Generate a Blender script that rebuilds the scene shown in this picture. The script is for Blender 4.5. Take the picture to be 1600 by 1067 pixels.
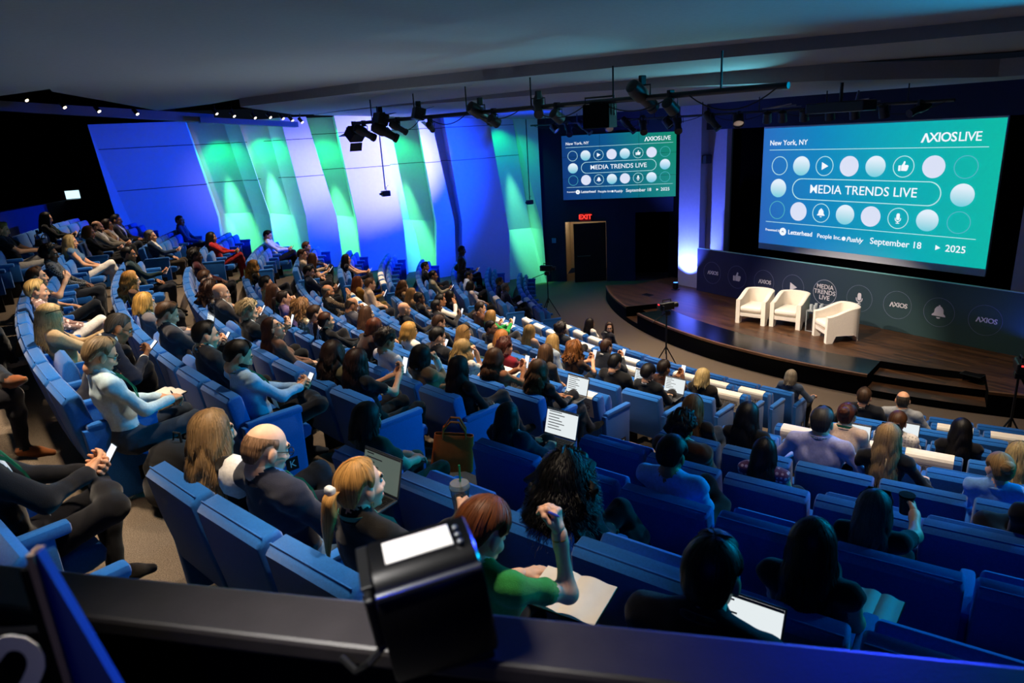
import bpy, bmesh, math, random
import numpy as np
from mathutils import Matrix, Vector

# ------------------------------------------------------------------ scene, camera, world, exposure
for _o in list(bpy.data.objects):
    bpy.data.objects.remove(_o, do_unlink=True)
SC = bpy.context.scene
COL = SC.collection
PI = math.pi
# x = across the house (positive to house right), y = towards the stage, z = up, 0 = front floor
cam_data = bpy.data.cameras.new('camera')
cam = bpy.data.objects.new('camera', cam_data)
COL.objects.link(cam)
cam_data.sensor_width = 36.0
cam_data.lens = 23.87
cam_data.clip_start = 0.05
cam_data.clip_end = 200
cam_data.dof.use_dof = True
cam_data.dof.focus_distance = 7.0
cam_data.dof.aperture_fstop = 4.0
_rt = Vector((0.53360, 0.84391, -0.05553)).normalized()
_fw = Vector((-0.81728, 0.49764, -0.29051)).normalized()
_up = _rt.cross(_fw).normalized()
cam.matrix_world = Matrix(((_rt.x, _up.x, -_fw.x, 0.0), (_rt.y, _up.y, -_fw.y, 0.0), (_rt.z, _up.z, -_fw.z, 5.15), (0, 0, 0, 1)))
SC.camera = cam
world = bpy.data.worlds.new('world')
SC.world = world
world.use_nodes = True
world.node_tree.nodes['Background'].inputs[0].default_value = (0.10, 0.16, 0.30, 1)
world.node_tree.nodes['Background'].inputs[1].default_value = 0.02
SC.view_settings.view_transform = 'Standard'
SC.view_settings.look = 'None'
SC.view_settings.gamma = 1.0
SC.view_settings.use_curve_mapping = False
SC.view_settings.exposure = 0.0
try:
    SC.cycles.use_denoising = True
    SC.cycles.max_bounces = 5
    SC.cycles.diffuse_bounces = 3
    SC.cycles.glossy_bounces = 3
    SC.cycles.sample_clamp_indirect = 4.0
    SC.cycles.caustics_reflective = False
    SC.cycles.caustics_refractive = False
except Exception:
    pass


def spot(name, loc, target, color, power, angle, blend=0.5, radius=0.06):
    d = bpy.data.lights.new(name, 'SPOT')
    d.color = color
    d.energy = power
    d.spot_size = math.radians(angle)
    d.spot_blend = blend
    d.shadow_soft_size = radius
    o = bpy.data.objects.new(name, d)
    COL.objects.link(o)
    o.location = loc
    o.rotation_euler = (Vector(target) - Vector(loc)).to_track_quat('-Z', 'Y').to_euler()
    return o


def area(name, loc, target, color, power, sx, sy):
    d = bpy.data.lights.new(name, 'AREA')
    d.shape = 'RECTANGLE'
    d.size = sx
    d.size_y = sy
    d.color = color
    d.energy = power
    o = bpy.data.objects.new(name, d)
    COL.objects.link(o)
    o.location = loc
    o.rotation_euler = (Vector(target) - Vector(loc)).to_track_quat('-Z', 'Y').to_euler()
    return o


WARM = (1.0, 0.80, 0.58)
# recessed house downlights in the ceiling over the audience (warm white)
for (_x, _y, _z, _p) in [(-17.0, 0.2, 6.2, 170), (-15.6, 2.6, 6.0, 260), (-13.0, 1.2, 6.03, 300), (-10.4, 1.3, 6.03, 330), (-7.9, 0.4, 6.05, 330), (-5.6, -0.5, 6.05, 300),
                         (-16.2, 5.2, 5.84, 230), (-13.3, 4.4, 6.0, 420), (-10.6, 4.6, 5.84, 480), (-8.2, 3.2, 6.0, 430), (-5.6, 1.6, 6.0, 120),
                         (-14.6, 7.4, 5.66, 330), (-12.0, 7.8, 5.66, 560), (-9.4, 7.2, 5.66, 560), (-7.0, 5.6, 5.84, 230), (-10.6, 10.0, 5.6, 620), (-7.6, 9.6, 5.6, 380)]:
    spot('house_downlight', (_x, _y, _z), (_x, _y - 1.5, 0.0), WARM, _p * 2.1, 78, 0.85, 0.07)
for (_x, _y, _p) in ((-4.2, -0.2, 230), (-3.0, 0.5, 230), (-2.2, 1.3, 150)):
    spot('house_downlight', (_x, _y, 6.05), (_x, _y - 0.5, 3.0), WARM, _p * 1.6, 50, 0.9, 0.07)
# downlights over the middle and right hand rows, tipped towards the stage
for (_x, _y, _z, _p) in ((-6.6, 3.6, 6.05, 330), (-5.0, 4.8, 6.1, 260), (-7.0, 4.9, 6.1, 380), (-5.6, 6.9, 6.1, 420), (-3.2, 5.2, 6.12, 300), (-2.5, 4.0, 6.1, 190), (-3.0, 6.9, 6.1, 260), (-4.4, 8.2, 5.95, 300)):
    spot('house_downlight', (_x, _y, _z), (_x + 0.1, _y + 0.8, 1.0), WARM, _p * 1.7, 60, 0.9, 0.07)
spot('house_downlight', (-4.2, 2.9, 6.0), (-2.8, 0.9, 3.7), WARM, 260, 30, 0.9, 0.07)
# blue wash over the slanted wall, thrown along it from the stage end of the lighting pipes
spot('blue_wash_light', (-14.4, 13.1, 4.75), (-19.8, 7.6, 4.0), (0.0, 0.045, 1.0), 6500, 66, 0.8)
spot('blue_wash_light', (-14.4, 13.1, 4.75), (-19.8, 7.9, 4.55), (0.55, 0.50, 1.0), 7600, 33, 1.0)
spot('blue_wash_light', (-14.6, 11.0, 4.9), (-19.8, 4.9, 4.35), (0.50, 0.47, 1.0), 3000, 22, 1.0)
spot('blue_wash_light', (-15.6, 13.1, 4.75), (-19.8, 2.0, 3.4), (0.0, 0.06, 1.0), 9000, 34, 1.0)
spot('blue_wash_light', (-14.2, 13.8, 5.2), (-19.8, 11.3, 3.4), (0.0, 0.05, 1.0), 900, 66, 1.0)
# green downlights in the recesses of the slanted wall
for (_y0, _y1, _z, _p) in ((3.40, 3.75, 2.9, 1.0), (4.55, 4.85, 2.8, 1.1), (6.40, 6.75, 2.6, 1.2), (8.70, 9.05, 2.2, 1.3), (12.4, 13.25, 1.6, 1.1)):
    spot('green_wall_light', (-20.15, _y0, 5.75), (-20.42, _y1, _z), (0.12, 1.0, 0.34), 2200 * _p, 20, 0.9, 0.03)
    spot('green_wall_light', (-20.0, _y0 - 0.1, 5.88), (-20.15, _y0 + 0.35, 2.5), (0.0, 1.0, 0.24), 110 * _p, 96, 0.7, 0.03)
# stage wash (warm white, from the front lighting pipe)
spot('stage_wash_light', (-11.5, 7.6, 5.5), (-10.0, 13.7, 0.8), (1.0, 0.84, 0.70), 1900, 34, 0.6)
spot('stage_wash_light', (-7.6, 7.8, 5.4), (-9.0, 13.7, 0.8), (1.0, 0.84, 0.70), 1700, 34, 0.6)
spot('stage_wash_light', (-6.5, 11.6, 5.2), (-6.2, 12.2, 0.0), (1.0, 0.78, 0.62), 480, 90, 0.9)
spot('stage_wash_light', (-13.5, 11.8, 5.3), (-13.6, 12.8, 0.0), (1.0, 0.78, 0.62), 520, 80, 0.9)
spot('stage_wash_light', (-10.5, 11.8, 5.2), (-9.6, 11.4, 0.0), (1.0, 0.80, 0.62), 900, 95, 0.9)
# blue and cyan wash over the right hand seats
spot('blue_audience_light', (-6.8, 10.6, 5.3), (-2.6, 3.2, 2.3), (0.0, 0.14, 1.0), 800, 46, 0.8)
spot('blue_audience_light', (0.6, 8.0, 5.3), (-3.2, 2.6, 2.4), (0.0, 0.45, 1.0), 700, 52, 0.8)
spot('blue_audience_light', (0.9, -0.6, 5.95), (-3.6, 3.8, 2.0), (0.01, 0.06, 1.0), 25, 66, 0.9)
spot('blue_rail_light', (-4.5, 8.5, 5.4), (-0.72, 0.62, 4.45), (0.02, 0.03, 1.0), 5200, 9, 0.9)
# lamp above the booth that catches the rail and the flood lamp
spot('booth_downlight', (-1.0, -0.25, 6.05), (-0.80, 0.28, 4.45), (1.0, 0.95, 0.9), 300, 30, 0.8, 0.3)
# added unseen spots in place of bounced light, to brighten the sloping ceiling
spot('ceiling_bounce_fill', (-2.0, 10.5, 4.9), (-3.6, 2.0, 6.2), (0.0, 0.38, 0.72), 2600, 84, 1.0)
spot('ceiling_bounce_fill', (-8.5, 11.4, 4.9), (-8.0, 3.0, 6.2), (0.10, 0.44, 0.52), 1300, 80, 1.0)
spot('ceiling_bounce_fill', (-7.2, 8.0, 4.7), (-8.3, 1.8, 6.3), (0.15, 0.6, 0.8), 260, 70, 1.0)
spot('ceiling_bounce_fill', (-10.5, 4.0, 2.6), (-9.0, 2.0, 6.1), (0.85, 0.92, 1.0), 150, 150, 1.0)

# ------------------------------------------------------------------ helpers
def srgb(h):
    h = h.lstrip('#')
    c = [int(h[i:i + 2], 16) / 255 for i in (0, 2, 4)]
    return tuple(x / 12.92 if x <= 0.04045 else ((x + 0.055) / 1.055) ** 2.4 for x in c)


MATS = {}


def mat(name, col, rough=0.7, metal=0.0, var=0.12, scale=30.0, bump=0.0, bscale=200.0, spec=0.3, emit=None, estr=1.0, trans=0.0, coat=0.0, sheen=0.0, stretch=None):
    if name in MATS:
        return MATS[name]
    if isinstance(col, str):
        col = srgb(col)
    m = bpy.data.materials.new(name)
    m.use_nodes = True
    nt = m.node_tree
    b = nt.nodes['Principled BSDF']
    b.inputs['Roughness'].default_value = rough
    b.inputs['Metallic'].default_value = metal
    b.inputs['Specular IOR Level'].default_value = spec
    b.inputs['Transmission Weight'].default_value = trans
    b.inputs['Coat Weight'].default_value = coat
    b.inputs['Sheen Weight'].default_value = sheen
    b.inputs['Base Color'].default_value = (*col, 1)
    tc = nt.nodes.new('ShaderNodeTexCoord')
    src = tc.outputs['Object']
    if stretch:
        mp = nt.nodes.new('ShaderNodeMapping')
        mp.inputs['Scale'].default_value = stretch
        nt.links.new(src, mp.inputs['Vector'])
        src = mp.outputs['Vector']
    if var > 0:
        n = nt.nodes.new('ShaderNodeTexNoise')
        n.inputs['Scale'].default_value = scale
        n.inputs['Detail'].default_value = 3
        nt.links.new(src, n.inputs['Vector'])
        r = nt.nodes.new('ShaderNodeValToRGB')
        r.color_ramp.elements[0].position = 0.3
        r.color_ramp.elements[1].position = 0.7
        r.color_ramp.elements[0].color = (*[c * (1 - var) for c in col], 1)
        r.color_ramp.elements[1].color = (*[min(1, c * (1 + var)) for c in col], 1)
        nt.links.new(n.outputs['Fac'], r.inputs['Fac'])
        nt.links.new(r.outputs['Color'], b.inputs['Base Color'])
    if bump > 0:
        n2 = nt.nodes.new('ShaderNodeTexNoise')
        n2.inputs['Scale'].default_value = bscale
        n2.inputs['Detail'].default_value = 2
        nt.links.new(src, n2.inputs['Vector'])
        bp = nt.nodes.new('ShaderNodeBump')
        bp.inputs['Strength'].default_value = bump
        bp.inputs['Distance'].default_value = 0.01
        nt.links.new(n2.outputs['Fac'], bp.inputs['Height'])
        nt.links.new(bp.outputs['Normal'], b.inputs['Normal'])
    if emit is not None:
        if isinstance(emit, str):
            emit = srgb(emit)
        b.inputs['Emission Color'].default_value = (*emit, 1)
        b.inputs['Emission Strength'].default_value = estr
    MATS[name] = m
    return m


class MB:
    """Collects vertices and faces; build() links them as one mesh object."""

    def __init__(s):
        s.v, s.f, s.m = [], [], []

    def add(s, v, f, m=0):
        o = len(s.v)
        s.v.extend([tuple(p) for p in v])
        s.f.extend([tuple(i + o for i in q) for q in f])
        s.m.extend([m] * len(f))
        return s

    def box(s, lo, hi, m=0, M=None):
        x0, y0, z0 = lo
        x1, y1, z1 = hi
        v = [(x0, y0, z0), (x1, y0, z0), (x1, y1, z0), (x0, y1, z0), (x0, y0, z1), (x1, y0, z1), (x1, y1, z1), (x0, y1, z1)]
        if M is not None:
            v = [tuple(M @ Vector(p)) for p in v]
        return s.add(v, [(0, 3, 2, 1), (4, 5, 6, 7), (0, 1, 5, 4), (1, 2, 6, 5), (2, 3, 7, 6), (3, 0, 4, 7)], m)

    def rbox(s, lo, hi, r, m=0, M=None, seg=2):
        bm = bmesh.new()
        bmesh.ops.create_cube(bm, size=1.0)
        c = [(a + b) / 2 for a, b in zip(lo, hi)]
        d = [b - a for a, b in zip(lo, hi)]
        for q in bm.verts:
            q.co = Vector([c[i] + q.co[i] * d[i] for i in range(3)])
        bmesh.ops.bevel(bm, geom=bm.edges[:], offset=min(r, min(d) * 0.48), segments=seg, profile=0.5, affect='EDGES')
        return s.bm(bm, m, M)

    def bm(s, bm, m=0, M=None):
        bm.verts.ensure_lookup_table()
        v = [tuple(M @ q.co) if M is not None else tuple(q.co) for q in bm.verts]
        f = [tuple(q.index for q in p.verts) for p in bm.faces]
        bm.free()
        return s.add(v, f, m)

    def tube(s, pts, r, n=8, m=0, cap=True):
        pts = [Vector(p) for p in pts]
        rs = r if isinstance(r, (list, tuple)) else [r] * len(pts)
        v, f = [], []
        for i, p in enumerate(pts):
            t = (pts[min(i + 1, len(pts) - 1)] - pts[max(i - 1, 0)]).normalized()
            a = Vector((0, 0, 1)) if abs(t.z) < 0.9 else Vector((1, 0, 0))
            x = t.cross(a).normalized()
            y = t.cross(x).normalized()
            for k in range(n):
                an = 2 * PI * k / n
                v.append(p + (x * math.cos(an) + y * math.sin(an)) * rs[i])
        for i in range(len(pts) - 1):
            for k in range(n):
                f.append((i * n + k, i * n + (k + 1) % n, (i + 1) * n + (k + 1) % n, (i + 1) * n + k))
        if cap:
            f.append(tuple(range(n))[::-1])
            f.append(tuple((len(pts) - 1) * n + k for k in range(n)))
        return s.add(v, f, m)

    def lathe(s, prof, n=20, m=0, M=None):
        v, f = [], []
        for (r, z) in prof:
            for k in range(n):
                a = 2 * PI * k / n
                p = Vector((r * math.cos(a), r * math.sin(a), z))
                v.append(M @ p if M is not None else p)
        for i in range(len(prof) - 1):
            for k in range(n):
                f.append((i * n + k, i * n + (k + 1) % n, (i + 1) * n + (k + 1) % n, (i + 1) * n + k))
        f.append(tuple(range(n))[::-1])
        f.append(tuple((len(prof) - 1) * n + k for k in range(n)))
        return s.add(v, f, m)

    def prism(s, poly, d, m=0, M=None):
        """poly in the local xy plane, thickness d along local z (centred on 0..d)."""
        n = len(poly)
        v = [(x, y, 0) for x, y in poly] + [(x, y, d) for x, y in poly]
        if M is not None:
            v = [tuple(M @ Vector(p)) for p in v]
        f = [tuple(range(n))[::-1], tuple(range(n, 2 * n))]
        f += [(i, (i + 1) % n, n + (i + 1) % n, n + i) for i in range(n)]
        return s.add(v, f, m)

    def build(s, name, mats, parent=None, smooth=False, loc=None, M=None):
        me = bpy.data.meshes.new(name)
        me.from_pydata(s.v, [], s.f)
        if not isinstance(mats, (list, tuple)):
            mats = [mats]
        for q in mats:
            me.materials.append(q)
        me.polygons.foreach_set('material_index', s.m)
        if smooth:
            me.polygons.foreach_set('use_smooth', [True] * len(s.f))
            if smooth != 'all':
                try:
                    me.set_sharp_from_angle(angle=math.radians(40))
                except Exception:
                    pass
        me.update()
        return link(name, me, parent, loc, M)


def link(name, me, parent=None, loc=None, M=None):
    o = bpy.data.objects.new(name, me)
    COL.objects.link(o)
    if parent is not None:
        o.parent = parent
    if M is not None:
        o.matrix_local = M
    elif loc is not None:
        o.location = loc
    return o


def np_mesh(name, V, F, mats, mi=None, smooth=True, uv=None):
    """V (n,3) array, F (m,4) array of quads."""
    me = bpy.data.meshes.new(name)
    nf = len(F)
    me.vertices.add(len(V))
    me.vertices.foreach_set('co', np.ascontiguousarray(V, dtype=np.float32).ravel())
    me.loops.add(nf * 4)
    me.loops.foreach_set('vertex_index', np.ascontiguousarray(F, dtype=np.int32).ravel())
    me.polygons.add(nf)
    me.polygons.foreach_set('loop_start', np.arange(0, nf * 4, 4, dtype=np.int32))
    if smooth:
        me.polygons.foreach_set('use_smooth', np.ones(nf, dtype=bool))
    for q in mats:
        me.materials.append(q)
    if mi is not None:
        me.polygons.foreach_set('material_index', np.ascontiguousarray(mi, dtype=np.int32))
    if uv is not None:
        ul = me.uv_layers.new(name='uv')
        ul.data.foreach_set('uv', np.ascontiguousarray(uv[F.ravel()], dtype=np.float32).ravel())
    me.update(calc_edges=True)
    return me


def tag(o, label, cat, group=None):
    o['label'] = label
    o['category'] = cat
    if group:
        o['group'] = group
    return o


def thing(name, label, cat, loc=(0, 0, 0), rz=0.0, group=None, M=None):
    o = bpy.data.objects.new(name, None)
    COL.objects.link(o)
    o.empty_display_size = 0.1
    if M is not None:
        o.matrix_world = M
    else:
        o.location = loc
        o.rotation_euler = (0, 0, rz)
    return tag(o, label, cat, group)


def struct(o):
    o['kind'] = 'structure'
    return o


_TXT = {}


def text_geo(body, size=1.0, bold=0.0, depth=0.01, align='CENTER', shear=0.0, spacing=1.0):
    """Mesh vertices and faces of a line of text in the xy plane, cached."""
    key = (body, size, bold, depth, align, shear, spacing)
    if key not in _TXT:
        c = bpy.data.curves.new('text', 'FONT')
        c.body = body
        c.size = size
        c.offset = bold
        c.extrude = depth / 2
        c.align_x = align
        c.align_y = 'CENTER'
        c.shear = shear
        c.space_character = spacing
        c.resolution_u = 3
        o = bpy.data.objects.new('text', c)
        COL.objects.link(o)
        dg = bpy.context.evaluated_depsgraph_get()
        me = o.evaluated_get(dg).to_mesh()
        v = [tuple(q.co) for q in me.vertices]
        f = [tuple(p.vertices) for p in me.polygons]
        o.evaluated_get(dg).to_mesh_clear()
        bpy.data.objects.remove(o, do_unlink=True)
        bpy.data.curves.remove(c)
        _TXT[key] = (v, f)
    return _TXT[key]


def add_text(mb, body, M, m=0, **k):
    v, f = text_geo(body, **k)
    mb.add([tuple(M @ Vector(p)) for p in v], f, m)


def frame(o, x, y):
    """Matrix with origin o, local x axis x, local y axis y (z = x cross y)."""
    x = Vector(x).normalized()
    y = Vector(y).normalized()
    z = x.cross(y).normalized()
    o = Vector(o)
    return Matrix(((x.x, y.x, z.x, o.x), (x.y, y.y, z.y, o.y), (x.z, y.z, z.z, o.z), (0, 0, 0, 1)))


def disc_poly(cx, cy, r, n=40):
    return [(cx + r * math.cos(2 * PI * i / n), cy + r * math.sin(2 * PI * i / n)) for i in range(n)]


def add_ring(mb, cx, cy, r, w, d, M, m=0, n=48):
    v, f = [], []
    for i in range(n):
        a = 2 * PI * i / n
        for rr in (r - w, r):
            for z in (0, d):
                v.append(tuple(M @ Vector((cx + rr * math.cos(a), cy + rr * math.sin(a), z))))
    for i in range(n):
        a, b = i * 4, ((i + 1) % n) * 4
        f += [(a + 1, a + 3, b + 3, b + 1), (a, b, b + 2, a + 2), (a + 2, b + 2, b + 3, a + 3), (a, a + 1, b + 1, b)]
    mb.add(v, f, m)


# little pictograms, each a list of polygons in a unit box
ICON = {
    'play': [[(-0.32, -0.42), (0.46, 0.0), (-0.32, 0.42)]],
    'thumb': [[(-0.5, -0.42), (-0.28, -0.42), (-0.28, 0.12), (-0.5, 0.12)],
              [(-0.22, -0.40), (0.30, -0.42), (0.42, -0.30), (0.50, 0.06), (0.42, 0.16), (0.10, 0.16), (0.16, 0.46), (0.06, 0.54), (-0.02, 0.46), (-0.10, 0.24), (-0.22, 0.10)]],
    'bell': [[(-0.46, -0.28), (0.46, -0.28), (0.46, -0.20), (0.32, -0.06), (0.29, 0.22), (0.16, 0.40), (0.06, 0.44), (0.05, 0.52), (-0.05, 0.52), (-0.06, 0.44), (-0.16, 0.40), (-0.29, 0.22), (-0.32, -0.06), (-0.46, -0.20)],
             [(-0.14, -0.36), (0.14, -0.36), (0.08, -0.46), (-0.08, -0.46)]],
    'mic': [[(-0.17, -0.05), (-0.12, -0.16), (0.12, -0.16), (0.17, -0.05), (0.17, 0.36), (0.10, 0.50), (-0.10, 0.50), (-0.17, 0.36)],
            [(-0.32, 0.05), (-0.25, 0.05), (-0.22, -0.14), (-0.10, -0.26), (0.10, -0.26), (0.22, -0.14), (0.25, 0.05), (0.32, 0.05), (0.29, -0.18), (0.14, -0.33), (0.04, -0.35), (0.04, -0.45), (0.18, -0.45), (0.18, -0.52), (-0.18, -0.52), (-0.18, -0.45), (-0.04, -0.45), (-0.04, -0.35), (-0.14, -0.33), (-0.29, -0.18)]],
}


def add_icon(mb, kind, cx, cy, s, d, M, m=0):
    for poly in ICON[kind]:
        mb.prism([(cx + x * s, cy + y * s) for x, y in poly], d, m, M)


def add_logo(mb, cx, cy, h, M, m=0, live=False, bold=0.02):
    """The word mark: a peaked A without crossbar, then X I O S."""
    s = h
    w = 0.17 * s
    mb.prism([(cx + x * s, cy + y * s) for x, y in [(-1.72, -0.5), (-1.32, 0.5), (-1.12, 0.5), (-0.72, -0.5), (-0.96, -0.5), (-1.22, 0.20), (-1.48, -0.5)]], 0.006, m, M)
    add_text(mb, 'XIOS', M @ Matrix.Translation((cx + 0.62 * s, cy, 0.003)), m, size=1.38 * s, bold=bold * s, depth=0.006, spacing=0.92)
    if live:
        add_text(mb, 'LIVE', M @ Matrix.Translation((cx + 3.35 * s, cy, 0.003)), m, size=1.38 * s, bold=0.004 * s, depth=0.006, spacing=0.92)

# ------------------------------------------------------------------ the house: geometry of the rows
CU, CV = -9.98, 22.394            # centre of the seating arcs
ROWS = 'NMLKJHGFEDCBA'
RAD = {r: 23.245 + 0.955 * 2 - 0.955 * i for i, r in enumerate(ROWS)}
_ztop = [3.87 + 0.26, 3.87, 3.609, 3.381, 3.121, 2.836, 2.561, 2.274, 1.991, 1.707, 1.442, 1.151, 0.858]
ZT = {r: z - 0.86 for r, z in zip(ROWS, _ztop)}     # tread heights
ZT['A'] = 0.0


def polar(r, a):
    """a = angle in radians from the house centre line, positive to house right."""
    return CU + r * math.sin(a), CV - r * math.cos(a)


M_CARPET = mat('carpet', '#6b5f52', 0.95, var=0.45, scale=160, bump=0.6, bscale=260, spec=0.1)
M_CEIL = mat('ceiling_plaster', '#8f9294', 0.95, var=0.03, scale=20, bump=0.15, bscale=160, spec=0.1)
M_WALL = mat('wall_panel', '#d6d8da', 0.85, var=0.02, scale=12, spec=0.15)
M_NAVY = mat('navy_wall', '#15203c', 0.8, var=0.06, scale=10)
M_BLACK = mat('matt_black', '#050506', 0.9, var=0.1, scale=20, spec=0.1)
M_DARKBROWN = mat('dark_brown_wall', '#1d1713', 0.85, var=0.1, scale=6)
M_METAL = mat('black_metal', '#0c0d0f', 0.45, 0.2, var=0.1, scale=40, spec=0.5)
M_STEEL = mat('steel', '#7d8086', 0.35, 0.9, var=0.05, scale=40)
M_LAV = mat('proscenium_paint', '#9a9ab4', 0.85, var=0.03, scale=10)
M_CLOTH_BLK = mat('black_cloth', '#030304', 1.0, var=0.1, scale=30, spec=0.0)

# stepped floor: one annular tread per row, the front floor, the risers
fl = MB()
A0, A1, NA = math.radians(-56), math.radians(62), 96
angs = [A0 + (A1 - A0) * i / NA for i in range(NA + 1)]


def tread(r0, r1, z, zlow):
    v, f = [], []
    for a in angs:
        for r, zz in ((r0, zlow), (r0, z), (r1, z)):
            x, y = polar(r, a)
            v.append((max(x, -22.5 if r0 > 22.9 else -20.0), min(y, 13.6), zz))
    lim = -22.5 if r0 > 22.9 else -20.0
    for i in range(NA):
        k = i * 3
        if max(v[k][0], v[k + 3][0]) > lim:
            f.append((k, k + 3, k + 4, k + 1))
        if max(v[k + j][0] for j in (1, 2, 4, 5)) > lim:
            f.append((k + 1, k + 4, k + 5, k + 2))
    fl.add(v, f)


for i, r in enumerate(ROWS[:-1]):
    back = RAD[r] + 0.155 if r != 'N' else 31.0
    tread(RAD[r] - 0.80, back, ZT[r], ZT[ROWS[i + 1]] - 0.02)
fl.box((-20.5, 4.5, -0.2), (2.5, 18.5, 0.0))
struct(fl.build('floor', M_CARPET))

# raised booth platform under the camera and the right hand wall, both outside the frame
struct(MB().box((-1.2, -3.0, 3.3), (3.0, 0.35, 3.45)).build('floor_booth', M_CARPET))
struct(MB().box((1.5, -4.0, 0.0), (1.7, 19.0, 7.0)).build('wall_right', M_NAVY))

# ---- slanted, folded wall at house left
WX = -19.8
Z_TOP = 5.95
# (y at top, y at fold, z at fold, y at floor, floor z, depth upper, depth lower foot)
D1 = -0.80
LINES = [
    (0.55, 1.02, 3.55, 1.00, 2.2, 0.0, 0.12),
    (2.70, 3.07, 3.50, 2.90, 2.1, 0.0, 0.12),      # blue panel ends
    (2.85, 3.25, 3.50, 3.05, 2.1, D1, -0.10),      # recess starts
    (3.72, 4.12, 3.46, 3.90, 2.0, -0.62, -0.06),
    (3.98, 4.42, 3.38, 4.30, 1.9, 0.0, 0.12),
    (4.15, 4.60, 3.38, 4.45, 1.9, D1, -0.10),
    (4.85, 5.15, 3.28, 5.00, 1.8, -0.60, -0.06),
    (5.10, 5.42, 3.26, 5.30, 1.8, -0.02, 0.10),
    (5.80, 6.31, 3.12, 6.20, 1.5, 0.0, 0.12),
    (5.98, 6.48, 3.12, 6.36, 1.5, D1, -0.10),
    (6.80, 7.10, 3.00, 6.95, 1.3, D1, -0.10),
    (6.60, 6.90, 2.98, 6.82, 1.3, 0.0, 0.10),
    (7.92, 8.37, 2.76, 8.25, 1.0, 0.0, 0.12),
    (8.10, 8.55, 2.76, 8.42, 1.0, D1, -0.10),
    (9.45, 9.80, 2.58, 9.40, 0.8, D1, -0.10),
    (9.14, 9.50, 2.58, 9.20, 0.8, 0.0, 0.10),
    (9.59, 10.14, 2.56, 9.95, 0.6, 0.0, 0.12),
    (9.75, 10.28, 2.54, 10.05, 0.6, D1, -0.10),
    (10.30, 10.66, 2.52, 10.40, 0.5, D1, -0.10),
    (10.04, 10.42, 2.52, 10.14, 0.5, 0.0, 0.12),
    (11.63, 12.20, 1.95, 12.02, 0.1, 0.0, 0.12),
    (11.80, 12.36, 1.95, 12.16, 0.1, D1, -0.10),
    (13.05, 13.62, 1.90, 13.50, 0.0, D1, -0.06),
    (13.62, 13.66, 1.90, 13.66, 0.0, -0.10, 0.02),
]
wl = MB()
v, f = [], []
for (yt, yk, zk, yb, zb, du, dl) in LINES:
    v += [(WX + du, yt - 0.002, Z_TOP), (WX + du, yk, zk), (WX + dl, yb, -0.1)]
for i in range(len(LINES) - 1):
    k = i * 3
    f += [(k, k + 3, k + 4, k + 1), (k + 1, k + 4, k + 5, k + 2)]
wl.add(v, f)
wl.box((WX - 1.3, 0.55, -0.1), (WX - 1.1, 13.7, Z_TOP))
wl.add([(WX - 0.6, 0.55, Z_TOP), (WX, 0.55, Z_TOP), (WX, 1.02, 3.55), (WX + 0.12, 1.0, 0), (WX - 0.6, 1.0, 0)], [(0, 1, 2, 3, 4)])
struct(wl.build('wall_left', M_WALL))


def line_at(i, z):
    yt, yk, zk, yb, zb, du, dl = LINES[i]
    if z >= zk:
        t = (Z_TOP - z) / (Z_TOP - zk)
        return WX + du, yt + (yk - yt) * t
    t = (zk - z) / zk
    return WX + du + (dl - du) * t, yk + (yb - yk) * t


# thin shadow gaps between the stacked wall panels
M_GAP = mat('panel_gap', '#20242a', 0.9)
for z0 in (5.36, 4.35):
    g = MB()
    for i in range(len(LINES) - 1):
        if abs(LINES[i + 1][0] - LINES[i][0]) < 0.05:
            continue
        zz = z0 if i < 8 else z0 + 0.12
        x0, y0 = line_at(i, zz)
        x1, y1 = line_at(i + 1, zz)
        g.add([(x0 + 0.004, y0, zz), (x1 + 0.004, y1, zz), (x1 + 0.004, y1, zz + 0.016), (x0 + 0.004, y0, zz + 0.016),
               (x0 - 0.03, y0, zz), (x1 - 0.03, y1, zz), (x1 - 0.03, y1, zz + 0.016), (x0 - 0.03, y0, zz + 0.016)],
              [(0, 1, 2, 3), (4, 7, 6, 5), (0, 4, 5, 1), (3, 2, 6, 7)])
    struct(g.build('trim_%d' % (1 if z0 > 5 else 2), M_GAP))
# black strip and dark rear corner beyond the end of the slanted wall
struct(MB().prism([(0.55, Z_TOP), (1.02, 3.55), (1.0, 2.0), (0.2, 2.0), (0.05, Z_TOP)], 0.1, 0, frame((WX - 0.35, 0, 0), (0, 1, 0), (0, 0, 1))).build('trim_3', M_BLACK))
bw = MB()
bw.box((-34.0, -4.2, 2.5), (-27.5, -4.0, 7.0))
bw.box((-34.2, -4.2, 2.5), (-34.0, 3.0, 7.0))
bw.box((-34.0, 2.4, 2.5), (-20.3, 2.6, 7.0))
struct(bw.build('wall_rear', M_DARKBROWN))
struct(MB().box((-28.0, 2.30, 3.3), (-20.4, 2.42, 6.6)).build('wall_corner', mat('dark_navy_wall', '#0c1424', 0.85, var=0.1, scale=6)))
# parapet of the rear booth, curved like the rows
pp = MB()
v, f = [], []
for i in range(25):
    a = math.radians(-33.2 + 16.5 * i / 24)
    for r, z in ((25.3, 3.0), (25.3, 4.17), (25.5, 4.17), (25.5, 3.0)):
        x, y = polar(r, a)
        v.append((x, y, z))
for i in range(24):
    k = i * 4
    f += [(k, k + 4, k + 5, k + 1), (k + 1, k + 5, k + 6, k + 2), (k + 2, k + 6, k + 7, k + 3)]
f += [(0, 1, 2, 3), (96, 99, 98, 97)]
pp.add(v, f)
struct(pp.build('wall_parapet', mat('parapet_paint', '#2c3550', 0.8, var=0.06, scale=8)))
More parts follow.
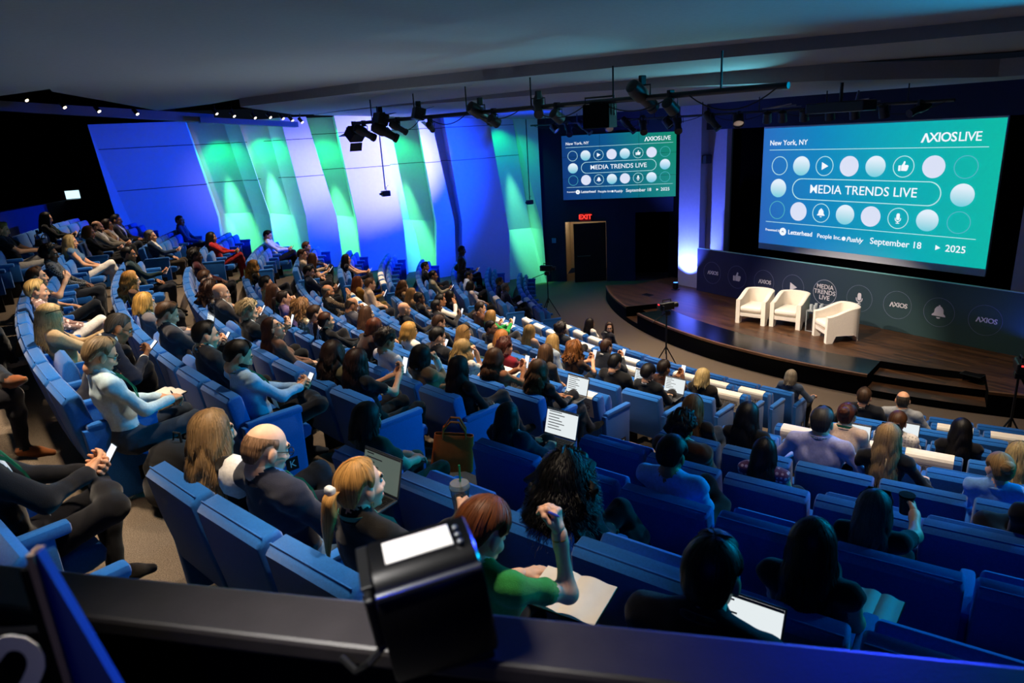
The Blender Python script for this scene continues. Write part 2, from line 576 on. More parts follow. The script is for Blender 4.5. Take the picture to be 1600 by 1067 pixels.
# two dim doors in the rear wall
for i, x in enumerate((-30.6, -29.0)):
    d = MB().box((x, -3.99, 3.3), (x + 1.0, -3.93, 5.5))
    d.box((x - 0.06, -3.99, 3.3), (x, -3.9, 5.6)).box((x + 1.0, -3.99, 3.3), (x + 1.06, -3.9, 5.6)).box((x - 0.06, -3.99, 5.5), (x + 1.06, -3.9, 5.6))
    d.box((x + 0.06, -3.92, 4.2), (x + 0.9, -3.88, 4.26))
    struct(d.build('door_%d' % (i + 1), mat('door_brown', '#2a1f16', 0.6, var=0.1, scale=8)))

# ---- ceiling: sloping plaster slabs whose front lips turn up
def slab(name, pts, lip, zfun, thick=0.28):
    """pts: outline (x, y) counter clockwise seen from below; lip: indices of the front edge points."""
    mb = MB()
    n = len(pts)
    v = [(x, y, zfun(x, y)) for x, y in pts] + [(x, y, zfun(x, y) + thick) for x, y in pts]
    f = [tuple(range(n)), tuple(range(n, 2 * n))[::-1]]
    f += [(i, n + i, n + (i + 1) % n, (i + 1) % n) for i in range(n)]
    mb.add(v, f)
    # upturned lip along the front
    for a, b in zip(lip[:-1], lip[1:]):
        p, q = Vector((*pts[a], zfun(*pts[a]))), Vector((*pts[b], zfun(*pts[b])))
        d = (q - p).normalized()
        nrm = Vector((-d.y, d.x, 0))
        if nrm.y < 0:
            nrm = -nrm
        vv, ff = [], []
        for e in (p, q):
            for k in range(5):
                t = k / 4
                vv.append(tuple(e + nrm * (0.55 * t) + Vector((0, 0, 0.26 * t))))
            vv.append(tuple(e + nrm * 0.55 + Vector((0, 0, 0.26 + thick * 0.3))))
            vv.append(tuple(e + Vector((0, 0, thick))))
        for k in range(6):
            ff.append((k, k + 1, 8 + k, 7 + k))
        mb.add(vv, ff)
    return struct(mb.build(name, M_CEIL))


slab('ceiling_1', [(-12.9, -0.75), (-12.0, -0.2), (-10.75, 0.50), (-8.10, 1.75), (-6.77, 2.42), (-5.15, 3.32), (-3.5, 4.4), (2.0, 8.0), (2.0, -6.0), (-14.5, -6.0)],
     [2, 3, 4, 5, 6, 7], lambda x, y: 6.10)
slab('ceiling_2', [(-12.9, 0.0), (-15.3, 0.85), (-18.7, 2.0), (-16.8, 2.85), (-14.7, 3.35), (-12.0, 4.95), (-9.8, 6.3), (-8.0, 7.4), (-5.2, 9.6), (2.0, 14.5), (2.0, 7.5), (-5.15, 2.9), (-10.75, -0.1)],
     [4, 5, 6, 7, 8, 9], lambda x, y: 6.16)
slab('ceiling_3', [(-15.2, 3.15), (-19.4, 5.35), (-19.7, 6.2), (-18.0, 6.6), (-16.48, 7.11), (-14.07, 8.0), (-11.44, 8.8), (-9.41, 10.0), (-7.56, 11.5), (-5.82, 13.6), (2.0, 18.5), (2.0, 14.2), (-5.2, 9.2), (-8.0, 7.0), (-9.8, 5.9), (-12.0, 4.5)],
     [3, 4, 5, 6, 7, 8, 9, 10], lambda x, y: 6.00)
slab('ceiling_4', [(-19.7, 6.0), (-19.7, 13.4), (-14.5, 13.4), (-10.0, 13.4), (-4.0, 14.2), (2.0, 15.5), (2.0, 15.0), (-5.82, 13.2), (-7.56, 11.1), (-9.41, 9.6), (-11.44, 8.4), (-14.07, 7.6), (-16.48, 6.7), (-18.0, 6.2)],
     [1, 2, 3, 4], lambda x, y: 5.98 - 0.055 * max(0, y - 6.6))
# rear and far roof deck above the gaps, black
struct(MB().box((-35, -8, 7.0), (3, 19, 7.1)).build('ceiling_deck', M_BLACK))
# pale valance that runs along the slanted wall, in two lengths
vb = MB()
for (p, q, dz) in (((-18.85, -1.6, 6.32), (-18.85, 3.25, 5.85), 0.20), ((-18.7, 2.9, 5.86), (-18.7, 5.25, 5.66), 0.13)):
    p, q = Vector(p), Vector(q)
    M = Matrix.Identity(4)
    v = []
    for e in (p, q):
        for dx in (0.0, -0.35):
            for z in (0, dz):
                v.append((e.x + dx, e.y, e.z + z))
    vb.add(v, [(0, 1, 5, 4), (2, 6, 7, 3), (0, 4, 6, 2), (1, 3, 7, 5), (0, 2, 3, 1), (4, 5, 7, 6)])
struct(vb.build('trim_4', M_CEIL))

# ---- angled exit wall at the front left corner: video wall above, doorway and wing opening below
EX = frame((-20.02, 13.66, 0), (0.705, 0.709, 0), (0, 0, 1))     # local x along the wall, local y up, local z towards the room
EXI = EX.inverted()


def ex(x, y, z=0.0):
    return EX @ Vector((x, y, z))


ew = MB()
for lo, hi in (((0.0, 0.0), (0.86, 5.9)), ((0.86, 2.38), (4.75, 5.9)), ((2.30, 0.0), (3.30, 2.38)), ((4.75, 0.0), (4.95, 5.9)), ((0.86, 2.12), (2.3, 2.38))):
    ew.box((lo[0], lo[1], -0.15), (hi[0], hi[1], 0.0), 0, EX)
struct(ew.build('wall_exit', M_NAVY))
# corridor seen through the ajar exit door, lit from inside
cr = MB()
cr.box((0.7, 0.0, -2.6), (2.5, 2.6, -2.5), 0, EX).box((0.6, 0.0, -2.6), (0.7, 2.6, -0.15), 0, EX).box((2.5, 0.0, -2.6), (2.6, 2.6, -0.15), 0, EX).box((0.6, 2.5, -2.6), (2.6, 2.6, -0.15), 0, EX)
struct(cr.build('wall_corridor', mat('corridor_paint', '#b9a88c', 0.8, var=0.05)))
_cl = bpy.data.lights.new('corridor_light', 'POINT')
_cl.energy = 18
_cl.color = (1.0, 0.82, 0.6)
_cl.shadow_soft_size = 0.15
_clo = bpy.data.objects.new('corridor_light', _cl)
COL.objects.link(_clo)
_clo.location = ex(1.25, 2.25, -1.5)
dr = MB()
DM = EX @ Matrix.Translation((2.28, 0, -0.05)) @ Matrix.Rotation(math.radians(14), 4, 'Y') @ Matrix.Translation((-1.12, 0, 0))
dr.box((0.0, 0.02, -0.03), (1.12, 2.08, 0.03), 0, DM)
dob = struct(dr.build('door_3', mat('door_black', '#0a0a0c', 0.6)))
MB().tube([DM @ Vector((0.12, 0.95, 0.03)), DM @ Vector((0.12, 0.95, 0.09)), DM @ Vector((0.55, 0.95, 0.09)), DM @ Vector((0.55, 0.95, 0.03))], 0.014, 8).build('push_bar', M_STEEL, dob)
# black drapes closing the stage wing behind the opening
wg = MB()
v = []
for i in range(41):
    t = i / 40
    p = ex(3.2 + 1.75 * t, 0, -1.5 - 0.08 * math.sin(i * 1.7))
    v += [(p.x, p.y, 0.0), (p.x, p.y, 2.6)]
wg.add(v, [(2 * i, 2 * i + 2, 2 * i + 3, 2 * i + 1) for i in range(40)])
wgo = wg.build('stage_curtain', M_CLOTH_BLK)
tag(wgo, 'black curtain hanging in the dark wing opening left of the stage', 'curtain')

# ---- proscenium: pillar, pale strip, black masking, header
struct(MB().box((-14.88, 15.2, 0.0), (-14.06, 16.2, 5.9)).build('pillar_stage', M_LAV))
struct(MB().box((-14.06, 15.5, 0.0), (-13.4, 15.7, 5.9)).build('wall_stage_left', M_LAV))
ms = MB()
ms.box((-13.4, 15.75, 0.4), (-12.42, 15.80, 5.0)).box((-6.62, 15.75, 0.4), (-6.05, 15.80, 5.05)).box((-13.4, 15.95, 0.4), (-5.9, 16.0, 1.85))
struct(ms.build('wall_masking', M_CLOTH_BLK))
struct(MB().box((-6.05, 15.5, 0.0), (1.5, 15.7, 5.9)).build('wall_stage_right', M_LAV))
struct(MB().box((-16.8, 15.4, 4.98), (1.5, 15.6, 6.0)).build('wall_header', mat('header_paint', '#1a2740', 0.85, var=0.05)))
struct(MB().box((-17.0, 16.9, 0.0), (-14.8, 17.1, 6.0)).build('wall_wing', M_BLACK))

# ---- stage
M_WOOD = mat('stage_wood', '#4c3320', 0.38, var=0.0, spec=0.5)
_nt = M_WOOD.node_tree
_b = _nt.nodes['Principled BSDF']
_tc = _nt.nodes['Texture Coordinate']
_br = _nt.nodes.new('ShaderNodeTexBrick')
_br.inputs['Scale'].default_value = 1.0
_br.inputs['Brick Width'].default_value = 1.3
_br.inputs['Row Height'].default_value = 0.085
_br.inputs['Mortar Size'].default_value = 0.002
_br.inputs['Color1'].default_value = (*srgb('#5f4128'), 1)
_br.inputs['Color2'].default_value = (*srgb('#3a2616'), 1)
_br.inputs['Mortar'].default_value = (*srgb('#1c120a'), 1)
_nt.links.new(_tc.outputs['Object'], _br.inputs['Vector'])
_mp = _nt.nodes.new('ShaderNodeMapping')
_mp.inputs['Scale'].default_value = (1.5, 24, 1)
_nt.links.new(_tc.outputs['Object'], _mp.inputs['Vector'])
_nz = _nt.nodes.new('ShaderNodeTexNoise')
_nz.inputs['Scale'].default_value = 2.2
_nz.inputs['Detail'].default_value = 6
_nt.links.new(_mp.outputs['Vector'], _nz.inputs['Vector'])
_mx = _nt.nodes.new('ShaderNodeMix')
_mx.data_type = 'RGBA'
_mx.blend_type = 'MULTIPLY'
_mx.inputs[0].default_value = 0.75
_rp = _nt.nodes.new('ShaderNodeValToRGB')
_rp.color_ramp.elements[0].position = 0.35
_rp.color_ramp.elements[0].color = (0.35, 0.33, 0.3, 1)
_rp.color_ramp.elements[1].position = 0.65
_rp.color_ramp.elements[1].color = (1.3, 1.25, 1.2, 1)
_nt.links.new(_nz.outputs['Fac'], _rp.inputs['Fac'])
_nt.links.new(_br.outputs['Color'], _mx.inputs[6])
_nt.links.new(_rp.outputs['Color'], _mx.inputs[7])
_nt.links.new(_mx.outputs[2], _b.inputs['Base Color'])
M_GLOSSBLK = mat('stage_black_strip', '#08090a', 0.22, var=0.1, scale=6, spec=0.5)
M_NOSE = mat('stage_nosing', '#6a4a30', 0.5, var=0.2, scale=12)
SZ, SR = 0.43, 10.9
PHI = [math.radians(-36 + 66 * i / 66) for i in range(67)]      # one degree steps


def sp(r, a, z):
    x, y = polar(r, a)
    return (max(x, -17.6), y, z)


st = MB()
WELL_L, WELL_R = (-21.3, -17.2), (17.4, 26.6)        # stair wells, degrees


def in_well(a):
    d = math.degrees(a)
    return WELL_L[0] < d < WELL_L[1] or WELL_R[0] < d < WELL_R[1]


for i in range(66):
    a, b = PHI[i], PHI[i + 1]
    w = in_well((a + b) / 2)
    r = 9.95 if w else SR
    # top of the stage back to y = 16
    p, q2 = sp(r, a, SZ), sp(r, b, SZ)
    m = 0
    back = 15.9
    pa, pb = sp(9.95, a, SZ), sp(9.95, b, SZ)
    st.add([pa, pb, (pb[0], max(back, pb[1]), SZ), (pa[0], max(back, pa[1]), SZ)], [(0, 1, 2, 3)], 0)
    if not w:
        strip = -26.5 < math.degrees(a) < 17.4
        strip = -17.3 < math.degrees(a) < 17.3
        st.add([p, q2, pb, pa], [(0, 1, 2, 3)], 1 if strip else 0)
        lo0, lo1 = sp(SR, a, SZ - 0.05), sp(SR, b, SZ - 0.05)
        n0, n1 = sp(SR + 0.015, a, SZ + 0.004), sp(SR + 0.015, b, SZ + 0.004)
        n2, n3 = sp(SR + 0.015, a, SZ - 0.045), sp(SR + 0.015, b, SZ - 0.045)
        i0, i1 = sp(SR - 0.05, a, SZ + 0.004), sp(SR - 0.05, b, SZ + 0.004)
        st.add([n2, n3, n1, n0], [(0, 1, 2, 3)], 2)
        st.add([n0, n1, i1, i0], [(0, 1, 2, 3)], 2)
        g0, g1 = sp(SR, a, -0.02), sp(SR, b, -0.02)
        st.add([g0, g1, lo1, lo0], [(0, 1, 2, 3)], 3)
    else:
        for k, (r0, r1, z) in enumerate(((9.95, 10.42, 0.287), (10.42, 10.9, 0.143))):
            t0, t1 = sp(r0, a, z), sp(r0, b, z)
            u0, u1 = sp(r1, a, z), sp(r1, b, z)
            st.add([u0, u1, t1, t0], [(0, 1, 2, 3)], 0)
            st.add([sp(r0, a, z), sp(r0, b, z), sp(r0, b, z + 0.145), sp(r0, a, z + 0.145)], [(0, 1, 2, 3)], 3)
            st.add([sp(r1, a, z - 0.15), sp(r1, b, z - 0.15), u1, u0], [(0, 1, 2, 3)], 3)
for d in (WELL_L[0], WELL_L[1], WELL_R[0], WELL_R[1]):
    a = math.radians(round(d) if d not in (17.4, 26.6) else round(d - 0.4))
for i in range(67):
    wl_, wr_ = (in_well(PHI[i] - 0.008), in_well(PHI[i] + 0.008))
    if wl_ != wr_:
        a = PHI[i]
        st.add([sp(9.95, a, 0), sp(SR, a, 0), sp(SR, a, SZ), sp(9.95, a, SZ)], [(0, 1, 2, 3), (3, 2, 1, 0)], 3)
struct(st.build('floor_stage', [M_WOOD, M_GLOSSBLK, M_NOSE, M_BLACK]))
# two flat floor boxes set into the stage
for (x, y, w) in ((-14.5, 13.6, 0.32), (-5.6, 13.35, 0.36)):
    fb = MB().rbox((x - w / 2, y - 0.1, SZ - 0.01), (x + w / 2, y + 0.1, SZ + 0.012), 0.004)
    o = fb.build('floor_box', M_METAL)
    MB().box((x - w / 2 + 0.02, y - 0.08, SZ + 0.012), (x + w / 2 - 0.02, y + 0.08, SZ + 0.017)).build('lid', M_BLACK, o)
    tag(o, 'dark flat floor box in the stage wood ' + ('near the blue uplight' if x < -10 else 'right of the stage stairs'), 'floor box')

# ------------------------------------------------------------------ screens and stage dressing
def grad_mat(name, axis_stops, strength=1.0, vec=(1, 0, 0), off=0.0):
    """Emission picture with a colour gradient along local x (plus a little y), as the slide shows."""
    m = bpy.data.materials.new(name)
    m.use_nodes = True
    nt = m.node_tree
    b = nt.nodes['Principled BSDF']
    b.inputs['Base Color'].default_value = (0.02, 0.02, 0.02, 1)
    b.inputs['Roughness'].default_value = 0.6
    tc = nt.nodes.new('ShaderNodeTexCoord')
    dt = nt.nodes.new('ShaderNodeVectorMath')
    dt.operation = 'DOT_PRODUCT'
    dt.inputs[1].default_value = vec
    r = nt.nodes.new('ShaderNodeValToRGB')
    e = r.color_ramp.elements
    while len(e) < len(axis_stops):
        e.new(0.5)
    for k, (p, c) in enumerate(axis_stops):
        e[k].position = p
        e[k].color = (*srgb(c), 1)
    nt.links.new(tc.outputs['Object'], dt.inputs[0])
    ad = nt.nodes.new('ShaderNodeMath')
    ad.operation = 'ADD'
    ad.inputs[1].default_value = off
    nt.links.new(dt.outputs['Value'], ad.inputs[0])
    nt.links.new(ad.outputs[0], r.inputs['Fac'])
    nt.links.new(r.outputs['Color'], b.inputs['Emission Color'])
    b.inputs['Emission Strength'].default_value = strength
    return m


M_SLIDE_WHITE = mat('slide_white', '#202020', 0.6, var=0, emit='#f2f8ff', estr=1.0)
M_SLIDE_LINE = mat('slide_line', '#202020', 0.6, var=0, emit='#bfeff2', estr=0.9)
M_SLIDE_FAINT = mat('slide_faint_line', '#202020', 0.6, var=0, emit='#5cc4d0', estr=0.8)
M_SLIDE_PALE = mat('slide_pale_disc', '#202020', 0.6, var=0, emit='#dfe6fb', estr=0.95)
M_SLIDE_DARK = mat('slide_dark', '#050505', 0.6, var=0, emit='#1c6fb0', estr=0.6)


def slide(root, W, H, bg, disc_grad, zoff, s=1.0):
    """The event slide, built on local xy with the origin at its lower left corner."""
    I = Matrix.Translation((0, 0, zoff))
    X = lambda t: t * W
    Y = lambda t: t * H
    p = MB().box((0, 0, 0), (W, H, zoff))
    pic = p.build('slide_picture', bg, root)
    row_t, row_m, row_b = Y(0.685), Y(0.495), Y(0.305)
    R = 0.079 * H
    xs = [X(t) for t in (0.105, 0.208, 0.311, 0.414, 0.517, 0.620, 0.735, 0.855)]
    xs = [X(0.094 + 0.1135 * i) for i in range(8)]
    kinds_t = ['ring', 'grad', 'play', 'pale', 'grad', 'thumb', 'pale', 'faint']
    kinds_b = ['faint', 'pale', 'bell', 'grad', 'pale', 'mic', 'grad', 'faint']
    for y, kinds in ((row_t, kinds_t), (row_b, kinds_b)):
        for x, k in zip(xs, kinds):
            if k in ('grad', 'pale'):
                d = MB().prism(disc_poly(0, 0, R), 0.004)
                d.build('slide_disc', disc_grad if k == 'grad' else M_SLIDE_PALE, pic, loc=(x, y, zoff))
            else:
                r = MB()
                add_ring(r, x, y, R, 0.006 * H, 0.004, I)
                ro = r.build('slide_ring', M_SLIDE_LINE if k not in ('faint',) else M_SLIDE_FAINT, pic)
                if k in ICON:
                    ic = MB()
                    add_icon(ic, k, x, y, R * 0.95, 0.004, I)
                    ic.build('slide_icon', M_SLIDE_WHITE, pic)
    for x in (xs[0], xs[7]):
        MB().prism(disc_poly(0, 0, R), 0.004).build('slide_disc', disc_grad, pic, loc=(x, row_m, zoff))
    # the lozenge around the title
    lz = MB()
    x0, x1, hh = xs[1] - R * 0.95, xs[6] + R * 0.95, 0.088 * H
    pts = []
    for k in range(25):
        a = PI / 2 + PI * k / 24
        pts.append((x0 + hh + hh * math.cos(a), row_m + hh * math.sin(a)))
    for k in range(25):
        a = -PI / 2 + PI * k / 24
        pts.append((x1 - hh + hh * math.cos(a), row_m + hh * math.sin(a)))
    inn = [((x - (x0 + x1) / 2) * (1 - 0.016 * H / (x1 - x0) * 2 / 2) + (x0 + x1) / 2, (y - row_m) * 0.925 + row_m) for x, y in pts]
    n = len(pts)
    v = [(x, y, zoff + 0.004) for x, y in pts] + [(x, y, zoff + 0.004) for x, y in inn]
    lz.add(v, [(i, (i + 1) % n, n + (i + 1) % n, n + i) for i in range(n)])
    lz.build('slide_lozenge', M_SLIDE_LINE, pic)
    t = None
    T = lambda x, y: Matrix.Translation((x, y, zoff + 0.003))
    t = MB()
    add_text(t, 'MEDIA TRENDS LIVE', T((x0 + x1) / 2, row_m), size=0.098 * H, bold=0.0005 * H, depth=0.004)
    t.build('slide_lettering', M_SLIDE_WHITE, pic)
    t = MB()
    add_text(t, 'New York, NY', T(X(0.035), Y(0.875)), size=0.060 * H, bold=0.0006 * H, depth=0.004, align='LEFT')
    t.build('slide_lettering', M_SLIDE_WHITE, pic)
    t = MB()
    add_logo(t, X(0.775), Y(0.885), 0.064 * H, I, 0, True)
    t.build('slide_lettering', M_SLIDE_WHITE, pic)
    t = MB()
    add_text(t, 'September 18', T(X(0.555), Y(0.115)), size=0.070 * H, bold=0.0006 * H, depth=0.004, align='LEFT')
    t.build('slide_lettering', M_SLIDE_WHITE, pic)
    t = MB()
    add_icon(t, 'play', X(0.825), Y(0.115), 0.045 * H, 0.004, I)
    t.build('slide_icon', M_SLIDE_WHITE, pic)
    t = MB()
    add_text(t, '2025', T(X(0.853), Y(0.115)), size=0.070 * H, bold=0.0006 * H, depth=0.004, align='LEFT')
    t.build('slide_lettering', M_SLIDE_WHITE, pic)
    t = MB()
    add_text(t, 'Presented by', T(X(0.035), Y(0.125)), size=0.030 * H, bold=0.0002 * H, depth=0.004, align='LEFT')
    t.build('slide_lettering', M_SLIDE_WHITE, pic)
    t = MB()
    add_text(t, 'Letterhead', T(X(0.160), Y(0.120)), size=0.054 * H, bold=0.0010 * H, depth=0.004, align='LEFT')
    t.build('slide_lettering', M_SLIDE_WHITE, pic)
    t = MB()
    add_text(t, 'People Inc.', T(X(0.310), Y(0.115)), size=0.050 * H, bold=0.0004 * H, depth=0.004, align='LEFT')
    t.build('slide_lettering', M_SLIDE_WHITE, pic)
    t = MB()
    add_text(t, 'Pushly', T(X(0.450), Y(0.110)), size=0.054 * H, bold=0.0008 * H, depth=0.004, align='LEFT', shear=0.25)
    t.build('slide_lettering', M_SLIDE_WHITE, pic)
    t = MB()
    t.prism(disc_poly(X(0.132), Y(0.120), 0.034 * H, 24), 0.005, 0, I)
    t.build('slide_icon', M_SLIDE_WHITE, pic)
    t = MB()
    t.prism(disc_poly(X(0.438), Y(0.112), 0.017 * H, 14), 0.005, 0, I)
    t.build('slide_icon', M_SLIDE_WHITE, pic)
    MB().add([(X(0.132) - 0.014 * H, Y(0.112), zoff + 0.0065), (X(0.132), Y(0.130), zoff + 0.0065), (X(0.132) + 0.014 * H, Y(0.112), zoff + 0.0065), (X(0.132), Y(0.119), zoff + 0.0065)], [(0, 3, 2, 1)]).build('slide_mark', M_SLIDE_DARK, pic)
    r = MB()
    r.box((X(0.035), Y(0.815), zoff), (X(0.955), Y(0.820), zoff + 0.004)).box((X(0.035), Y(0.195), zoff), (X(0.955), Y(0.200), zoff + 0.004))
    r.build('slide_rule', M_SLIDE_LINE, pic)
    return pic


# large projection screen above the stage
SCR = frame((-12.36, 15.72, 1.86), (1, 0, 0), (0, 0, 1))
scr = thing('projection_screen', 'large bright projection screen above the stage showing the event slide', 'screen', M=SCR)
MB().box((0, -0.10, -0.04), (5.72, 3.20, 0.0)).build('screen_fabric', mat('screen_fabric', '#c9ccd4', 0.8, var=0.02), scr)
bg = grad_mat('slide_gradient', [(0.0, '#2a62b8'), (0.35, '#0b84be'), (0.7, '#06a9b4'), (1.0, '#08b8a6')], 1.0, (0.165, 0.03, 0))
dg = grad_mat('slide_disc_gradient', [(0.0, '#6fd0e0'), (0.8, '#e6f4ff')], 0.95, (0.1, 2.0, 0.0), 0.5)
W0, H0 = 5.70, 3.02
pic = slide(scr, W0, H0, bg, dg, 0.006)
pic.location = (0.01, 0.06, 0.0)

# small video wall made of nine panels, above the exit doorway
VW = EX @ Matrix.Translation((0.84, 2.88, 0.0))
vw = thing('video_wall', 'smaller video wall above the exit door showing the same slide', 'screen', M=VW)
for i in range(3):
    for j in range(3):
        MB().rbox((i * 1.293 + 0.003, j * 0.717 + 0.003, 0.0), ((i + 1) * 1.293 - 0.003, (j + 1) * 0.717 - 0.003, 0.06), 0.004).build('display_panel', M_METAL, vw)
bg2 = grad_mat('video_gradient', [(0.0, '#123a86'), (0.45, '#0c5f9c'), (0.8, '#06917e'), (1.0, '#08986c')], 0.75, (0.24, 0.05, 0))
dg2 = grad_mat('video_disc_gradient', [(0.0, '#58c2d8'), (0.8, '#e6f4ff')], 0.95, (0.1, 2.8, 0.0), 0.5)
pic2 = slide(vw, 3.86, 2.13, bg2, dg2, 0.004)
pic2.location = (0.01, 0.01, 0.062)
sm = MB()
for i in (1, 2):
    sm.box((i * 1.293 - 0.004, 0, 0.066), (i * 1.293 + 0.004, 2.15, 0.0668)).box((0, i * 0.717 - 0.004, 0.066), (3.88, i * 0.717 + 0.004, 0.0668))
sm.build('panel_seam', M_METAL, vw)

# EXIT sign and wall plate
es = thing('exit_sign', 'red lit EXIT sign over the doorway', 'sign', M=EX @ Matrix.Translation((1.38, 2.14, 0.0)))
MB().rbox((0, 0, 0), (0.42, 0.29, 0.05), 0.01).build('housing', M_METAL, es)
MB().box((0.02, 0.02, 0.05), (0.40, 0.27, 0.053)).build('face', mat('exit_face', '#300404', 0.5, var=0, emit='#7a0a10', estr=0.5), es)
t = MB()
add_text(t, 'EXIT', Matrix.Translation((0.21, 0.145, 0.055)), size=0.22, bold=0.006, depth=0.004)
t.build('lettering', mat('exit_red', '#400505', 0.5, var=0, emit='#ff3a30', estr=1.6), es)
wp = tag(MB().rbox((0.38, 1.40, 0.0), (0.53, 1.57, 0.02), 0.006, 0, EX).build('wall_plate', mat('plate_blue', '#5f93b8', 0.5, var=0.05)), 'small pale control plate on the navy wall left of the exit door', 'wall plate')

# long banner along the back of the stage
BN = frame((-13.92, 15.0, 0.43), (1, 0, 0), (0, 0, 1))
bn = thing('stage_banner', 'long dark blue banner with round emblems behind the white chairs', 'banner', M=BN)
M_BANNER = mat('banner_print', '#1a2238', 0.75, var=0.05, scale=8)
_nt = M_BANNER.node_tree
_r = [n for n in _nt.nodes if n.type == 'VALTORGB'][0]
_tc = [n for n in _nt.nodes if n.type == 'TEX_COORD'][0]
_sx = _nt.nodes.new('ShaderNodeSeparateXYZ')
_mr = _nt.nodes.new('ShaderNodeMapRange')
_mr.inputs[1].default_value = 0.0
_mr.inputs[2].default_value = 8.8
_nt.links.new(_tc.outputs['Object'], _sx.inputs[0])
_nt.links.new(_sx.outputs['X'], _mr.inputs[0])
_nt.links.new(_mr.outputs[0], _r.inputs['Fac'])
_r.color_ramp.elements[0].position = 0.2
_r.color_ramp.elements[0].color = (*srgb('#1c1f42'), 1)
_r.color_ramp.elements[1].position = 0.9
_r.color_ramp.elements[1].color = (*srgb('#2a4640'), 1)
MB().box((0, 0, -0.06), (8.9, 1.255, 0)).build('banner_panel', M_BANNER, bn)
MB().box((0, 1.255, -0.07), (8.9, 1.268, 0.005)).build('banner_edge', mat('banner_edge', '#7fb3b0', 0.4, var=0.05), bn)
M_BLINE = mat('banner_line', '#6a7088', 0.6, var=0)
M_BTXT = mat('banner_white', '#c9c6cc', 0.6, var=0)
M_BLINE2 = mat('banner_bright_line', '#8a8f9c', 0.6, var=0)
I4 = Matrix.Identity(4)
for i, k in enumerate(['logo', 'thumb', 'logo', 'play', 'title', 'mic', 'logo', 'bell', 'logo']):
    cx, cy = 0.575 + 0.8913 * i, 0.605
    r = MB()
    add_ring(r, cx, cy, 0.315, 0.012 if k == 'title' else 0.006, 0.003, I4)
    r.build('emblem_ring', M_BLINE2 if k == 'title' else M_BLINE, bn)
    t = MB()
    if k == 'logo':
        add_logo(t, cx + 0.01, cy, 0.105, I4)
        t.build('emblem_wordmark', M_BTXT, bn)
    elif k == 'title':
        for j, w in enumerate(('MEDIA', 'TRENDS', 'LIVE')):
            add_text(t, w, Matrix.Translation((cx, cy + 0.135 - 0.135 * j, 0.003)), size=0.155, bold=0.001, depth=0.004)
        t.build('emblem_lettering', M_BTXT, bn)
    else:
        add_icon(t, k, cx, cy, 0.26 if k != 'bell' else 0.30, 0.004, I4)
        t.build('emblem_icon', M_BTXT, bn)

# barrel armchairs
M_CREAM = mat('cream_boucle', '#e6dccb', 0.95, var=0.05, scale=60, bump=0.5, bscale=180, sheen=0.3)
M_SEAM = mat('cream_seam', '#a99a84', 0.9, var=0.05)


def barrel_chair(name, label, loc, rz):
    t = thing(name, label, 'armchair', loc, rz, 'white armchairs on the stage')
    # curved shell: a band that runs along both arms and round the back; height swoops up at the back
    W, D = 0.36, 0.40
    path = []
    for k in range(9):
        path.append((-W, -D + 0.55 * k / 8))
    for k in range(1, 16):
        a = PI - PI * k / 16
        path.append((W * math.cos(a), 0.15 + 0.26 * math.sin(a)))
    for k in range(9):
        path.append((W, 0.15 - 0.55 * k / 8))
    n = len(path)
    v, f = [], []
    th = 0.10
    for i, (x, y) in enumerate(path):
        p0, p1 = path[max(0, i - 1)], path[min(n - 1, i + 1)]
        tx, ty = p1[0] - p0[0], p1[1] - p0[1]
        L = math.hypot(tx, ty)
        nx, ny = ty / L, -tx / L          # inward normal
        if nx * (0 - x) + ny * (0.0 - y) < 0:
            nx, ny = -nx, -ny
        s = min(1, max(0, (y + 0.40) / 0.62))
        ztop = 0.60 + 0.17 * (3 * s * s - 2 * s ** 3)
        zlow = 0.0 if (y < -0.26 or y > 0.30) else (0.16 if y < 0.24 else 0.12)
        sm = 0.02
        prof = [(0, zlow), (0, ztop - sm), (0.2, ztop - 0.005), (0.5, ztop), (0.8, ztop - 0.005), (1, ztop - sm), (1, zlow)]
        for (q, z) in prof:
            v.append((x + nx * th * q, y + ny * th * q, z))
    for i in range(n - 1):
        for k in range(7):
            a, b = i * 7 + k, i * 7 + (k + 1) % 7
            f.append((a, b, b + 7, a + 7))
    f.append(tuple(range(7))[::-1])
    f.append(tuple((n - 1) * 7 + k for k in range(7)))
    MB().add(v, f).build('shell', M_CREAM, t, smooth=True)
    MB().rbox((-0.27, -0.385, 0.17), (0.27, 0.26, 0.30), 0.03).build('seat_base', M_CREAM, t, smooth=True)
    MB().rbox((-0.262, -0.40, 0.305), (0.262, 0.27, 0.43), 0.045, seg=3).build('seat_cushion', M_CREAM, t, smooth=True)
    MB().rbox((-0.245, -0.412, 0.298), (0.245, -0.38, 0.308), 0.004).build('seam', M_SEAM, t)
    return t


barrel_chair('barrel_armchair', 'white barrel armchair farthest from the glass side table', (-10.62, 13.55, SZ), math.radians(18))
barrel_chair('barrel_armchair', 'white barrel armchair just left of the glass side table', (-9.86, 13.85, SZ), math.radians(16))
barrel_chair('barrel_armchair', 'white barrel armchair right of the side table, turned inwards', (-8.50, 13.62, SZ), math.radians(-32))
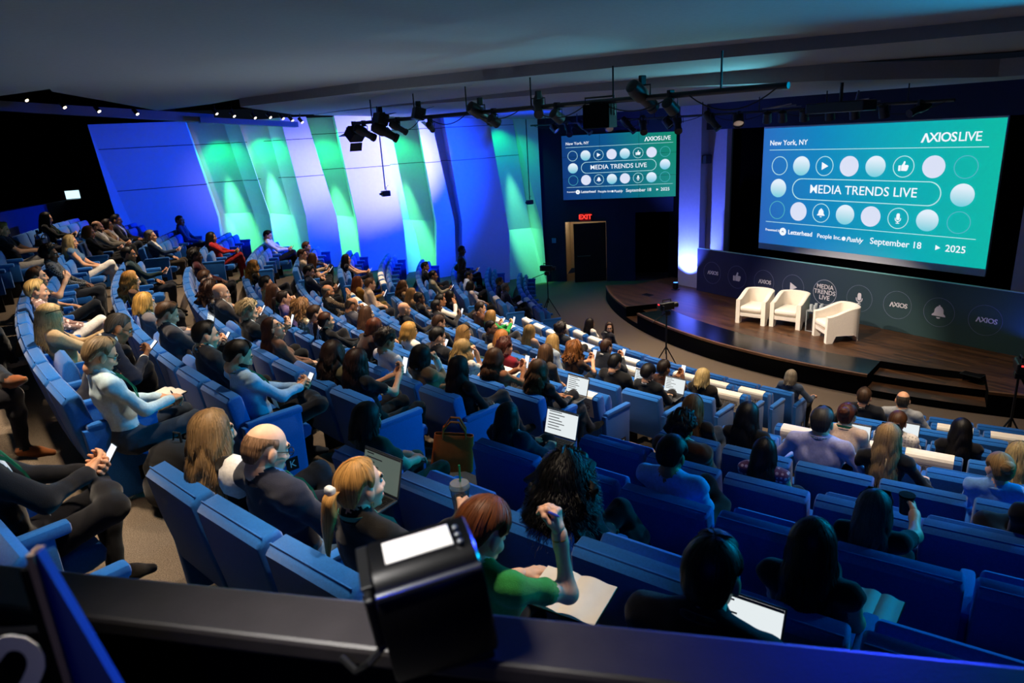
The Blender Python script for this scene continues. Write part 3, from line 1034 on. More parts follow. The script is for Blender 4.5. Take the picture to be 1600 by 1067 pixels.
# acrylic side table with glasses
M_ACR = mat('clear_acrylic', '#dfe8ea', 0.08, var=0, trans=0.7, spec=0.5)
tb = thing('side_table', 'clear acrylic side table holding glasses between the white armchairs', 'table', (-9.17, 13.85, SZ), math.radians(10))
MB().rbox((-0.19, -0.19, 0.47), (0.19, 0.19, 0.49), 0.004).build('tabletop', M_ACR, tb)
for x in (-0.18, 0.16):
    for y in (-0.18, 0.16):
        MB().box((x, y, 0.0), (x + 0.02, y + 0.02, 0.47)).build('leg', M_ACR, tb)
MB().box((-0.18, -0.18, 0.0), (0.18, -0.165, 0.015)).build('stretcher', M_ACR, tb)
M_GLASS = mat('drinking_glass', '#e6eef2', 0.06, var=0, trans=0.5, spec=0.6)
for i, (x, y) in enumerate(((-0.12, -0.08), (-0.02, -0.11), (0.09, -0.06), (-0.07, 0.07), (0.05, 0.09))):
    p = Matrix.Rotation(math.radians(10), 4, 'Z') @ Vector((x, y, 0.49))
    g = MB().lathe([(0.028, 0), (0.034, 0.13), (0.031, 0.13), (0.025, 0.006)], 16).build('drinking_glass', M_GLASS, None, True, loc=(-9.17 + p.x, 13.85 + p.y, SZ + 0.49))
    tag(g, 'clear drinking glass on the side table between the armchairs', 'glass', 'glasses on the side table')


# LED uplight can
def uplight(loc, label, col, power, ang, tgt):
    t = thing('uplight', label, 'stage light', loc)
    MB().box((-0.09, -0.09, 0.0), (0.09, 0.09, 0.02)).build('base', M_METAL, t)
    MB().lathe([(0.07, 0.04), (0.085, 0.06), (0.085, 0.22), (0.075, 0.23), (0.075, 0.215)], 20).build('can', M_METAL, t, True)
    MB().lathe([(0.0, 0.217), (0.07, 0.217), (0.07, 0.222), (0.0, 0.222)], 20).build('lens', mat('uplight_lens_blue', '#101030', 0.3, var=0, emit=(0.05, 0.2, 1.0), estr=6), t)
    spot('uplight_beam', (loc[0], loc[1], loc[2] + 0.26), tgt, col, power, ang, 0.6, 0.04)
    return t


uplight((-14.40, 14.62, SZ), 'black uplight throwing blue light up the pillar left of the banner', (0.12, 0.18, 1.0), 1300, 96, (-14.47, 15.22, 1.75))
uplight((-4.75, 14.75, SZ), 'black uplight throwing blue light at the banner end by the right frame edge', (0.02, 0.10, 1.0), 160, 80, (-5.6, 15.05, 1.6))

# ------------------------------------------------------------------ lighting pipes and fixtures
M_LENS = mat('lamp_lens', '#c8ccd0', 0.15, 0.6, var=0.05)
M_HOT = mat('lamp_glow', '#fff0d0', 0.4, var=0, emit='#ffe6bd', estr=5)


def pipe(name, label, p, q, r=0.028):
    o = tag(MB().tube([p, q], r, 10).build(name, M_METAL, None, True), label, 'lighting pipe')
    return o


P1A, P1B = Vector((-14.3, 5.16, 5.56)), Vector((-4.76, 6.40, 5.48))
P2A, P2B = Vector((-19.0, 12.75, 5.40)), Vector((-6.3, 12.9, 5.30))
p1 = pipe('lighting_pipe', 'long black lighting pipe hung across the ceiling, nearest the audience', P1A, P1B, 0.035)
p2 = pipe('lighting_pipe', 'black lighting pipe hung in front of the stage screens', P2A, P2B)
M_CABLE = mat('cable_black', '#050505', 0.6, var=0)
for k, (pp_, nn) in enumerate(((p1, 6), (p2, 8))):
    A, B = (P1A, P1B) if k == 0 else (P2A, P2B)
    for i in range(nn):
        c = A.lerp(B, (i + 0.5) / nn)
        MB().tube([c + Vector((0, 0, 0.02)), c + Vector((0, 0, 0.42))], 0.012, 6).build('hanger', M_METAL, pp_)
    rr = random.Random(k)
    for i in range(7):
        a, b = A.lerp(B, i / 7 + 0.02), A.lerp(B, (i + 1) / 7 - 0.01)
        sag = rr.uniform(0.06, 0.22)
        MB().tube([a + (b - a) * (j / 10) + Vector((0, -0.05, -sag * 4 * (j / 10) * (1 - j / 10) - 0.02)) for j in range(11)], 0.008, 5).build('cable', M_CABLE, pp_)


def lamp(kind, label, p, tgt, group, s=1.0, glow=False, hook=True):
    s *= 0.8 if group is G1 else 1.0
    """A stage light clamped on a pipe at p, pointing at tgt. Local z points down the beam."""
    p, tgt = Vector(p), Vector(tgt)
    d = (tgt - p).normalized()
    t = thing('stage_light', label, 'stage light', p, 0, group)
    c = p + Vector((0, 0, -0.20 * s if group is G1 else -0.13 * s))
    side = d.cross(Vector((0, 0, 1))).normalized()
    upv = side.cross(d).normalized()
    R = Matrix(((side.x, upv.x, d.x, c.x - p.x), (side.y, upv.y, d.y, c.y - p.y), (side.z, upv.z, d.z, c.z - p.z), (0, 0, 0, 1)))
    if kind == 'ellipsoidal':
        MB().lathe([(0.02, -0.27), (0.085, -0.24), (0.10, -0.16), (0.10, -0.02), (0.075, 0.02), (0.072, 0.20), (0.085, 0.21), (0.085, 0.27), (0.075, 0.27)], 18, 0, R @ Matrix.Scale(s, 4)).build('barrel', M_METAL, t, True)
        MB().lathe([(0.0, 0.25), (0.074, 0.25), (0.074, 0.255), (0.0, 0.255)], 18, 0, R @ Matrix.Scale(s, 4)).build('lens', M_HOT if glow else M_LENS, t)
        w = 0.12 * s
    elif kind == 'par':
        MB().lathe([(0.05, -0.16), (0.10, -0.13), (0.11, 0.12), (0.10, 0.12), (0.095, 0.08)], 20, 0, R @ Matrix.Scale(s, 4)).build('can', M_METAL, t, True)
        MB().lathe([(0.0, 0.085), (0.097, 0.085), (0.097, 0.09), (0.0, 0.09)], 20, 0, R @ Matrix.Scale(s, 4)).build('lens', M_HOT if glow else M_LENS, t)
        w = 0.13 * s
    else:
        MB().rbox((-0.16, -0.12, -0.12), (0.16, 0.12, 0.10), 0.02, 0, R @ Matrix.Scale(s, 4)).build('housing', M_METAL, t)
        MB().box((-0.14, -0.10, 0.10), (0.14, 0.10, 0.105), 0, R @ Matrix.Scale(s, 4)).build('lens', M_HOT if glow else M_LENS, t)
        for sg in (-1, 1):
            M2 = R @ Matrix.Translation((0, sg * 0.125 * s, 0.10 * s)) @ Matrix.Rotation(-sg * 0.5, 4, 'X')
            MB().box((-0.15 * s, -0.003, 0), (0.15 * s, 0.003, 0.16 * s), 0, M2).build('barn_door', M_METAL, t)
        w = 0.19 * s
    o = c - p
    yk = MB()
    yk.tube([o + side * w, o + side * w + Vector((0, 0, 0.13 * s)), o - side * w + Vector((0, 0, 0.13 * s)), o - side * w], 0.010 * s, 6)
    yk.build('yoke', M_METAL, t)
    MB().rbox((-0.025, -0.045, -0.07), (0.025, 0.045, 0.045), 0.01).build('clamp', M_METAL, t)
    return t


def on1(t, dz=0.0):
    return P1A.lerp(P1B, t) + Vector((0, 0, dz))


def on2(t, dz=0.0):
    return P2A.lerp(P2B, t) + Vector((0, 0, dz))


# fixtures on the pipe nearer the audience, from the slanted wall end to the far end
G1, G2 = 'stage lights on the pipe nearest the audience', 'stage lights on the pipe before the screens'
lamp('box', 'square black flood light with flaps at the wall end of the nearer pipe', on1(0.00), (-17.2, 4.0, 2.5), G1, 1.35)
lamp('ellipsoidal', 'black spotlight beside the square flood light at the wall end', on1(0.045), (-15.5, 12.0, 2.0), G1, 1.2)
lamp('box', 'wide black strip light with a green glint on the nearer pipe', on1(0.12, 0.22), (-14.0, 14.0, 3.0), G1, 1.2)
lamp('ellipsoidal', 'black spotlight hanging low under the green glinting strip light', on1(0.13), (-12.0, 13.5, 1.0), G1, 1.3)
lamp('ellipsoidal', 'short black spotlight with a loose cable loop, nearer pipe, left end', on1(0.185), (-13.0, 13.5, 1.0), G1, 0.9)
lamp('box', 'flat black projector on an arm above the nearer pipe', on1(0.265, 0.24), (-10.0, 15.0, 3.0), G1, 1.1)
lamp('ellipsoidal', 'small black spotlight on a hanging cable loop over the dark wall gap', on1(0.30, -0.05), (-17.0, 10.0, 3.0), G1, 0.75)
lamp('ellipsoidal', 'black spotlight with white glints midway along the nearer pipe', on1(0.455, 0.18), (-11.0, 14.0, 1.0), G1, 1.25)
lamp('par', 'round black lamp hanging under the white glinting spotlight', on1(0.49), (-11.0, 13.5, 1.0), G1, 0.9)
lamp('ellipsoidal', 'black spotlight with a glowing white lens on the nearer pipe', on1(0.60, 0.18), (-4.5, 3.0, 2.0), G1, 1.0, True)
lamp('par', 'round black lamp hanging below the glowing lens spotlight', on1(0.64), (-9.5, 13.5, 1.0), G1, 0.9)
lamp('ellipsoidal', 'black spotlight lying over the pipe right of the black loudspeaker', on1(0.80, 0.22), (-8.0, 14.0, 1.0), G1, 1.25)
lamp('par', 'round black lamp under the far end of the nearer pipe', on1(0.845, 0.02), (-8.0, 13.5, 1.0), G1, 0.9)
# loudspeaker on the nearer pipe
SPK = on1(0.725, 0.0)
ls = thing('loudspeaker', 'square black loudspeaker in a bracket on the nearer pipe', 'loudspeaker', SPK)
SM = Matrix.Rotation(math.radians(25), 4, 'Z')
MB().rbox((-0.19, -0.13, -0.33), (0.19, 0.13, -0.03), 0.012, 0, SM).build('cabinet', M_BLACK, ls)
MB().box((-0.175, -0.137, -0.315), (0.175, -0.13, -0.045), 0, SM).build('grille', M_BLACK, ls)
MB().tube([SM @ Vector((-0.21, 0, -0.18)), SM @ Vector((-0.21, 0, 0.06)), SM @ Vector((0.21, 0, 0.06)), SM @ Vector((0.21, 0, -0.18))], 0.013, 8).build('bracket', M_METAL, ls)
# fixtures on the far pipe
desc2 = ['first from the slanted wall, silver edged', 'second from the slanted wall', 'third from the slanted wall, with a bright yoke', 'above the middle of the video wall', 'above the right part of the video wall',
         'above the right end of the video wall', 'above the pillar, tilted left', 'above the pillar, tilted right', 'over the pale strip beside the pillar', 'over the left black masking']
for i, t_ in enumerate((0.10, 0.155, 0.215, 0.30, 0.36, 0.405, 0.475, 0.50, 0.585, 0.645)):
    lamp('ellipsoidal' if i % 3 else 'par', 'black stage light on the far pipe, ' + desc2[i], on2(t_), (-12 + i * 0.5, 14.5 - (i % 2) * 5, 0.6), G2, 1.0 + 0.12 * (i % 2))
for i, t_ in enumerate((0.705, 0.735, 0.775, 0.82, 0.86, 0.905)):
    lamp('par', 'round black lamp over the big screen, ' + ('leftmost', 'second', 'third', 'fourth', 'fifth', 'rightmost')[i] + ' of six in a line', on2(t_, -0.02), (-11.5 + i * 0.8, 14.6, 0.8), G2, 0.85)
lamp('ellipsoidal', 'black spotlight at the right end of the far pipe', on2(0.955), (-9, 5.0, 2.5), G2, 0.85)
# silvered brackets that catch the light, and a projector over the big screen
for i, t_ in enumerate((0.73, 0.86)):
    b = MB()
    p = on2(t_, 0.06)
    for k in range(3):
        b.tube([p + Vector((-0.45 + 0.1 * k, -0.04 * k, 0.0)), p + Vector((0.45 - 0.08 * k, 0.06 - 0.05 * k, 0.03 * k))], 0.014, 6)
    if i:
        b.tube([p, p + Vector((0.05, 0, 0.22))], 0.02, 8)
    tag(b.build('pipe_bracket', M_STEEL), 'bright steel bracket bars on the far pipe, ' + ('over the screen lettering' if not i else 'with an upright rod'), 'bracket')
pj = thing('projector', 'long black projector housing hung above the big screen', 'projector', (-7.55, 11.6, 5.30))
MB().rbox((-0.55, -0.2, -0.09), (0.55, 0.2, 0.09), 0.02).build('housing', M_METAL, pj)
MB().tube([(0, 0, 0.08), (0, 0, 0.40)], 0.03, 8).build('mount', M_METAL, pj)
MB().lathe([(0.0, 0.0), (0.06, 0.0), (0.06, 0.05), (0.0, 0.05)], 16, 0, Matrix.Translation((0.2, 0.2, 0)) @ Matrix.Rotation(-PI / 2, 4, 'X')).build('lens', M_LENS, pj)
# two thin black drop rods with small cameras in front of the slanted wall
for i, (x, y, z0, z1) in enumerate(((-16.6, 6.62, 6.02, 4.0), (-18.9, 12.5, 5.60, 3.1))):
    t = thing('drop_rod', 'thin black rod hanging before the green strip, ' + ('fourth from the left' if i == 0 else 'nearest the video wall'), 'rod', (x, y, z1))
    MB().tube([(0, 0, 0), (0, 0, z0 - z1)], 0.016, 8).build('rod', M_METAL, t)
    MB().rbox((-0.07, -0.11, -0.16), (0.07, 0.11, -0.02), 0.02).build('camera_body', M_METAL, t)
    MB().lathe([(0.03, 0), (0.03, 0.06), (0.02, 0.06)], 12, 0, Matrix.Translation((0.02, -0.11, -0.09)) @ Matrix.Rotation(PI / 2, 4, 'X')).build('lens', M_METAL, t)
    MB().tube([(-0.06, 0.05, -0.03), (-0.12, 0.08, 0.06), (-0.04, 0.1, 0.10)], 0.008, 5).build('cable', M_CABLE, t)
# wall speaker on the pale strip
wsp = thing('wall_speaker', 'small black speaker on the pale strip beside the big screen', 'loudspeaker', (-14.0, 15.36, 4.18))
MB().rbox((-0.10, -0.12, -0.12), (0.10, 0.12, 0.12), 0.02).build('cabinet', M_METAL, wsp)
MB().box((-0.03, 0.1, -0.02), (0.03, 0.16, 0.02)).build('bracket', M_METAL, wsp)
# small lit lamps in the slot between ceiling and slanted wall
GL = 'small lit lamps in the ceiling slot'
for i, (x, y, z) in enumerate([(-18.3, -0.52, 6.47), (-18.3, 0.13, 6.31), (-18.3, 0.76, 6.21), (-18.3, 1.50, 6.13),
                               (-18.9, 3.30, 6.11), (-18.9, 3.70, 6.04), (-18.9, 4.20, 5.98), (-18.9, 4.58, 5.98), (-18.9, 4.90, 5.94), (-18.9, 5.13, 5.88), (-18.9, 5.38, 5.83)]):
    w = ['first', 'second', 'third', 'fourth'][i] if i < 4 else ['first', 'second', 'third', 'fourth', 'fifth', 'sixth', 'seventh'][i - 4]
    t = thing('track_lamp', 'small lit lamp, %s from the left in the %s ceiling slot' % (w, 'rear' if i < 4 else 'front'), 'ceiling lamp', (x, y, z), 0, GL)
    MB().tube([(0, 0, 0.02), (0, 0, 7.0 - z)], 0.012, 6).build('stem', M_METAL, t)
    Rm = Matrix.Rotation(0.5, 4, 'X') @ Matrix.Rotation(-0.5, 4, 'Y')
    MB().lathe([(0.035, -0.02), (0.045, 0.0), (0.045, 0.12), (0.02, 0.14)], 12, 0, Rm @ Matrix.Translation((0, 0, -0.05))).build('can', M_METAL, t, True)
    MB().lathe([(0.0, 0.0), (0.037, 0.0), (0.037, -0.008), (0.0, -0.008)], 12, 0, Rm @ Matrix.Translation((0, 0, -0.07))).build('bulb', M_HOT, t)
# things on and above the rear booth parapet
lt = thing('laptop', 'small bright laptop on the rear booth parapet', 'laptop', (-21.35, -0.10, 4.17), math.radians(100))
MB().rbox((-0.17, -0.12, 0.0), (0.17, 0.12, 0.018), 0.004).build('base', M_METAL, lt)
LM = Matrix.Translation((0, -0.12, 0.018)) @ Matrix.Rotation(math.radians(-12), 4, 'X')
MB().rbox((-0.17, -0.008, 0), (0.17, 0.0, 0.23), 0.003, 0, LM).build('lid', M_METAL, lt)
MB().box((-0.16, 0.0, 0.01), (0.16, 0.002, 0.22), 0, LM).build('screen', mat('laptop_glow', '#10131a', 0.3, var=0, emit='#bfe6f5', estr=1.6), lt)
lt.rotation_euler = (0, 0, math.radians(-95))
sp_ = thing('wall_speaker', 'small square pale speaker on the dark rear wall', 'loudspeaker', (-25.6, 2.26, 5.62))
MB().rbox((-0.17, -0.02, -0.17), (0.17, 0.03, 0.17), 0.01).build('plate', mat('pale_plastic', '#9a958c', 0.6), sp_)
MB().lathe([(0.10, 0), (0.10, 0.012), (0.0, 0.012)], 20, 0, Matrix.Translation((0, -0.02, 0)) @ Matrix.Rotation(PI / 2, 4, 'X')).build('grille', M_METAL, sp_)
for i, (x, z) in enumerate(((-22.6, 5.1), (-21.6, 5.55))):
    tag(MB().rbox((x - 0.08, 2.24, z - 0.14), (x + 0.08, 2.30, z + 0.14), 0.01).build('wall_box', mat('pale_plastic', '#9a958c', 0.6)), 'small pale box on the dark corner wall, ' + ('lower' if i == 0 else 'upper') + ' of two', 'wall box')


# tripod cameras
def tripod(label, loc, h, rz, spread=0.34):
    t = thing('camera_tripod', label, 'camera', loc, rz)
    for k in range(3):
        a = PI / 2 + k * 2 * PI / 3
        MB().tube([(0, 0, h * 0.42), (spread * math.cos(a), spread * math.sin(a), 0.012)], 0.014, 8).build('leg', M_METAL, t)
    MB().tube([(0, 0, h * 0.3), (0, 0, h - 0.1)], 0.018, 8).build('column', M_METAL, t)
    MB().rbox((-0.06, -0.07, h - 0.12), (0.06, 0.07, h - 0.02), 0.015).build('head', M_METAL, t)
    b = MB().rbox((-0.07, -0.20, h), (0.07, 0.16, h + 0.16), 0.02)
    body = b.build('camera_body', M_METAL, t)
    MB().lathe([(0.055, 0), (0.06, 0.10), (0.055, 0.10)], 16, 0, Matrix.Translation((0, 0.16, h + 0.08)) @ Matrix.Rotation(-PI / 2, 4, 'X')).build('lens', M_METAL, body, True)
    MB().tube([(0, -0.1, h + 0.16), (0, -0.1, h + 0.22), (0, 0.1, h + 0.22), (0, 0.1, h + 0.16)], 0.012, 6).build('handle', M_METAL, body)
    MB().rbox((0.07, -0.16, h + 0.02), (0.15, -0.14, h + 0.12), 0.005).build('viewfinder', M_METAL, body)
    MB().tube([(0.05, -0.05, h - 0.06), (0.10, -0.42, h - 0.20)], 0.010, 6).build('pan_handle', M_METAL, t)
    MB().rbox((-0.02, -0.205, h + 0.12), (0.03, -0.195, h + 0.145), 0.003).build('tally_light', mat('red_tally', '#300000', 0.4, var=0, emit='#ff2a2a', estr=3), body)
    return t


tripod('black video camera on a tripod before the stage, beside the reserved front seats', (-10.2, 10.1, 0.0), 1.42, math.radians(-10))
tripod('black video camera on a tripod at the right end of the stage front', (-4.2, 11.5, 0.0), 1.32, math.radians(30))
tripod('black video camera on a tripod by the exit doorway', (-15.9, 11.0, 0.0), 1.35, math.radians(-50))

# ------------------------------------------------------------------ theatre seats
M_BLUE = mat('seat_blue_fabric', '#1560b0', 0.9, var=0.10, scale=90, bump=0.35, bscale=420, spec=0.15, sheen=0.25)
M_SEATMETAL = mat('seat_metal', '#14161a', 0.5, 0.3, var=0.1)
M_PLATE = mat('letter_plate', '#0b0d12', 0.4, var=0)
M_LETTER = mat('letter_white', '#c8ccd4', 0.5, var=0)


def profile_solid(poly, x0, x1, inset=0.018):
    """Extrude a (y, z) outline along x with softened side edges."""
    n = len(poly)
    cy = sum(p[0] for p in poly) / n
    cz = sum(p[1] for p in poly) / n

    def shr(k):
        return [(cy + (y - cy) * (1 - k * inset / max(0.04, abs(y - cy))) if abs(y - cy) > 0.02 else y, cz + (z - cz) * (1 - k * inset / max(0.04, abs(z - cz)))) for y, z in poly]
    rings = [(x0, shr(1.0)), (x0 + inset * 0.35, shr(0.35)), (x0 + inset, poly), (x1 - inset, poly), (x1 - inset * 0.35, shr(0.35)), (x1, shr(1.0))]
    v, f = [], []
    for x, pl in rings:
        v += [(x, y, z) for y, z in pl]
    for i in range(len(rings) - 1):
        for k in range(n):
            f.append((i * n + k, i * n + (k + 1) % n, (i + 1) * n + (k + 1) % n, (i + 1) * n + k))
    f.append(tuple(range(n))[::-1])
    f.append(tuple((len(rings) - 1) * n + k for k in range(n)))
    return v, f


def seat_mesh(name, build):
    mb = MB()
    build(mb)
    o = mb.build(name, [M_BLUE, M_SEATMETAL], None, True)
    me = o.data
    bpy.data.objects.remove(o)
    return me


BACK = [(0.012, 0.845), (0.0, 0.83), (0.03, 0.60), (0.085, 0.30), (0.12, 0.27), (0.19, 0.30), (0.205, 0.42), (0.165, 0.62), (0.125, 0.845), (0.105, 0.872), (0.03, 0.862)]


def _back(mb):
    mb.add(*profile_solid(BACK, -0.272, 0.272))
    # seam line along the top edge and rear edge
    mb.rbox((-0.262, 0.028, 0.858), (0.262, 0.036, 0.870), 0.003)


ME_BACK = seat_mesh('backrest', _back)
ME_CUSH = seat_mesh('seat_cushion', lambda mb: mb.add(*profile_solid([(0.17, 0.33), (0.17, 0.41), (0.22, 0.435), (0.58, 0.450), (0.64, 0.435), (0.655, 0.40), (0.64, 0.345), (0.58, 0.325)], -0.245, 0.245)))
ME_CUSHUP = seat_mesh('seat_cushion', lambda mb: mb.add(*profile_solid([(0.195, 0.37), (0.215, 0.34), (0.29, 0.35), (0.325, 0.40), (0.315, 0.72), (0.290, 0.80), (0.255, 0.815), (0.215, 0.79), (0.185, 0.70), (0.205, 0.55)], -0.245, 0.245)))


def _arm(mb):
    mb.rbox((-0.034, 0.13, 0.585), (0.034, 0.53, 0.645), 0.018, 0, None, 2)
    mb.rbox((-0.026, 0.16, 0.26), (0.026, 0.46, 0.60), 0.012)
    mb.rbox((-0.02, 0.20, 0.0), (0.02, 0.40, 0.28), 0.008, 1)


ME_ARM = seat_mesh('armrest', _arm)


def _panel(mb):
    mb.rbox((-0.038, 0.10, 0.595), (0.038, 0.56, 0.655), 0.020)
    mb.add(*profile_solid([(0.07, 0.62), (0.10, 0.05), (0.14, 0.04), (0.50, 0.04), (0.535, 0.08), (0.545, 0.60)], -0.032, 0.032, 0.012))


ME_PANEL = seat_mesh('end_panel', _panel)
_o = MB().rbox((-0.004, -0.05, -0.055), (0.004, 0.05, 0.055), 0.003).build('row_letter_plate', M_PLATE)
ME_PLATE = _o.data
bpy.data.objects.remove(_o)
A0DEG = -148.663
SEGS = {}
CEN_S = {r: -10.75 for r in ROWS}
CEN_S.update(E=-11.7, D=-11.3)
CEN_E = {'N': 11.0, 'M': 11.2, 'L': 11.76, 'K': 12.55, 'J': 13.35, 'H': 13.35, 'G': 13.85, 'F': 13.95, 'E': 14.55, 'D': 15.25, 'C': 15.35, 'B': 15.15, 'A': 15.25}
RGT_S = {'M': 15.0, 'L': 15.55, 'K': 16.05, 'J': 16.65, 'H': 17.25, 'G': 17.75, 'F': 18.25, 'E': 18.95, 'D': 19.55, 'C': 20.0, 'B': 21.05, 'A': 20.65}
RGT_N = {'M': 2, 'L': 6, 'K': 8, 'J': 8, 'H': 8, 'G': 9, 'F': 8, 'E': 8, 'D': 7, 'C': 6, 'B': 6, 'A': 6}
LFT_E = {r: -15.9 for r in ROWS}
LFT_E.update(M=-12.9, L=-12.9, K=-14.3, G=-15.1)
SEATS = []          # dicts: row, block, k (index), n, phi (radians), occ
for r in ROWS[1:]:
    R = RAD[r]
    n = round(math.radians(CEN_E[r] - CEN_S[r]) * R / 0.60)
    for k in range(n):
        SEATS.append(dict(row=r, block='C', k=k, n=n, phi=math.radians(CEN_S[r] + (CEN_E[r] - CEN_S[r]) * (k + 0.5) / n)))
    st_ = 0.585 / R
    for k in range(RGT_N[r]):
        SEATS.append(dict(row=r, block='R', k=k, n=RGT_N[r], phi=math.radians(RGT_S[r]) + st_ * (k + 0.5)))
    k = 0
    lim = math.asin(9.25 / R)
    ph = math.radians(LFT_E[r]) - st_ * 0.5
    lst = []
    while ph - st_ * 0.5 > -lim and k < 9:
        lst.append(ph)
        ph -= st_
        k += 1
    for k, p in enumerate(lst):
        SEATS.append(dict(row=r, block='L', k=k, n=len(lst), phi=p))
for s in SEATS:
    s['occ'] = None


def seat_frame(row, phi):
    x, y = polar(RAD[row], phi)
    return Matrix.Translation((x, y, ZT[row])) @ Matrix.Rotation(phi, 4, 'Z')


CAMI = cam.matrix_world.inverted()


def in_frame(p, mx=0.06):
    q = CAMI @ Vector(p)
    if q.z > -0.3:
        return False
    f = 23.87 / 36.0
    X, Y = 0.5 + f * q.x / -q.z, 0.5 + f * q.y / -q.z * 1600 / 1067
    return -mx < X < 1 + mx and -mx < Y < 1 + mx


def assign_seats(people):
    """Give everyone in a row a seat of their own, in order, as near as can be to where they sit."""
    out = {}
    for r in ROWS:
        ss = sorted((s for s in SEATS if s['row'] == r), key=lambda s: s['phi'])
        pp = sorted(((math.radians(p[2] - A0DEG), p[0]) for p in people if p[1] == r))
        if not pp:
            continue
        n, m = len(pp), len(ss)
        INF = 1e9
        D = [[INF] * (m + 1) for _ in range(n + 1)]
        for j in range(m + 1):
            D[0][j] = 0
        for i in range(1, n + 1):
            for j in range(i, m + 1):
                c = ((pp[i - 1][0] - ss[j - 1]['phi']) * RAD[r]) ** 2
                D[i][j] = min(D[i][j - 1], D[i - 1][j - 1] + c)
        i, j = n, m
        while i:
            if D[i][j] == D[i][j - 1] and j > i:
                j -= 1
            else:
                out[pp[i - 1][1]] = ss[j - 1]
                i, j = i - 1, j - 1
    return out


ORD = ['first', 'second', 'third', 'fourth', 'fifth', 'sixth', 'seventh', 'eighth', 'ninth', 'tenth', 'eleventh', 'twelfth', 'thirteenth', 'fourteenth', 'fifteenth', 'sixteenth']
ROWNAME = {r: ('front row', 'second row', 'third row', 'fourth row', 'fifth row', 'sixth row', 'seventh row', 'eighth row', 'ninth row', 'tenth row', 'eleventh row', 'twelfth row')[i] for i, r in enumerate(reversed(ROWS[1:]))}


def short(desc, n):
    w = desc.split()
    if len(w) <= n:
        return desc
    w = w[:n]
    while w[-1].strip(',') in ('in', 'with', 'and', 'the', 'a', 'of', 'to', 'at', 'by', 'on', 'his', 'her', 'one', 'behind', 'near', 'beside', 'from', 'over', 'against', 'under', 'up', 'under', 'light', 'dark', 'seen', 'top'):
        w.pop()
    return ' '.join(w).rstrip(',')


def seat_place(s):
    if s['block'] == 'L':
        return '%s seat left of the far aisle in the %s' % (ORD[s['k']], ROWNAME[s['row']])
    if s['block'] == 'R':
        return '%s seat right of the near aisle in the %s' % (ORD[s['k']], ROWNAME[s['row']])
    k = s['n'] - 1 - s['k']
    return '%s seat left of the near aisle in the %s' % (ORD[k], ROWNAME[s['row']])


def build_seats():
    for s in SEATS:
        M = seat_frame(s['row'], s['phi'])
        if not (in_frame(M @ Vector((0, 0.1, 0.8))) or in_frame(M @ Vector((0, 0.6, 0.45)))):
            continue
        who = s['occ']
        if who:
            lab = 'blue seat under the ' + short(who, 12)
        else:
            lab = 'empty blue seat, ' + seat_place(s).replace(' seat', '', 1)
        if s.get('bag'):
            lab = 'empty blue seat holding a black soft bag by the rear parapet'
        t = thing('theatre_seat', lab, 'theatre seat', M=M, group='blue theatre seats')
        link('backrest', ME_BACK, t)
        link('seat_cushion', ME_CUSH if who or s.get('bag') else ME_CUSHUP, t)
        half = 0.295
        first, last = s['k'] == 0, s['k'] == s['n'] - 1
        if s['block'] == 'L':
            first, last = last, first
        # +x is the side towards house right
        if last:
            p = link('end_panel', ME_PANEL, t, (half, 0, 0))
            side = 1
        else:
            link('armrest', ME_ARM, t, (half, 0, 0))
        if first:
            p0 = link('end_panel', ME_PANEL, t, (-half, 0, 0))
        for flag, pan, sx in ((last, 'p', 1), (first, 'p0', -1)):
            if not flag:
                continue
            par = p if pan == 'p' else p0
            pl = link('row_letter_plate', ME_PLATE, par, (sx * 0.034, 0.40, 0.20))
            if s['block'] == 'C' and sx == 1:
                tv, tf = text_geo(s['row'], size=0.085, bold=0.0, depth=0.003)
                Mx = Matrix(((0, 0, 1, 0.040), (1, 0, 0, 0.40), (0, 1, 0, 0.20), (0, 0, 0, 1)))
                MB().add([tuple(Mx @ Vector(q)) for q in tv], tf).build('row_letter', M_LETTER, par)


# white RESERVED covers: (row, angle in the fitted frame)
RESERVED = [('B', -167.3), ('C', -155.3), ('C', -153.2), ('B', -159.3), ('B', -157.4), ('B', -154.8), ('B', -151.6), ('B', -149.2), ('A', -159.7), ('A', -156.7), ('A', -154.2), ('A', -171.2),
            ('A', -167.6), ('E', -169.3), ('E', -167.1), ('E', -165.1), ('F', -158.6), ('F', -156.7), ('F', -154.2), ('F', -135.5), ('F', -139.7), ('B', -139.2), ('B', -136.9), ('C', -134.2),
            ('B', -134.6), ('B', -144.5), ('C', -140.8), ('E', -129.1), ('E', -127.2), ('E', -125.3), ('B', -126.9), ('B', -125.5), ('B', -123.2), ('B', -121.6)]
M_PAPER = mat('white_paper', '#e9e2d6', 0.8, var=0.03, scale=20)
M_PRINT = mat('print_grey', '#4a4a4e', 0.8, var=0)


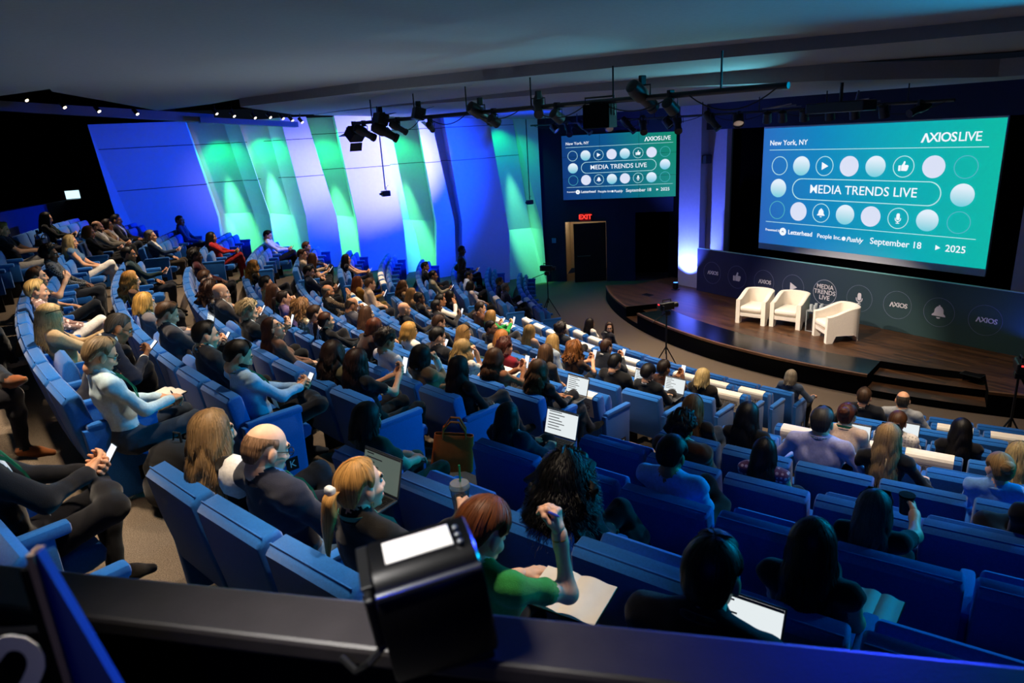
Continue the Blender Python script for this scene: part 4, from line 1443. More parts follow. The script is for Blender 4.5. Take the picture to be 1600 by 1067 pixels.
def build_reserved():
    used = set()
    for row, a in RESERVED:
        phi = math.radians(a - A0DEG)
        c = sorted((s for s in SEATS if s['row'] == row), key=lambda s: abs(s['phi'] - phi))
        s = next((q for q in c if id(q) not in used), None)
        if s is None or abs(s['phi'] - phi) * RAD[row] > 0.5:
            continue
        used.add(id(s))
        M = seat_frame(row, s['phi'])
        w = 0.20
        t = thing('reserved_cover', 'RESERVED paper on the ' + seat_place(s), 'paper sign', M=M, group='white RESERVED papers on seat backs')
        # a sheet folded over the top of the backrest, following its outline
        prof = [(0.025, 0.60), (0.012, 0.70), (-0.005, 0.80), (-0.006, 0.835), (0.006, 0.858), (0.04, 0.872), (0.10, 0.879), (0.131, 0.855), (0.142, 0.78), (0.152, 0.70)]
        v, f = [], []
        for (y, z) in prof:
            v += [(-w, y, z), (w, y, z)]
        for (y, z) in reversed(prof):
            v += [(-w, y + (0.002 if y > 0.06 else -0.002), z + 0.002), (w, y + (0.002 if y > 0.06 else -0.002), z + 0.002)]
        n = len(v) // 2
        f = [(2 * i, 2 * i + 1, 2 * ((i + 1) % n) + 1, 2 * ((i + 1) % n)) for i in range(n)]
        f += [tuple(2 * i for i in range(n)), tuple(2 * i + 1 for i in range(n))[::-1]]
        MB().add(v, f).build('sheet', M_PAPER, t)
        tv, tf = text_geo('RESERVED', size=0.075, bold=0.0, depth=0.002)
        Mx = frame((0, -0.010, 0.73), (1, 0, 0), (0, 0.12, 1))
        tx = MB().add([tuple(Mx @ Vector(q)) for q in tv], tf)
        for zz in (0.685, 0.775):
            q = Mx @ Vector((0, zz - 0.73, 0))
            tx.box((-0.17, q.y - 0.003, q.z - 0.002), (0.17, q.y, q.z + 0.002))
        tx.build('lettering', M_PRINT, t)

# ------------------------------------------------------------------ people: one continuous surface per body
def surface_nets(F, org, h):
    s = F < 0
    c = np.zeros(tuple(d - 1 for d in F.shape), dtype=np.uint8)
    for i in (0, 1):
        for j in (0, 1):
            for k in (0, 1):
                c += s[i:F.shape[0] - 1 + i, j:F.shape[1] - 1 + j, k:F.shape[2] - 1 + k]
    idx = np.argwhere((c > 0) & (c < 8))
    n = len(idx)
    vid = -np.ones(c.shape, dtype=np.int32)
    vid[idx[:, 0], idx[:, 1], idx[:, 2]] = np.arange(n)
    off = np.array([(i, j, k) for i in (0, 1) for j in (0, 1) for k in (0, 1)])
    vals = np.stack([F[idx[:, 0] + o[0], idx[:, 1] + o[1], idx[:, 2] + o[2]] for o in off], 1)
    acc = np.zeros((n, 3))
    cnt = np.zeros(n)
    for a in range(8):
        for b in range(a + 1, 8):
            d = off[b] - off[a]
            if np.abs(d).sum() != 1:
                continue
            va, vb = vals[:, a], vals[:, b]
            m = (va < 0) != (vb < 0)
            t = np.where(m, va / np.where(m, va - vb, 1), 0)
            acc += np.where(m[:, None], off[a] + t[:, None] * d, 0)
            cnt += m
    V = (idx + acc / cnt[:, None]) * h + org
    quads = []
    for ax in range(3):
        sl0 = [slice(None)] * 3
        sl1 = [slice(None)] * 3
        sl0[ax], sl1[ax] = slice(0, -1), slice(1, None)
        e = np.argwhere(s[tuple(sl0)] != s[tuple(sl1)])
        u, w = (ax + 1) % 3, (ax + 2) % 3
        ok = (e[:, u] > 0) & (e[:, w] > 0) & (e[:, u] < F.shape[u] - 1) & (e[:, w] < F.shape[w] - 1)
        e = e[ok]
        q = []
        for du, dw in ((1, 1), (0, 1), (0, 0), (1, 0)):
            p = e.copy()
            p[:, u] -= du
            p[:, w] -= dw
            q.append(vid[p[:, 0], p[:, 1], p[:, 2]])
        q = np.stack(q, 1)
        flip = ~s[e[:, 0], e[:, 1], e[:, 2]]
        q[flip] = q[flip][:, ::-1]
        quads.append(q)
    return V, np.concatenate(quads)


class Sdf:
    def __init__(s):
        s.p = []

    def cap(s, a, b, ra, rb=None, z=0, k=None, sub=False):
        s.p.append(('c', np.array(a, float), np.array(b, float), ra, ra if rb is None else rb, z, sub))

    def ell(s, c, r, z=0, R=None, sub=False):
        s.p.append(('e', np.array(c, float), np.array(r, float), None if R is None else np.array(R, float), 0, z, sub))

    @staticmethod
    def dist(p, P):
        if p[0] == 'c':
            a, b, ra, rb = p[1], p[2], p[3], p[4]
            ba = b - a
            L = ba @ ba + 1e-12
            q = P - a
            t = np.clip((q @ ba) / L, 0, 1)
            return np.linalg.norm(q - t[..., None] * ba, axis=-1) - (ra + (rb - ra) * t)
        q = P - p[1]
        if p[3] is not None:
            q = q @ p[3]            # columns of R are the ellipsoid axes
        r = p[2]
        k0 = np.linalg.norm(q / r, axis=-1)
        k1 = np.linalg.norm(q / (r * r), axis=-1) + 1e-9
        return k0 * (k0 - 1) / k1

    def bound(s, p):
        if p[0] == 'c':
            r = max(p[3], p[4])
            return np.minimum(p[1], p[2]) - r, np.maximum(p[1], p[2]) + r
        m = p[2].max() if p[3] is not None else p[2]
        return p[1] - m, p[1] + m

    def mesh(s, h, k, fold=0.0, fz=(1, 2), seed=0):
        bs = [s.bound(p) for p in s.p if not p[6]]
        lo = np.min([b[0] for b in bs], 0) - 3 * h
        hi = np.max([b[1] for b in bs], 0) + 3 * h
        n = np.ceil((hi - lo) / h).astype(int) + 1
        S = np.zeros(n)
        subs = []
        for p in s.p:
            b0, b1 = s.bound(p)
            m = 5 * k + h
            i0 = np.maximum(0, np.floor((b0 - m - lo) / h).astype(int))
            i1 = np.minimum(n, np.ceil((b1 + m - lo) / h).astype(int) + 1)
            g = np.stack(np.meshgrid(*[lo[a] + h * np.arange(i0[a], i1[a]) for a in range(3)], indexing='ij'), -1)
            d = s.dist(p, g)
            sl = tuple(slice(i0[a], i1[a]) for a in range(3))
            if p[6]:
                subs.append((sl, d))
            else:
                S[sl] += np.exp(np.clip(-d / k, -50, 40))
        F = np.where(S > 0, -k * np.log(np.maximum(S, 1e-30)), 6 * k)
        for sl, d in subs:
            F[sl] = np.maximum(F[sl], -d)
        V, Q = surface_nets(F, lo, h)
        D = np.stack([s.dist(p, V) for p in s.p if not p[6]], 1)
        zv = np.array([p[5] for p in s.p if not p[6]])[np.argmin(D, 1)]
        if fold > 0:
            cl = np.isin(zv, fz)
            rng = np.random.default_rng(seed)
            disp = np.zeros(len(V))
            for i in range(5):
                w = rng.normal(size=3)
                w /= np.linalg.norm(w)
                disp += np.sin((V @ w) * rng.uniform(38, 95) + 2.2 * np.sin((V @ rng.normal(size=3)) * 14) + rng.uniform(0, 6)) * 0.35
            # vertex normals from quads
            nrm = np.zeros_like(V)
            fn = np.cross(V[Q[:, 2]] - V[Q[:, 0]], V[Q[:, 3]] - V[Q[:, 1]])
            for c in range(4):
                np.add.at(nrm, Q[:, c], fn)
            nrm /= np.linalg.norm(nrm, axis=1)[:, None] + 1e-9
            V = V + nrm * (disp * fold * cl)[:, None]
        return V, Q, zv


def head_mesh(fem, beard, h=0.006):
    s = Sdf()
    w = 0.95 if fem else 1.0
    s.ell((0, -0.012, 0.03), (0.074 * w, 0.096, 0.090))
    s.ell((0, 0.030, -0.030), (0.060 * w, 0.062, 0.082))
    s.ell((0, 0.042, -0.078), ((0.040 if fem else 0.048), 0.046, 0.036), 7 if beard else 0)
    s.ell((0, 0.078, -0.106), (0.018, 0.016, 0.015), 7 if beard else 0)
    s.cap((0, 0.090, 0.018), (0, 0.109, -0.026), 0.008, 0.0125)
    s.cap((-0.032, 0.079, 0.030), (0.032, 0.079, 0.030), 0.011)
    for g in (-1, 1):
        s.ell((0.012 * g, 0.098, -0.031), (0.009, 0.010, 0.008))
        s.ell((0.040 * g * w, 0.058, -0.026), (0.022, 0.026, 0.022))
        s.ell((0.077 * g * w, -0.004, -0.012), (0.010, 0.020, 0.031))
        s.cap((0.018 * g, 0.0905, 0.034), (0.046 * g, 0.078, 0.036), 0.0045, 0.003, 6)
        s.ell((0.031 * g, 0.098, 0.008), (0.016, 0.013, 0.011), sub=True)
    s.cap((-0.020, 0.090, -0.063), (0.020, 0.090, -0.063), 0.006, None, 4)
    s.cap((-0.016, 0.089, -0.073), (0.016, 0.089, -0.073), 0.007, None, 4)
    nr = 0.046 if fem else 0.054
    s.cap((0, -0.020, -0.04), (0, -0.026, -0.095), nr, nr)
    V, Q, z = s.mesh(h, 0.006)
    zf = z[Q[:, 0]]
    if beard:
        c = V[Q].mean(1)
        m = (zf == 0) & (c[:, 2] < -0.035) & (c[:, 1] > 0.0) & (c[:, 2] > -0.125)
        zf[m] = 7
    # eyeballs
    parts = [(V, Q, zf)]
    for g in (-1, 1):
        c = np.array((0.031 * g, 0.0775, 0.008))
        nu, nv = 10, 9
        vv, qq, zz = [], [], []
        for j in range(nv + 1):
            for i in range(nu):
                a, b = 2 * PI * i / nu, PI * j / nv
                vv.append(c + 0.0118 * np.array((math.sin(b) * math.cos(a), math.cos(b), math.sin(b) * math.sin(a))))
        for j in range(nv):
            for i in range(nu):
                qq.append((j * nu + i, j * nu + (i + 1) % nu, (j + 1) * nu + (i + 1) % nu, (j + 1) * nu + i))
                zz.append(6 if j < 2 else 5)
        parts.append((np.array(vv), np.array(qq), np.array(zz)))
    return merge(parts)


def merge(parts):
    V, Q, Z, o = [], [], [], 0
    for v, q, z in parts:
        V.append(v)
        Q.append(q + o)
        Z.append(z)
        o += len(v)
    return np.concatenate(V), np.concatenate(Q), np.concatenate(Z)


def hand_mesh(pose, h=0.0045):
    """Right hand. Origin at the wrist, +y along the fingers, +z out of the back of the hand, thumb towards -x."""
    s = Sdf()
    curl = {'hold': (38, 48, 30), 'flat': (8, 12, 8), 'relax': (22, 30, 20), 'fist': (72, 85, 45), 'pen': (50, 50, 30), 'type': (26, 40, 22)}[pose]
    s.cap((0, -0.03, 0), (0, 0.015, 0), 0.024, 0.025)
    for i, (x, L) in enumerate(((-0.030, 0.086), (-0.010, 0.094), (0.011, 0.088), (0.030, 0.070))):
        base = np.array((x * 1.05, 0.088 - 0.006 * abs(i - 1.2), 0.002))
        s.cap((x * 0.6, 0.012, 0), base, 0.016, 0.0115)
        a = 0.0
        spread = (i - 1.5) * 0.05
        p = base
        extra = (1.0, 1.08, 1.15, 1.22)[i] if pose != 'flat' else 1.0
        for j, (fr, r0, r1) in enumerate(((0.46, 0.0098, 0.0088), (0.30, 0.0088, 0.0080), (0.24, 0.0080, 0.0070))):
            a += math.radians(curl[j] * extra)
            d = np.array((math.sin(spread) * math.cos(a), math.cos(a), -math.sin(a)))
            q = p + d * L * fr
            s.cap(p, q, r0, r1)
            p = q
    # thumb leaves the side of the palm near its base
    p0 = np.array((-0.020, 0.020, -0.006))
    p1 = np.array((-0.047, 0.052, -0.016))
    if pose in ('hold', 'pen', 'fist'):
        p2, p3 = p1 + np.array((-0.004, 0.030, -0.018)), p1 + np.array((0.010, 0.050, -0.032))
    else:
        p2, p3 = p1 + np.array((-0.010, 0.032, -0.004)), p1 + np.array((-0.010, 0.056, -0.008))
    s.cap(p0, p1, 0.017, 0.0125)
    s.cap(p1, p2, 0.0115, 0.0100)
    s.cap(p2, p3, 0.0100, 0.0082)
    V, Q, z = s.mesh(h, 0.0038)
    return V, Q, np.zeros(len(Q), int)


_HEADS, _HANDS = {}, {}


def get_head(fem, beard, fine):
    k = (fem, beard, fine)
    if k not in _HEADS:
        _HEADS[k] = head_mesh(fem, beard, 0.0045 if fine else 0.0075)
    return _HEADS[k]


def get_hand(pose, fine):
    k = (pose, fine)
    if k not in _HANDS:
        _HANDS[k] = hand_mesh(pose, 0.004 if fine else 0.0062)
    return _HANDS[k]


def rot(ax, deg):
    return np.array(Matrix.Rotation(math.radians(deg), 3, ax))


def unit(v):
    return np.array(v, float) / (np.linalg.norm(v) + 1e-12)


def ik(S, T, l1, l2, pole):
    d = T - S
    L = min(np.linalg.norm(d), (l1 + l2) * 0.995)
    u = unit(d)
    T = S + u * L
    c = (l1 * l1 + L * L - l2 * l2) / (2 * L)
    hgt = math.sqrt(max(1e-6, l1 * l1 - c * c))
    p = pole - u * (pole @ u)
    return S + u * c + unit(p) * hgt, T


# hand targets in torso coordinates of an upright sitter: (x, forward from hip, height above seat floor)
ARMS = {
    'phone': (((0.045, 0.37, 0.72), 'hold'), ((-0.045, 0.37, 0.70), 'hold')),
    'phone1': (((0.06, 0.36, 0.74), 'hold'), ((-0.10, 0.24, 0.60), 'relax')),
    'high': (((0.05, 0.36, 0.86), 'hold'), ((-0.05, 0.35, 0.82), 'hold')),
    'laptop': (((0.09, 0.30, 0.66), 'type'), ((-0.09, 0.30, 0.66), 'type')),
    'lap': (((0.04, 0.26, 0.60), 'relax'), ((-0.04, 0.27, 0.60), 'relax')),
    'write': (((0.06, 0.33, 0.68), 'pen'), ((-0.11, 0.31, 0.66), 'relax')),
    'chin': (((0.035, 0.15, 1.01), 'fist'), ((-0.04, 0.22, 0.66), 'relax')),
    'arms': (((0.27, 0.26, 0.675), 'relax'), ((-0.27, 0.26, 0.675), 'relax')),
    'cross': (((-0.10, 0.19, 0.80), 'relax'), ((0.10, 0.20, 0.77), 'relax')),
    'raise': (((0.20, 0.28, 1.02), 'relax'), ((-0.08, 0.25, 0.62), 'relax')),
    'cup': (((0.16, 0.40, 0.80), 'hold'), ((-0.08, 0.25, 0.62), 'relax')),
    'hair': (((0.17, 0.24, 1.02), 'pen'), ((-0.10, 0.33, 0.66), 'flat')),
}


def body(P):
    """P: dict with fem, size, lean, arms, legs, sleeve ('long', 'short', 'none'), skirt, jacket, yaw, pitch, roll, fine, twist, bareleg.
    Returns verts, quads, zones and the head frame (in seat coordinates) plus the two wrist frames."""
    fem = P.get('fem', False)
    sz = P.get('size', 1.0) * (0.955 if fem else 1.0)
    lean = math.radians(P.get('lean', -8))
    H = np.array((P.get('dx', 0.0), 0.345, 0.48))
    t = np.array((0, math.sin(lean), math.cos(lean)))
    f = np.array((0, math.cos(lean), -math.sin(lean)))
    tw = P.get('twist', 0)
    X = np.array((1.0, 0, 0))
    if tw:
        Rz = rot('Z', tw)
        X, f2 = Rz @ X, Rz @ f
    else:
        f2 = f
    s = Sdf()
    jk = 0.010 if P.get('jacket') else 0.0
    thick = P.get('build', 1.0)
    top = 1
    RT = np.stack([X, f2, t], 1)
    Rp = np.stack([np.array((1.0, 0, 0)), f, t], 1)

    def at(x, y, z):
        return H + (X * x + f2 * y + t * z) * sz
    s.ell(H + np.array((0, -0.01, 0.0)), np.array(((0.172 if fem else 0.165) * thick, 0.125 * thick, 0.12)) * sz, 2)
    s.ell(at(0, 0.0, 0.16), np.array(((0.125 if fem else 0.145) * thick + jk, 0.100 * thick + jk, 0.15)) * sz, top, RT)
    s.ell(at(0, -0.005, 0.34), np.array(((0.142 if fem else 0.166) * thick + jk, (0.105 if fem else 0.115) * thick + jk, 0.17)) * sz, top, RT)
    if fem:
        for g in (-1, 1):
            s.ell(at(0.065 * g, 0.085, 0.31), np.array((0.055, 0.045, 0.052)) * sz, top, RT)
    shw = (0.150 if fem else 0.178) * (1 + (thick - 1) * 0.5)
    for g in (-1, 1):
        s.cap(at(0.03 * g, -0.02, 0.500), at(shw * g, -0.005, 0.455), (0.050 if fem else 0.056) * sz + jk, (0.056 if fem else 0.062) * sz + jk, top)
    # neck, inside the collar
    hd = at(0, 0.035 + 0.02 * max(0, math.sin(lean)), (0.622 if not fem else 0.618))
    nb = at(0, -0.012, 0.515)
    base = rot('Z', P.get('yaw', 0) + tw * 0.5) @ rot('X', -P.get('pitch', 8)) @ rot('Y', P.get('roll', 0))
    nk = hd + base @ np.array((0, -0.024, -0.075)) * sz
    s.cap(nb - t * 0.03, nk, (0.058 if not fem else 0.051) * sz, (0.053 if not fem else 0.045) * sz, 0)
    # arms
    wr = {}
    cuffs = []
    ar = ARMS[P.get('arms', 'lap')]
    if P.get('flip'):
        (t0, p0), (t1, p1) = ar
        ar = (((-t1[0], t1[1], t1[2]), p1), ((-t0[0], t0[1], t0[2]), p0))
    sl = P.get('sleeve', 'long')
    zu = top if sl in ('long', 'short') else 0
    zf = top if sl == 'long' else 0
    for g, (tg, hp) in ((1, ar[0]), (-1, ar[1])):
        S = at(shw * g, -0.005, 0.455)
        # the targets follow half of the lean
        dl = math.sin(lean) * (tg[2] - 0.50) * 0.8
        T = np.array((H[0] + tg[0], 0.345 + tg[1] + dl, tg[2]))
        if tw:
            q = T - H
            T = H + rot('Z', tw * 0.6) @ q
        pole = X * g * (0.75 if P.get('arms') != 'chin' else 0.35) + np.array((0, -0.35, -0.8))
        if P.get('arms') == 'hair' and g == 1:
            pole = X * 0.25 + np.array((0, 0.25, -1.0))
        E_, W = ik(S, T, 0.285 * sz, 0.255 * sz, pole)
        r = 0.80 if fem else 0.96
        if sl == 'short':
            M_ = S + (E_ - S) * 0.55
            s.cap(S, M_, 0.054 * r + jk, 0.052 * r, top)
            s.cap(M_, E_, 0.040 * r, 0.036 * r, 0)
            cuffs.append((M_, unit(E_ - S), 0.050 * r + jk))
        else:
            s.cap(S, E_, 0.052 * r + jk, 0.043 * r + jk, zu)
        cuff = 0.008 if (sl == 'long' and jk) else (0.004 if sl == 'long' else 0)
        s.cap(E_, E_ + (W - E_) * 0.93, 0.041 * r + cuff + jk * 0.5, 0.027 * r + cuff, zf)
        s.cap(E_ + (W - E_) * 0.8, W, 0.025 * r, 0.023 * r, 0)
        wr[g] = (W, unit(W - E_), hp)
    # legs
    legs = P.get('legs', 'flat')
    zl = 0 if P.get('bareleg') else 2
    hips = {g: H + np.array((0.095 * g, 0.02, -0.035)) for g in (-1, 1)}
    kn = {g: np.array((H[0] + 0.13 * g, 0.345 + 0.43 * sz, 0.505)) for g in (-1, 1)}
    an = {g: np.array((H[0] + 0.12 * g, 0.345 + 0.40 * sz, 0.085)) for g in (-1, 1)}
    toe = {g: np.array((H[0] + 0.14 * g, 0.345 + 0.57 * sz, 0.035)) for g in (-1, 1)}
    if legs in ('crossR', 'crossL'):
        g = 1 if legs == 'crossR' else -1
        kn[g] = np.array((H[0] - 0.02 * g, 0.345 + 0.45 * sz, 0.63))
        an[g] = np.array((H[0] - 0.20 * g, 0.345 + 0.52 * sz, 0.27))
        toe[g] = np.array((H[0] - 0.22 * g, 0.345 + 0.68 * sz, 0.30))
    if legs in ('fourR', 'fourL'):
        g = 1 if legs == 'fourR' else -1
        kn[g] = np.array((H[0] + 0.30 * g, 0.345 + 0.36 * sz, 0.62))
        an[g] = np.array((H[0] - 0.14 * g, 0.345 + 0.42 * sz, 0.64))
        toe[g] = np.array((H[0] - 0.30 * g, 0.345 + 0.50 * sz, 0.69))
    for g in (-1, 1):
        s.cap(hips[g], kn[g], 0.085 * sz * thick, 0.060 * sz, 2)
        s.cap(kn[g], kn[g] + (an[g] - kn[g]) * 0.35, 0.058 * sz, 0.057 * sz, zl if not P.get('skirt') else 2)
        s.cap(kn[g] + (an[g] - kn[g]) * 0.35, an[g], 0.057 * sz if not P.get('wide') else 0.075, 0.040 * sz if not P.get('wide') else 0.085, zl if not P.get('skirt') else 2)
        # shoe: heel to toe
        d = unit(toe[g] - an[g])
        dn = unit(np.cross(np.cross(d, (0, 0, -1.0)), d)) if abs(d[2]) < 0.95 else np.array((0, 0, -1.0))
        s.cap(an[g] + dn * 0.03 - d * 0.02, an[g] + dn * 0.035 + d * 0.10, 0.036, 0.036, 3)
        s.cap(an[g] + dn * 0.035 + d * 0.08, an[g] + dn * 0.043 + d * 0.19, 0.036, 0.026, 3)
    V, Q, z = s.mesh(P.get('h', 0.011), 0.014, 0.0035 if not P.get('jacket') else 0.003, (1, 2), P.get('seed', 0))
    zq = z[Q[:, 0]].copy()
    # open jacket front, showing the shirt
    if P.get('jacket'):
        c = V[Q].mean(1) - H
        sx, sy, st = c @ X, c @ f2, c @ t
        m = (zq == 1) & (sy > 0.02) & (np.abs(sx) < np.clip((st / sz - 0.16) * 0.30, 0, 0.085)) & (st < 0.56 * sz)
        zq[m] = 8
    # head
    hv, hq, hz = get_head(fem, bool(P.get('beard')), P.get('fine', False))
    # the neck end of the head sits on the collar
    hp_ = hd
    hV = hv * sz @ base.T + hp_
    parts = [(V, Q, zq), (hV, hq, hz)]
    hands = {}
    for g in (1, -1):
        W, d, pose = wr[g]
        v, q, zz = get_hand(pose, P.get('fine', False))
        v = v * (0.92 if fem else 1.0) * sz
        if g == -1:
            v = v * np.array((-1, 1, 1))
            q = q[:, ::-1]
        nm = P.get('arms', 'lap')
        back = {'phone': (0.6 * g, 0.3, -0.9), 'phone1': (0.6 * g, 0.3, -0.9), 'high': (0.6 * g, 0.5, -0.6), 'cup': (0.9 * g, 0.1, 0.3), 'chin': (0.4 * g, 0.9, 0.2), 'raise': (0.5 * g, 0.6, 0.3), 'hair': (0.9 * g, 0.3, 0.2), 'cross': (0.1 * g, 0.7, 0.7)}.get(nm, (0.15 * g, 0.1, 1.0))
        if nm in ('phone1', 'cup', 'raise', 'chin', 'hair'):
            main = (1 if not P.get('flip') else -1)
            if g != main:
                back = (0.15 * g, 0.1, 1.0)
        y = unit(d + np.array((-0.25 * g, 0.15, 0.0)) if nm in ('phone', 'lap', 'laptop', 'write') else d)
        zb = np.array(back, float)
        zb = unit(zb - y * (zb @ y))
        xb = np.cross(y, zb)
        Rh = np.stack([xb, y, zb], 1)
        parts.append((v @ Rh.T + W, q, zz))
        hands[g] = (W + y * 0.085, Rh)
    V, Q, Z = merge(parts)
    return V, Q, Z, (hp_, base, sz), hands, dict(H=H, at=at, nb=nb, RT=RT, sz=sz, kn=kn, f=f2, t=t, X=X, cuffs=cuffs)


# ---- hair
HAIR_MATS = {}


def hair_mat(col):
    if col in HAIR_MATS:
        return HAIR_MATS[col]
    c = np.array(srgb(col))
    m = bpy.data.materials.new('hair_' + col.lstrip('#'))
    m.use_nodes = True
    nt = m.node_tree
    b = nt.nodes['Principled BSDF']
    b.inputs['Roughness'].default_value = 0.5
    b.inputs['Specular IOR Level'].default_value = 0.25
    uv = nt.nodes.new('ShaderNodeUVMap')
    mp = nt.nodes.new('ShaderNodeMapping')
    mp.inputs['Scale'].default_value = (55, 1.3, 1)
    n = nt.nodes.new('ShaderNodeTexNoise')
    n.inputs['Scale'].default_value = 1.0
    n.inputs['Detail'].default_value = 4
    r = nt.nodes.new('ShaderNodeValToRGB')
    r.color_ramp.elements[0].position = 0.32
    r.color_ramp.elements[1].position = 0.68
    r.color_ramp.elements[0].color = (*(c * 0.38), 1)
    r.color_ramp.elements[1].color = (*np.minimum(1, c * 1.6), 1)
    nt.links.new(uv.outputs['UV'], mp.inputs['Vector'])
    nt.links.new(mp.outputs['Vector'], n.inputs['Vector'])
    nt.links.new(n.outputs['Fac'], r.inputs['Fac'])
    nt.links.new(r.outputs['Color'], b.inputs['Base Color'])
    bp = nt.nodes.new('ShaderNodeBump')
    bp.inputs['Strength'].default_value = 0.5
    bp.inputs['Distance'].default_value = 0.004
    nt.links.new(n.outputs['Fac'], bp.inputs['Height'])
    nt.links.new(bp.outputs['Normal'], b.inputs['Normal'])
    HAIR_MATS[col] = m
    return m


HSTY = {  # thickness, hanging length, flare, wave, front edge angle, side edge angle, nape angle, ribbons, frizz
    'short': (0.013, 0.0, 0, 0.0, 46, 86, 128, 260, 0.003),
    'crop': (0.008, 0.0, 0, 0.0, 48, 82, 125, 200, 0.0015),
    'fringe': (0.004, 0.0, 0, 0.0, 999, 88, 126, 120, 0.001),
    'medium': (0.020, 0.0, 0.0, 0.0, 44, 92, 128, 320, 0.006),
    'bob': (0.017, 0.13, 0.12, 0.006, 46, 92, 95, 340, 0.004),
    'long': (0.014, 0.29, 0.10, 0.007, 46, 92, 95, 420, 0.005),
    'wavy': (0.018, 0.27, 0.18, 0.022, 46, 92, 95, 420, 0.010),
    'curly': (0.034, 0.16, 0.22, 0.024, 46, 95, 95, 520, 0.020),
    'big': (0.045, 0.30, 0.40, 0.026, 46, 95, 95, 620, 0.024),
    'afro': (0.034, 0.0, 0, 0.0, 44, 95, 130, 420, 0.014),
    'pony': (0.010, 0.0, 0, 0.0, 46, 88, 126, 240, 0.002),
    'bun': (0.012, 0.0, 0, 0.0, 46, 88, 126, 240, 0.003),
}


def hair(style, seed, g=(0, 0, -1), fine=False, length=1.0):
    """Hair around the head origin; g = gravity direction in head coordinates. Returns V, Q, UV."""
    th, L, flare, wave, fe, se, ne, nrib, friz = HSTY[style]
    L *= length
    rng = np.random.default_rng(seed)
    g = unit(g)
    NT, NU = (96, 30) if fine else (56, 20)
    cen = np.array((0, -0.012, 0.03))
    rad = np.array((0.074, 0.096, 0.090))
    # crown tilted slightly back
    tilt = rot('X', 12)
    th_ = np.linspace(-PI, PI, NT, endpoint=False)
    lock = rng.normal(size=NT)
    lock = (lock + np.roll(lock, 1) * 0.6) * 0.7
    lock2 = rng.normal(size=NT)
    ph = rng.uniform(0, 6, NT)
    hang0 = math.radians(58)
    sm = rng.normal(size=14) * 2.2
    smx = np.linspace(-PI, PI, 15)
    smy = np.append(sm, sm[0])

    def phase(a):
        return float(np.interp((a + PI) % (2 * PI) - PI, smx, smy))

    def edge(a):
        a = abs(a)
        d = math.degrees(a)
        if style == 'fringe':
            if d < 72:
                return None
        if d < 55:
            return math.radians(fe + (d / 55) ** 2 * 12)
        if L > 0.08:
            if d < 95:
                return math.radians(fe + 12 + (se - fe - 12) * (d - 55) / 40)
            return math.radians(se + (ne - se) * (d - 95) / 85)
        # cropped sides: temple, sideburn, round the ear, down to the nape
        return math.radians(float(np.interp(d, (55, 66, 74, 82, 90, 104, 116, 135, 180), (fe + 12, 72, 100, 104, 84, 88, 112, 134, 140))))

    def surf(a, u, off=0.0, w=0.0, lk=0.0, p=0.0):
        """a azimuth (0 = front), u 0..1 from crown to tip."""
        e = edge(a)
        if e is None:
            return None
        d = abs(math.degrees(a))
        hl = L * (1 if abs(a) > hang0 else max(0.0, (d - 40) / 18)) * max(0.5, 1 + 0.16 * w)
        if d < 40:
            hl = 0
        head_len = e * 0.09
        tot = head_len + hl
        x = u * tot
        th2 = th + off + lk * min(1, u * 3)
        f0 = math.radians(66) if style == 'fringe' else 0.0
        if x <= head_len or hl <= 0:
            fi = f0 + (e - f0) * min(1, x / head_len)
            if style == 'short' and d < 60:
                th2 += 0.010 * math.sin(PI * min(1, fi / e)) 
            r = rad + th2
            q = np.array((math.sin(fi) * math.sin(a), math.sin(fi) * math.cos(a), math.cos(fi)))
            # hug the skull at the hairline
            k = 1 - max(0, (fi / e - 0.8) / 0.2) * (0.85 if hl <= 0 else 0)
            if style == 'fringe':
                k *= min(1, (fi - f0) / 0.5)
            p_ = cen + q * (rad + th2 * k)
            if L <= 0.08 and fi > 1.75:
                # below the ears the nape runs down the neck rather than under the skull
                w_ = min(1, (fi - 1.75) / 0.6)
                p_ = p_ + np.array((0.35 * q[0] * 0.074, -0.012, -0.022)) * w_
            return p_
        fi = e
        q = np.array((math.sin(fi) * math.sin(a), math.sin(fi) * math.cos(a), math.cos(fi)))
        b = cen + q * (rad + th2)
        s = x - head_len
        sn = s / max(hl, 1e-6)
        out = np.array((math.sin(a), math.cos(a), 0))
        side = np.array((math.cos(a), -math.sin(a), 0))
        pos = b + g * s + out * (flare * s * (1 - 0.55 * sn)) + (out * math.sin(s * 42 + p) + side * math.cos(s * 37 + p * 1.7)) * wave * min(1, s / 0.08)
        if style in ('long', 'wavy', 'bob', 'big', 'curly'):
            # locks beside the face fall forward of the shoulder line, hair at the back stays behind the neck
            pos = pos + np.array((0, -0.02 if abs(a) > 1.6 else 0.006, 0)) * sn
        return pos

    V, Q, UV = [], [], []
    cols = [i for i in range(NT) if edge(th_[i]) is not None]
    ring = len(cols) == NT
    for j in range(NU):
        u = (j + 0.02) / (NU - 1) if j < NU - 1 else 1.0
        for i in cols:
            fr = friz * lock2[i] * math.sin(u * 9 + ph[i]) if style in ('curly', 'big', 'afro') else 0
            V.append(surf(th_[i], u, fr, lock2[i], (0.45 * friz + 0.0016) * lock[i] + 0.0022 * math.sin(i * 2.4 + 2 * u), ph[i] if style in ('curly', 'big') else phase(th_[i]) + 0.4 * lock[i]))
            UV.append((i / NT, u * (1 + 3 * L)))
    nc = len(cols)
    for j in range(NU - 1):
        for i in range(nc):
            if not ring and (cols[(i + 1) % nc] - cols[i]) % NT != 1:
                continue
            a, b = j * nc + i, j * nc + (i + 1) % nc
            Q.append((a, a + nc, b + nc, b))
    V = np.array(V)
    # inner layer and rim, so the hair has thickness
    nV = len(V)
    ax = np.array((0, -0.02, 0))
    inn = V.copy()
    rr = inn - cen
    hor = rr.copy()
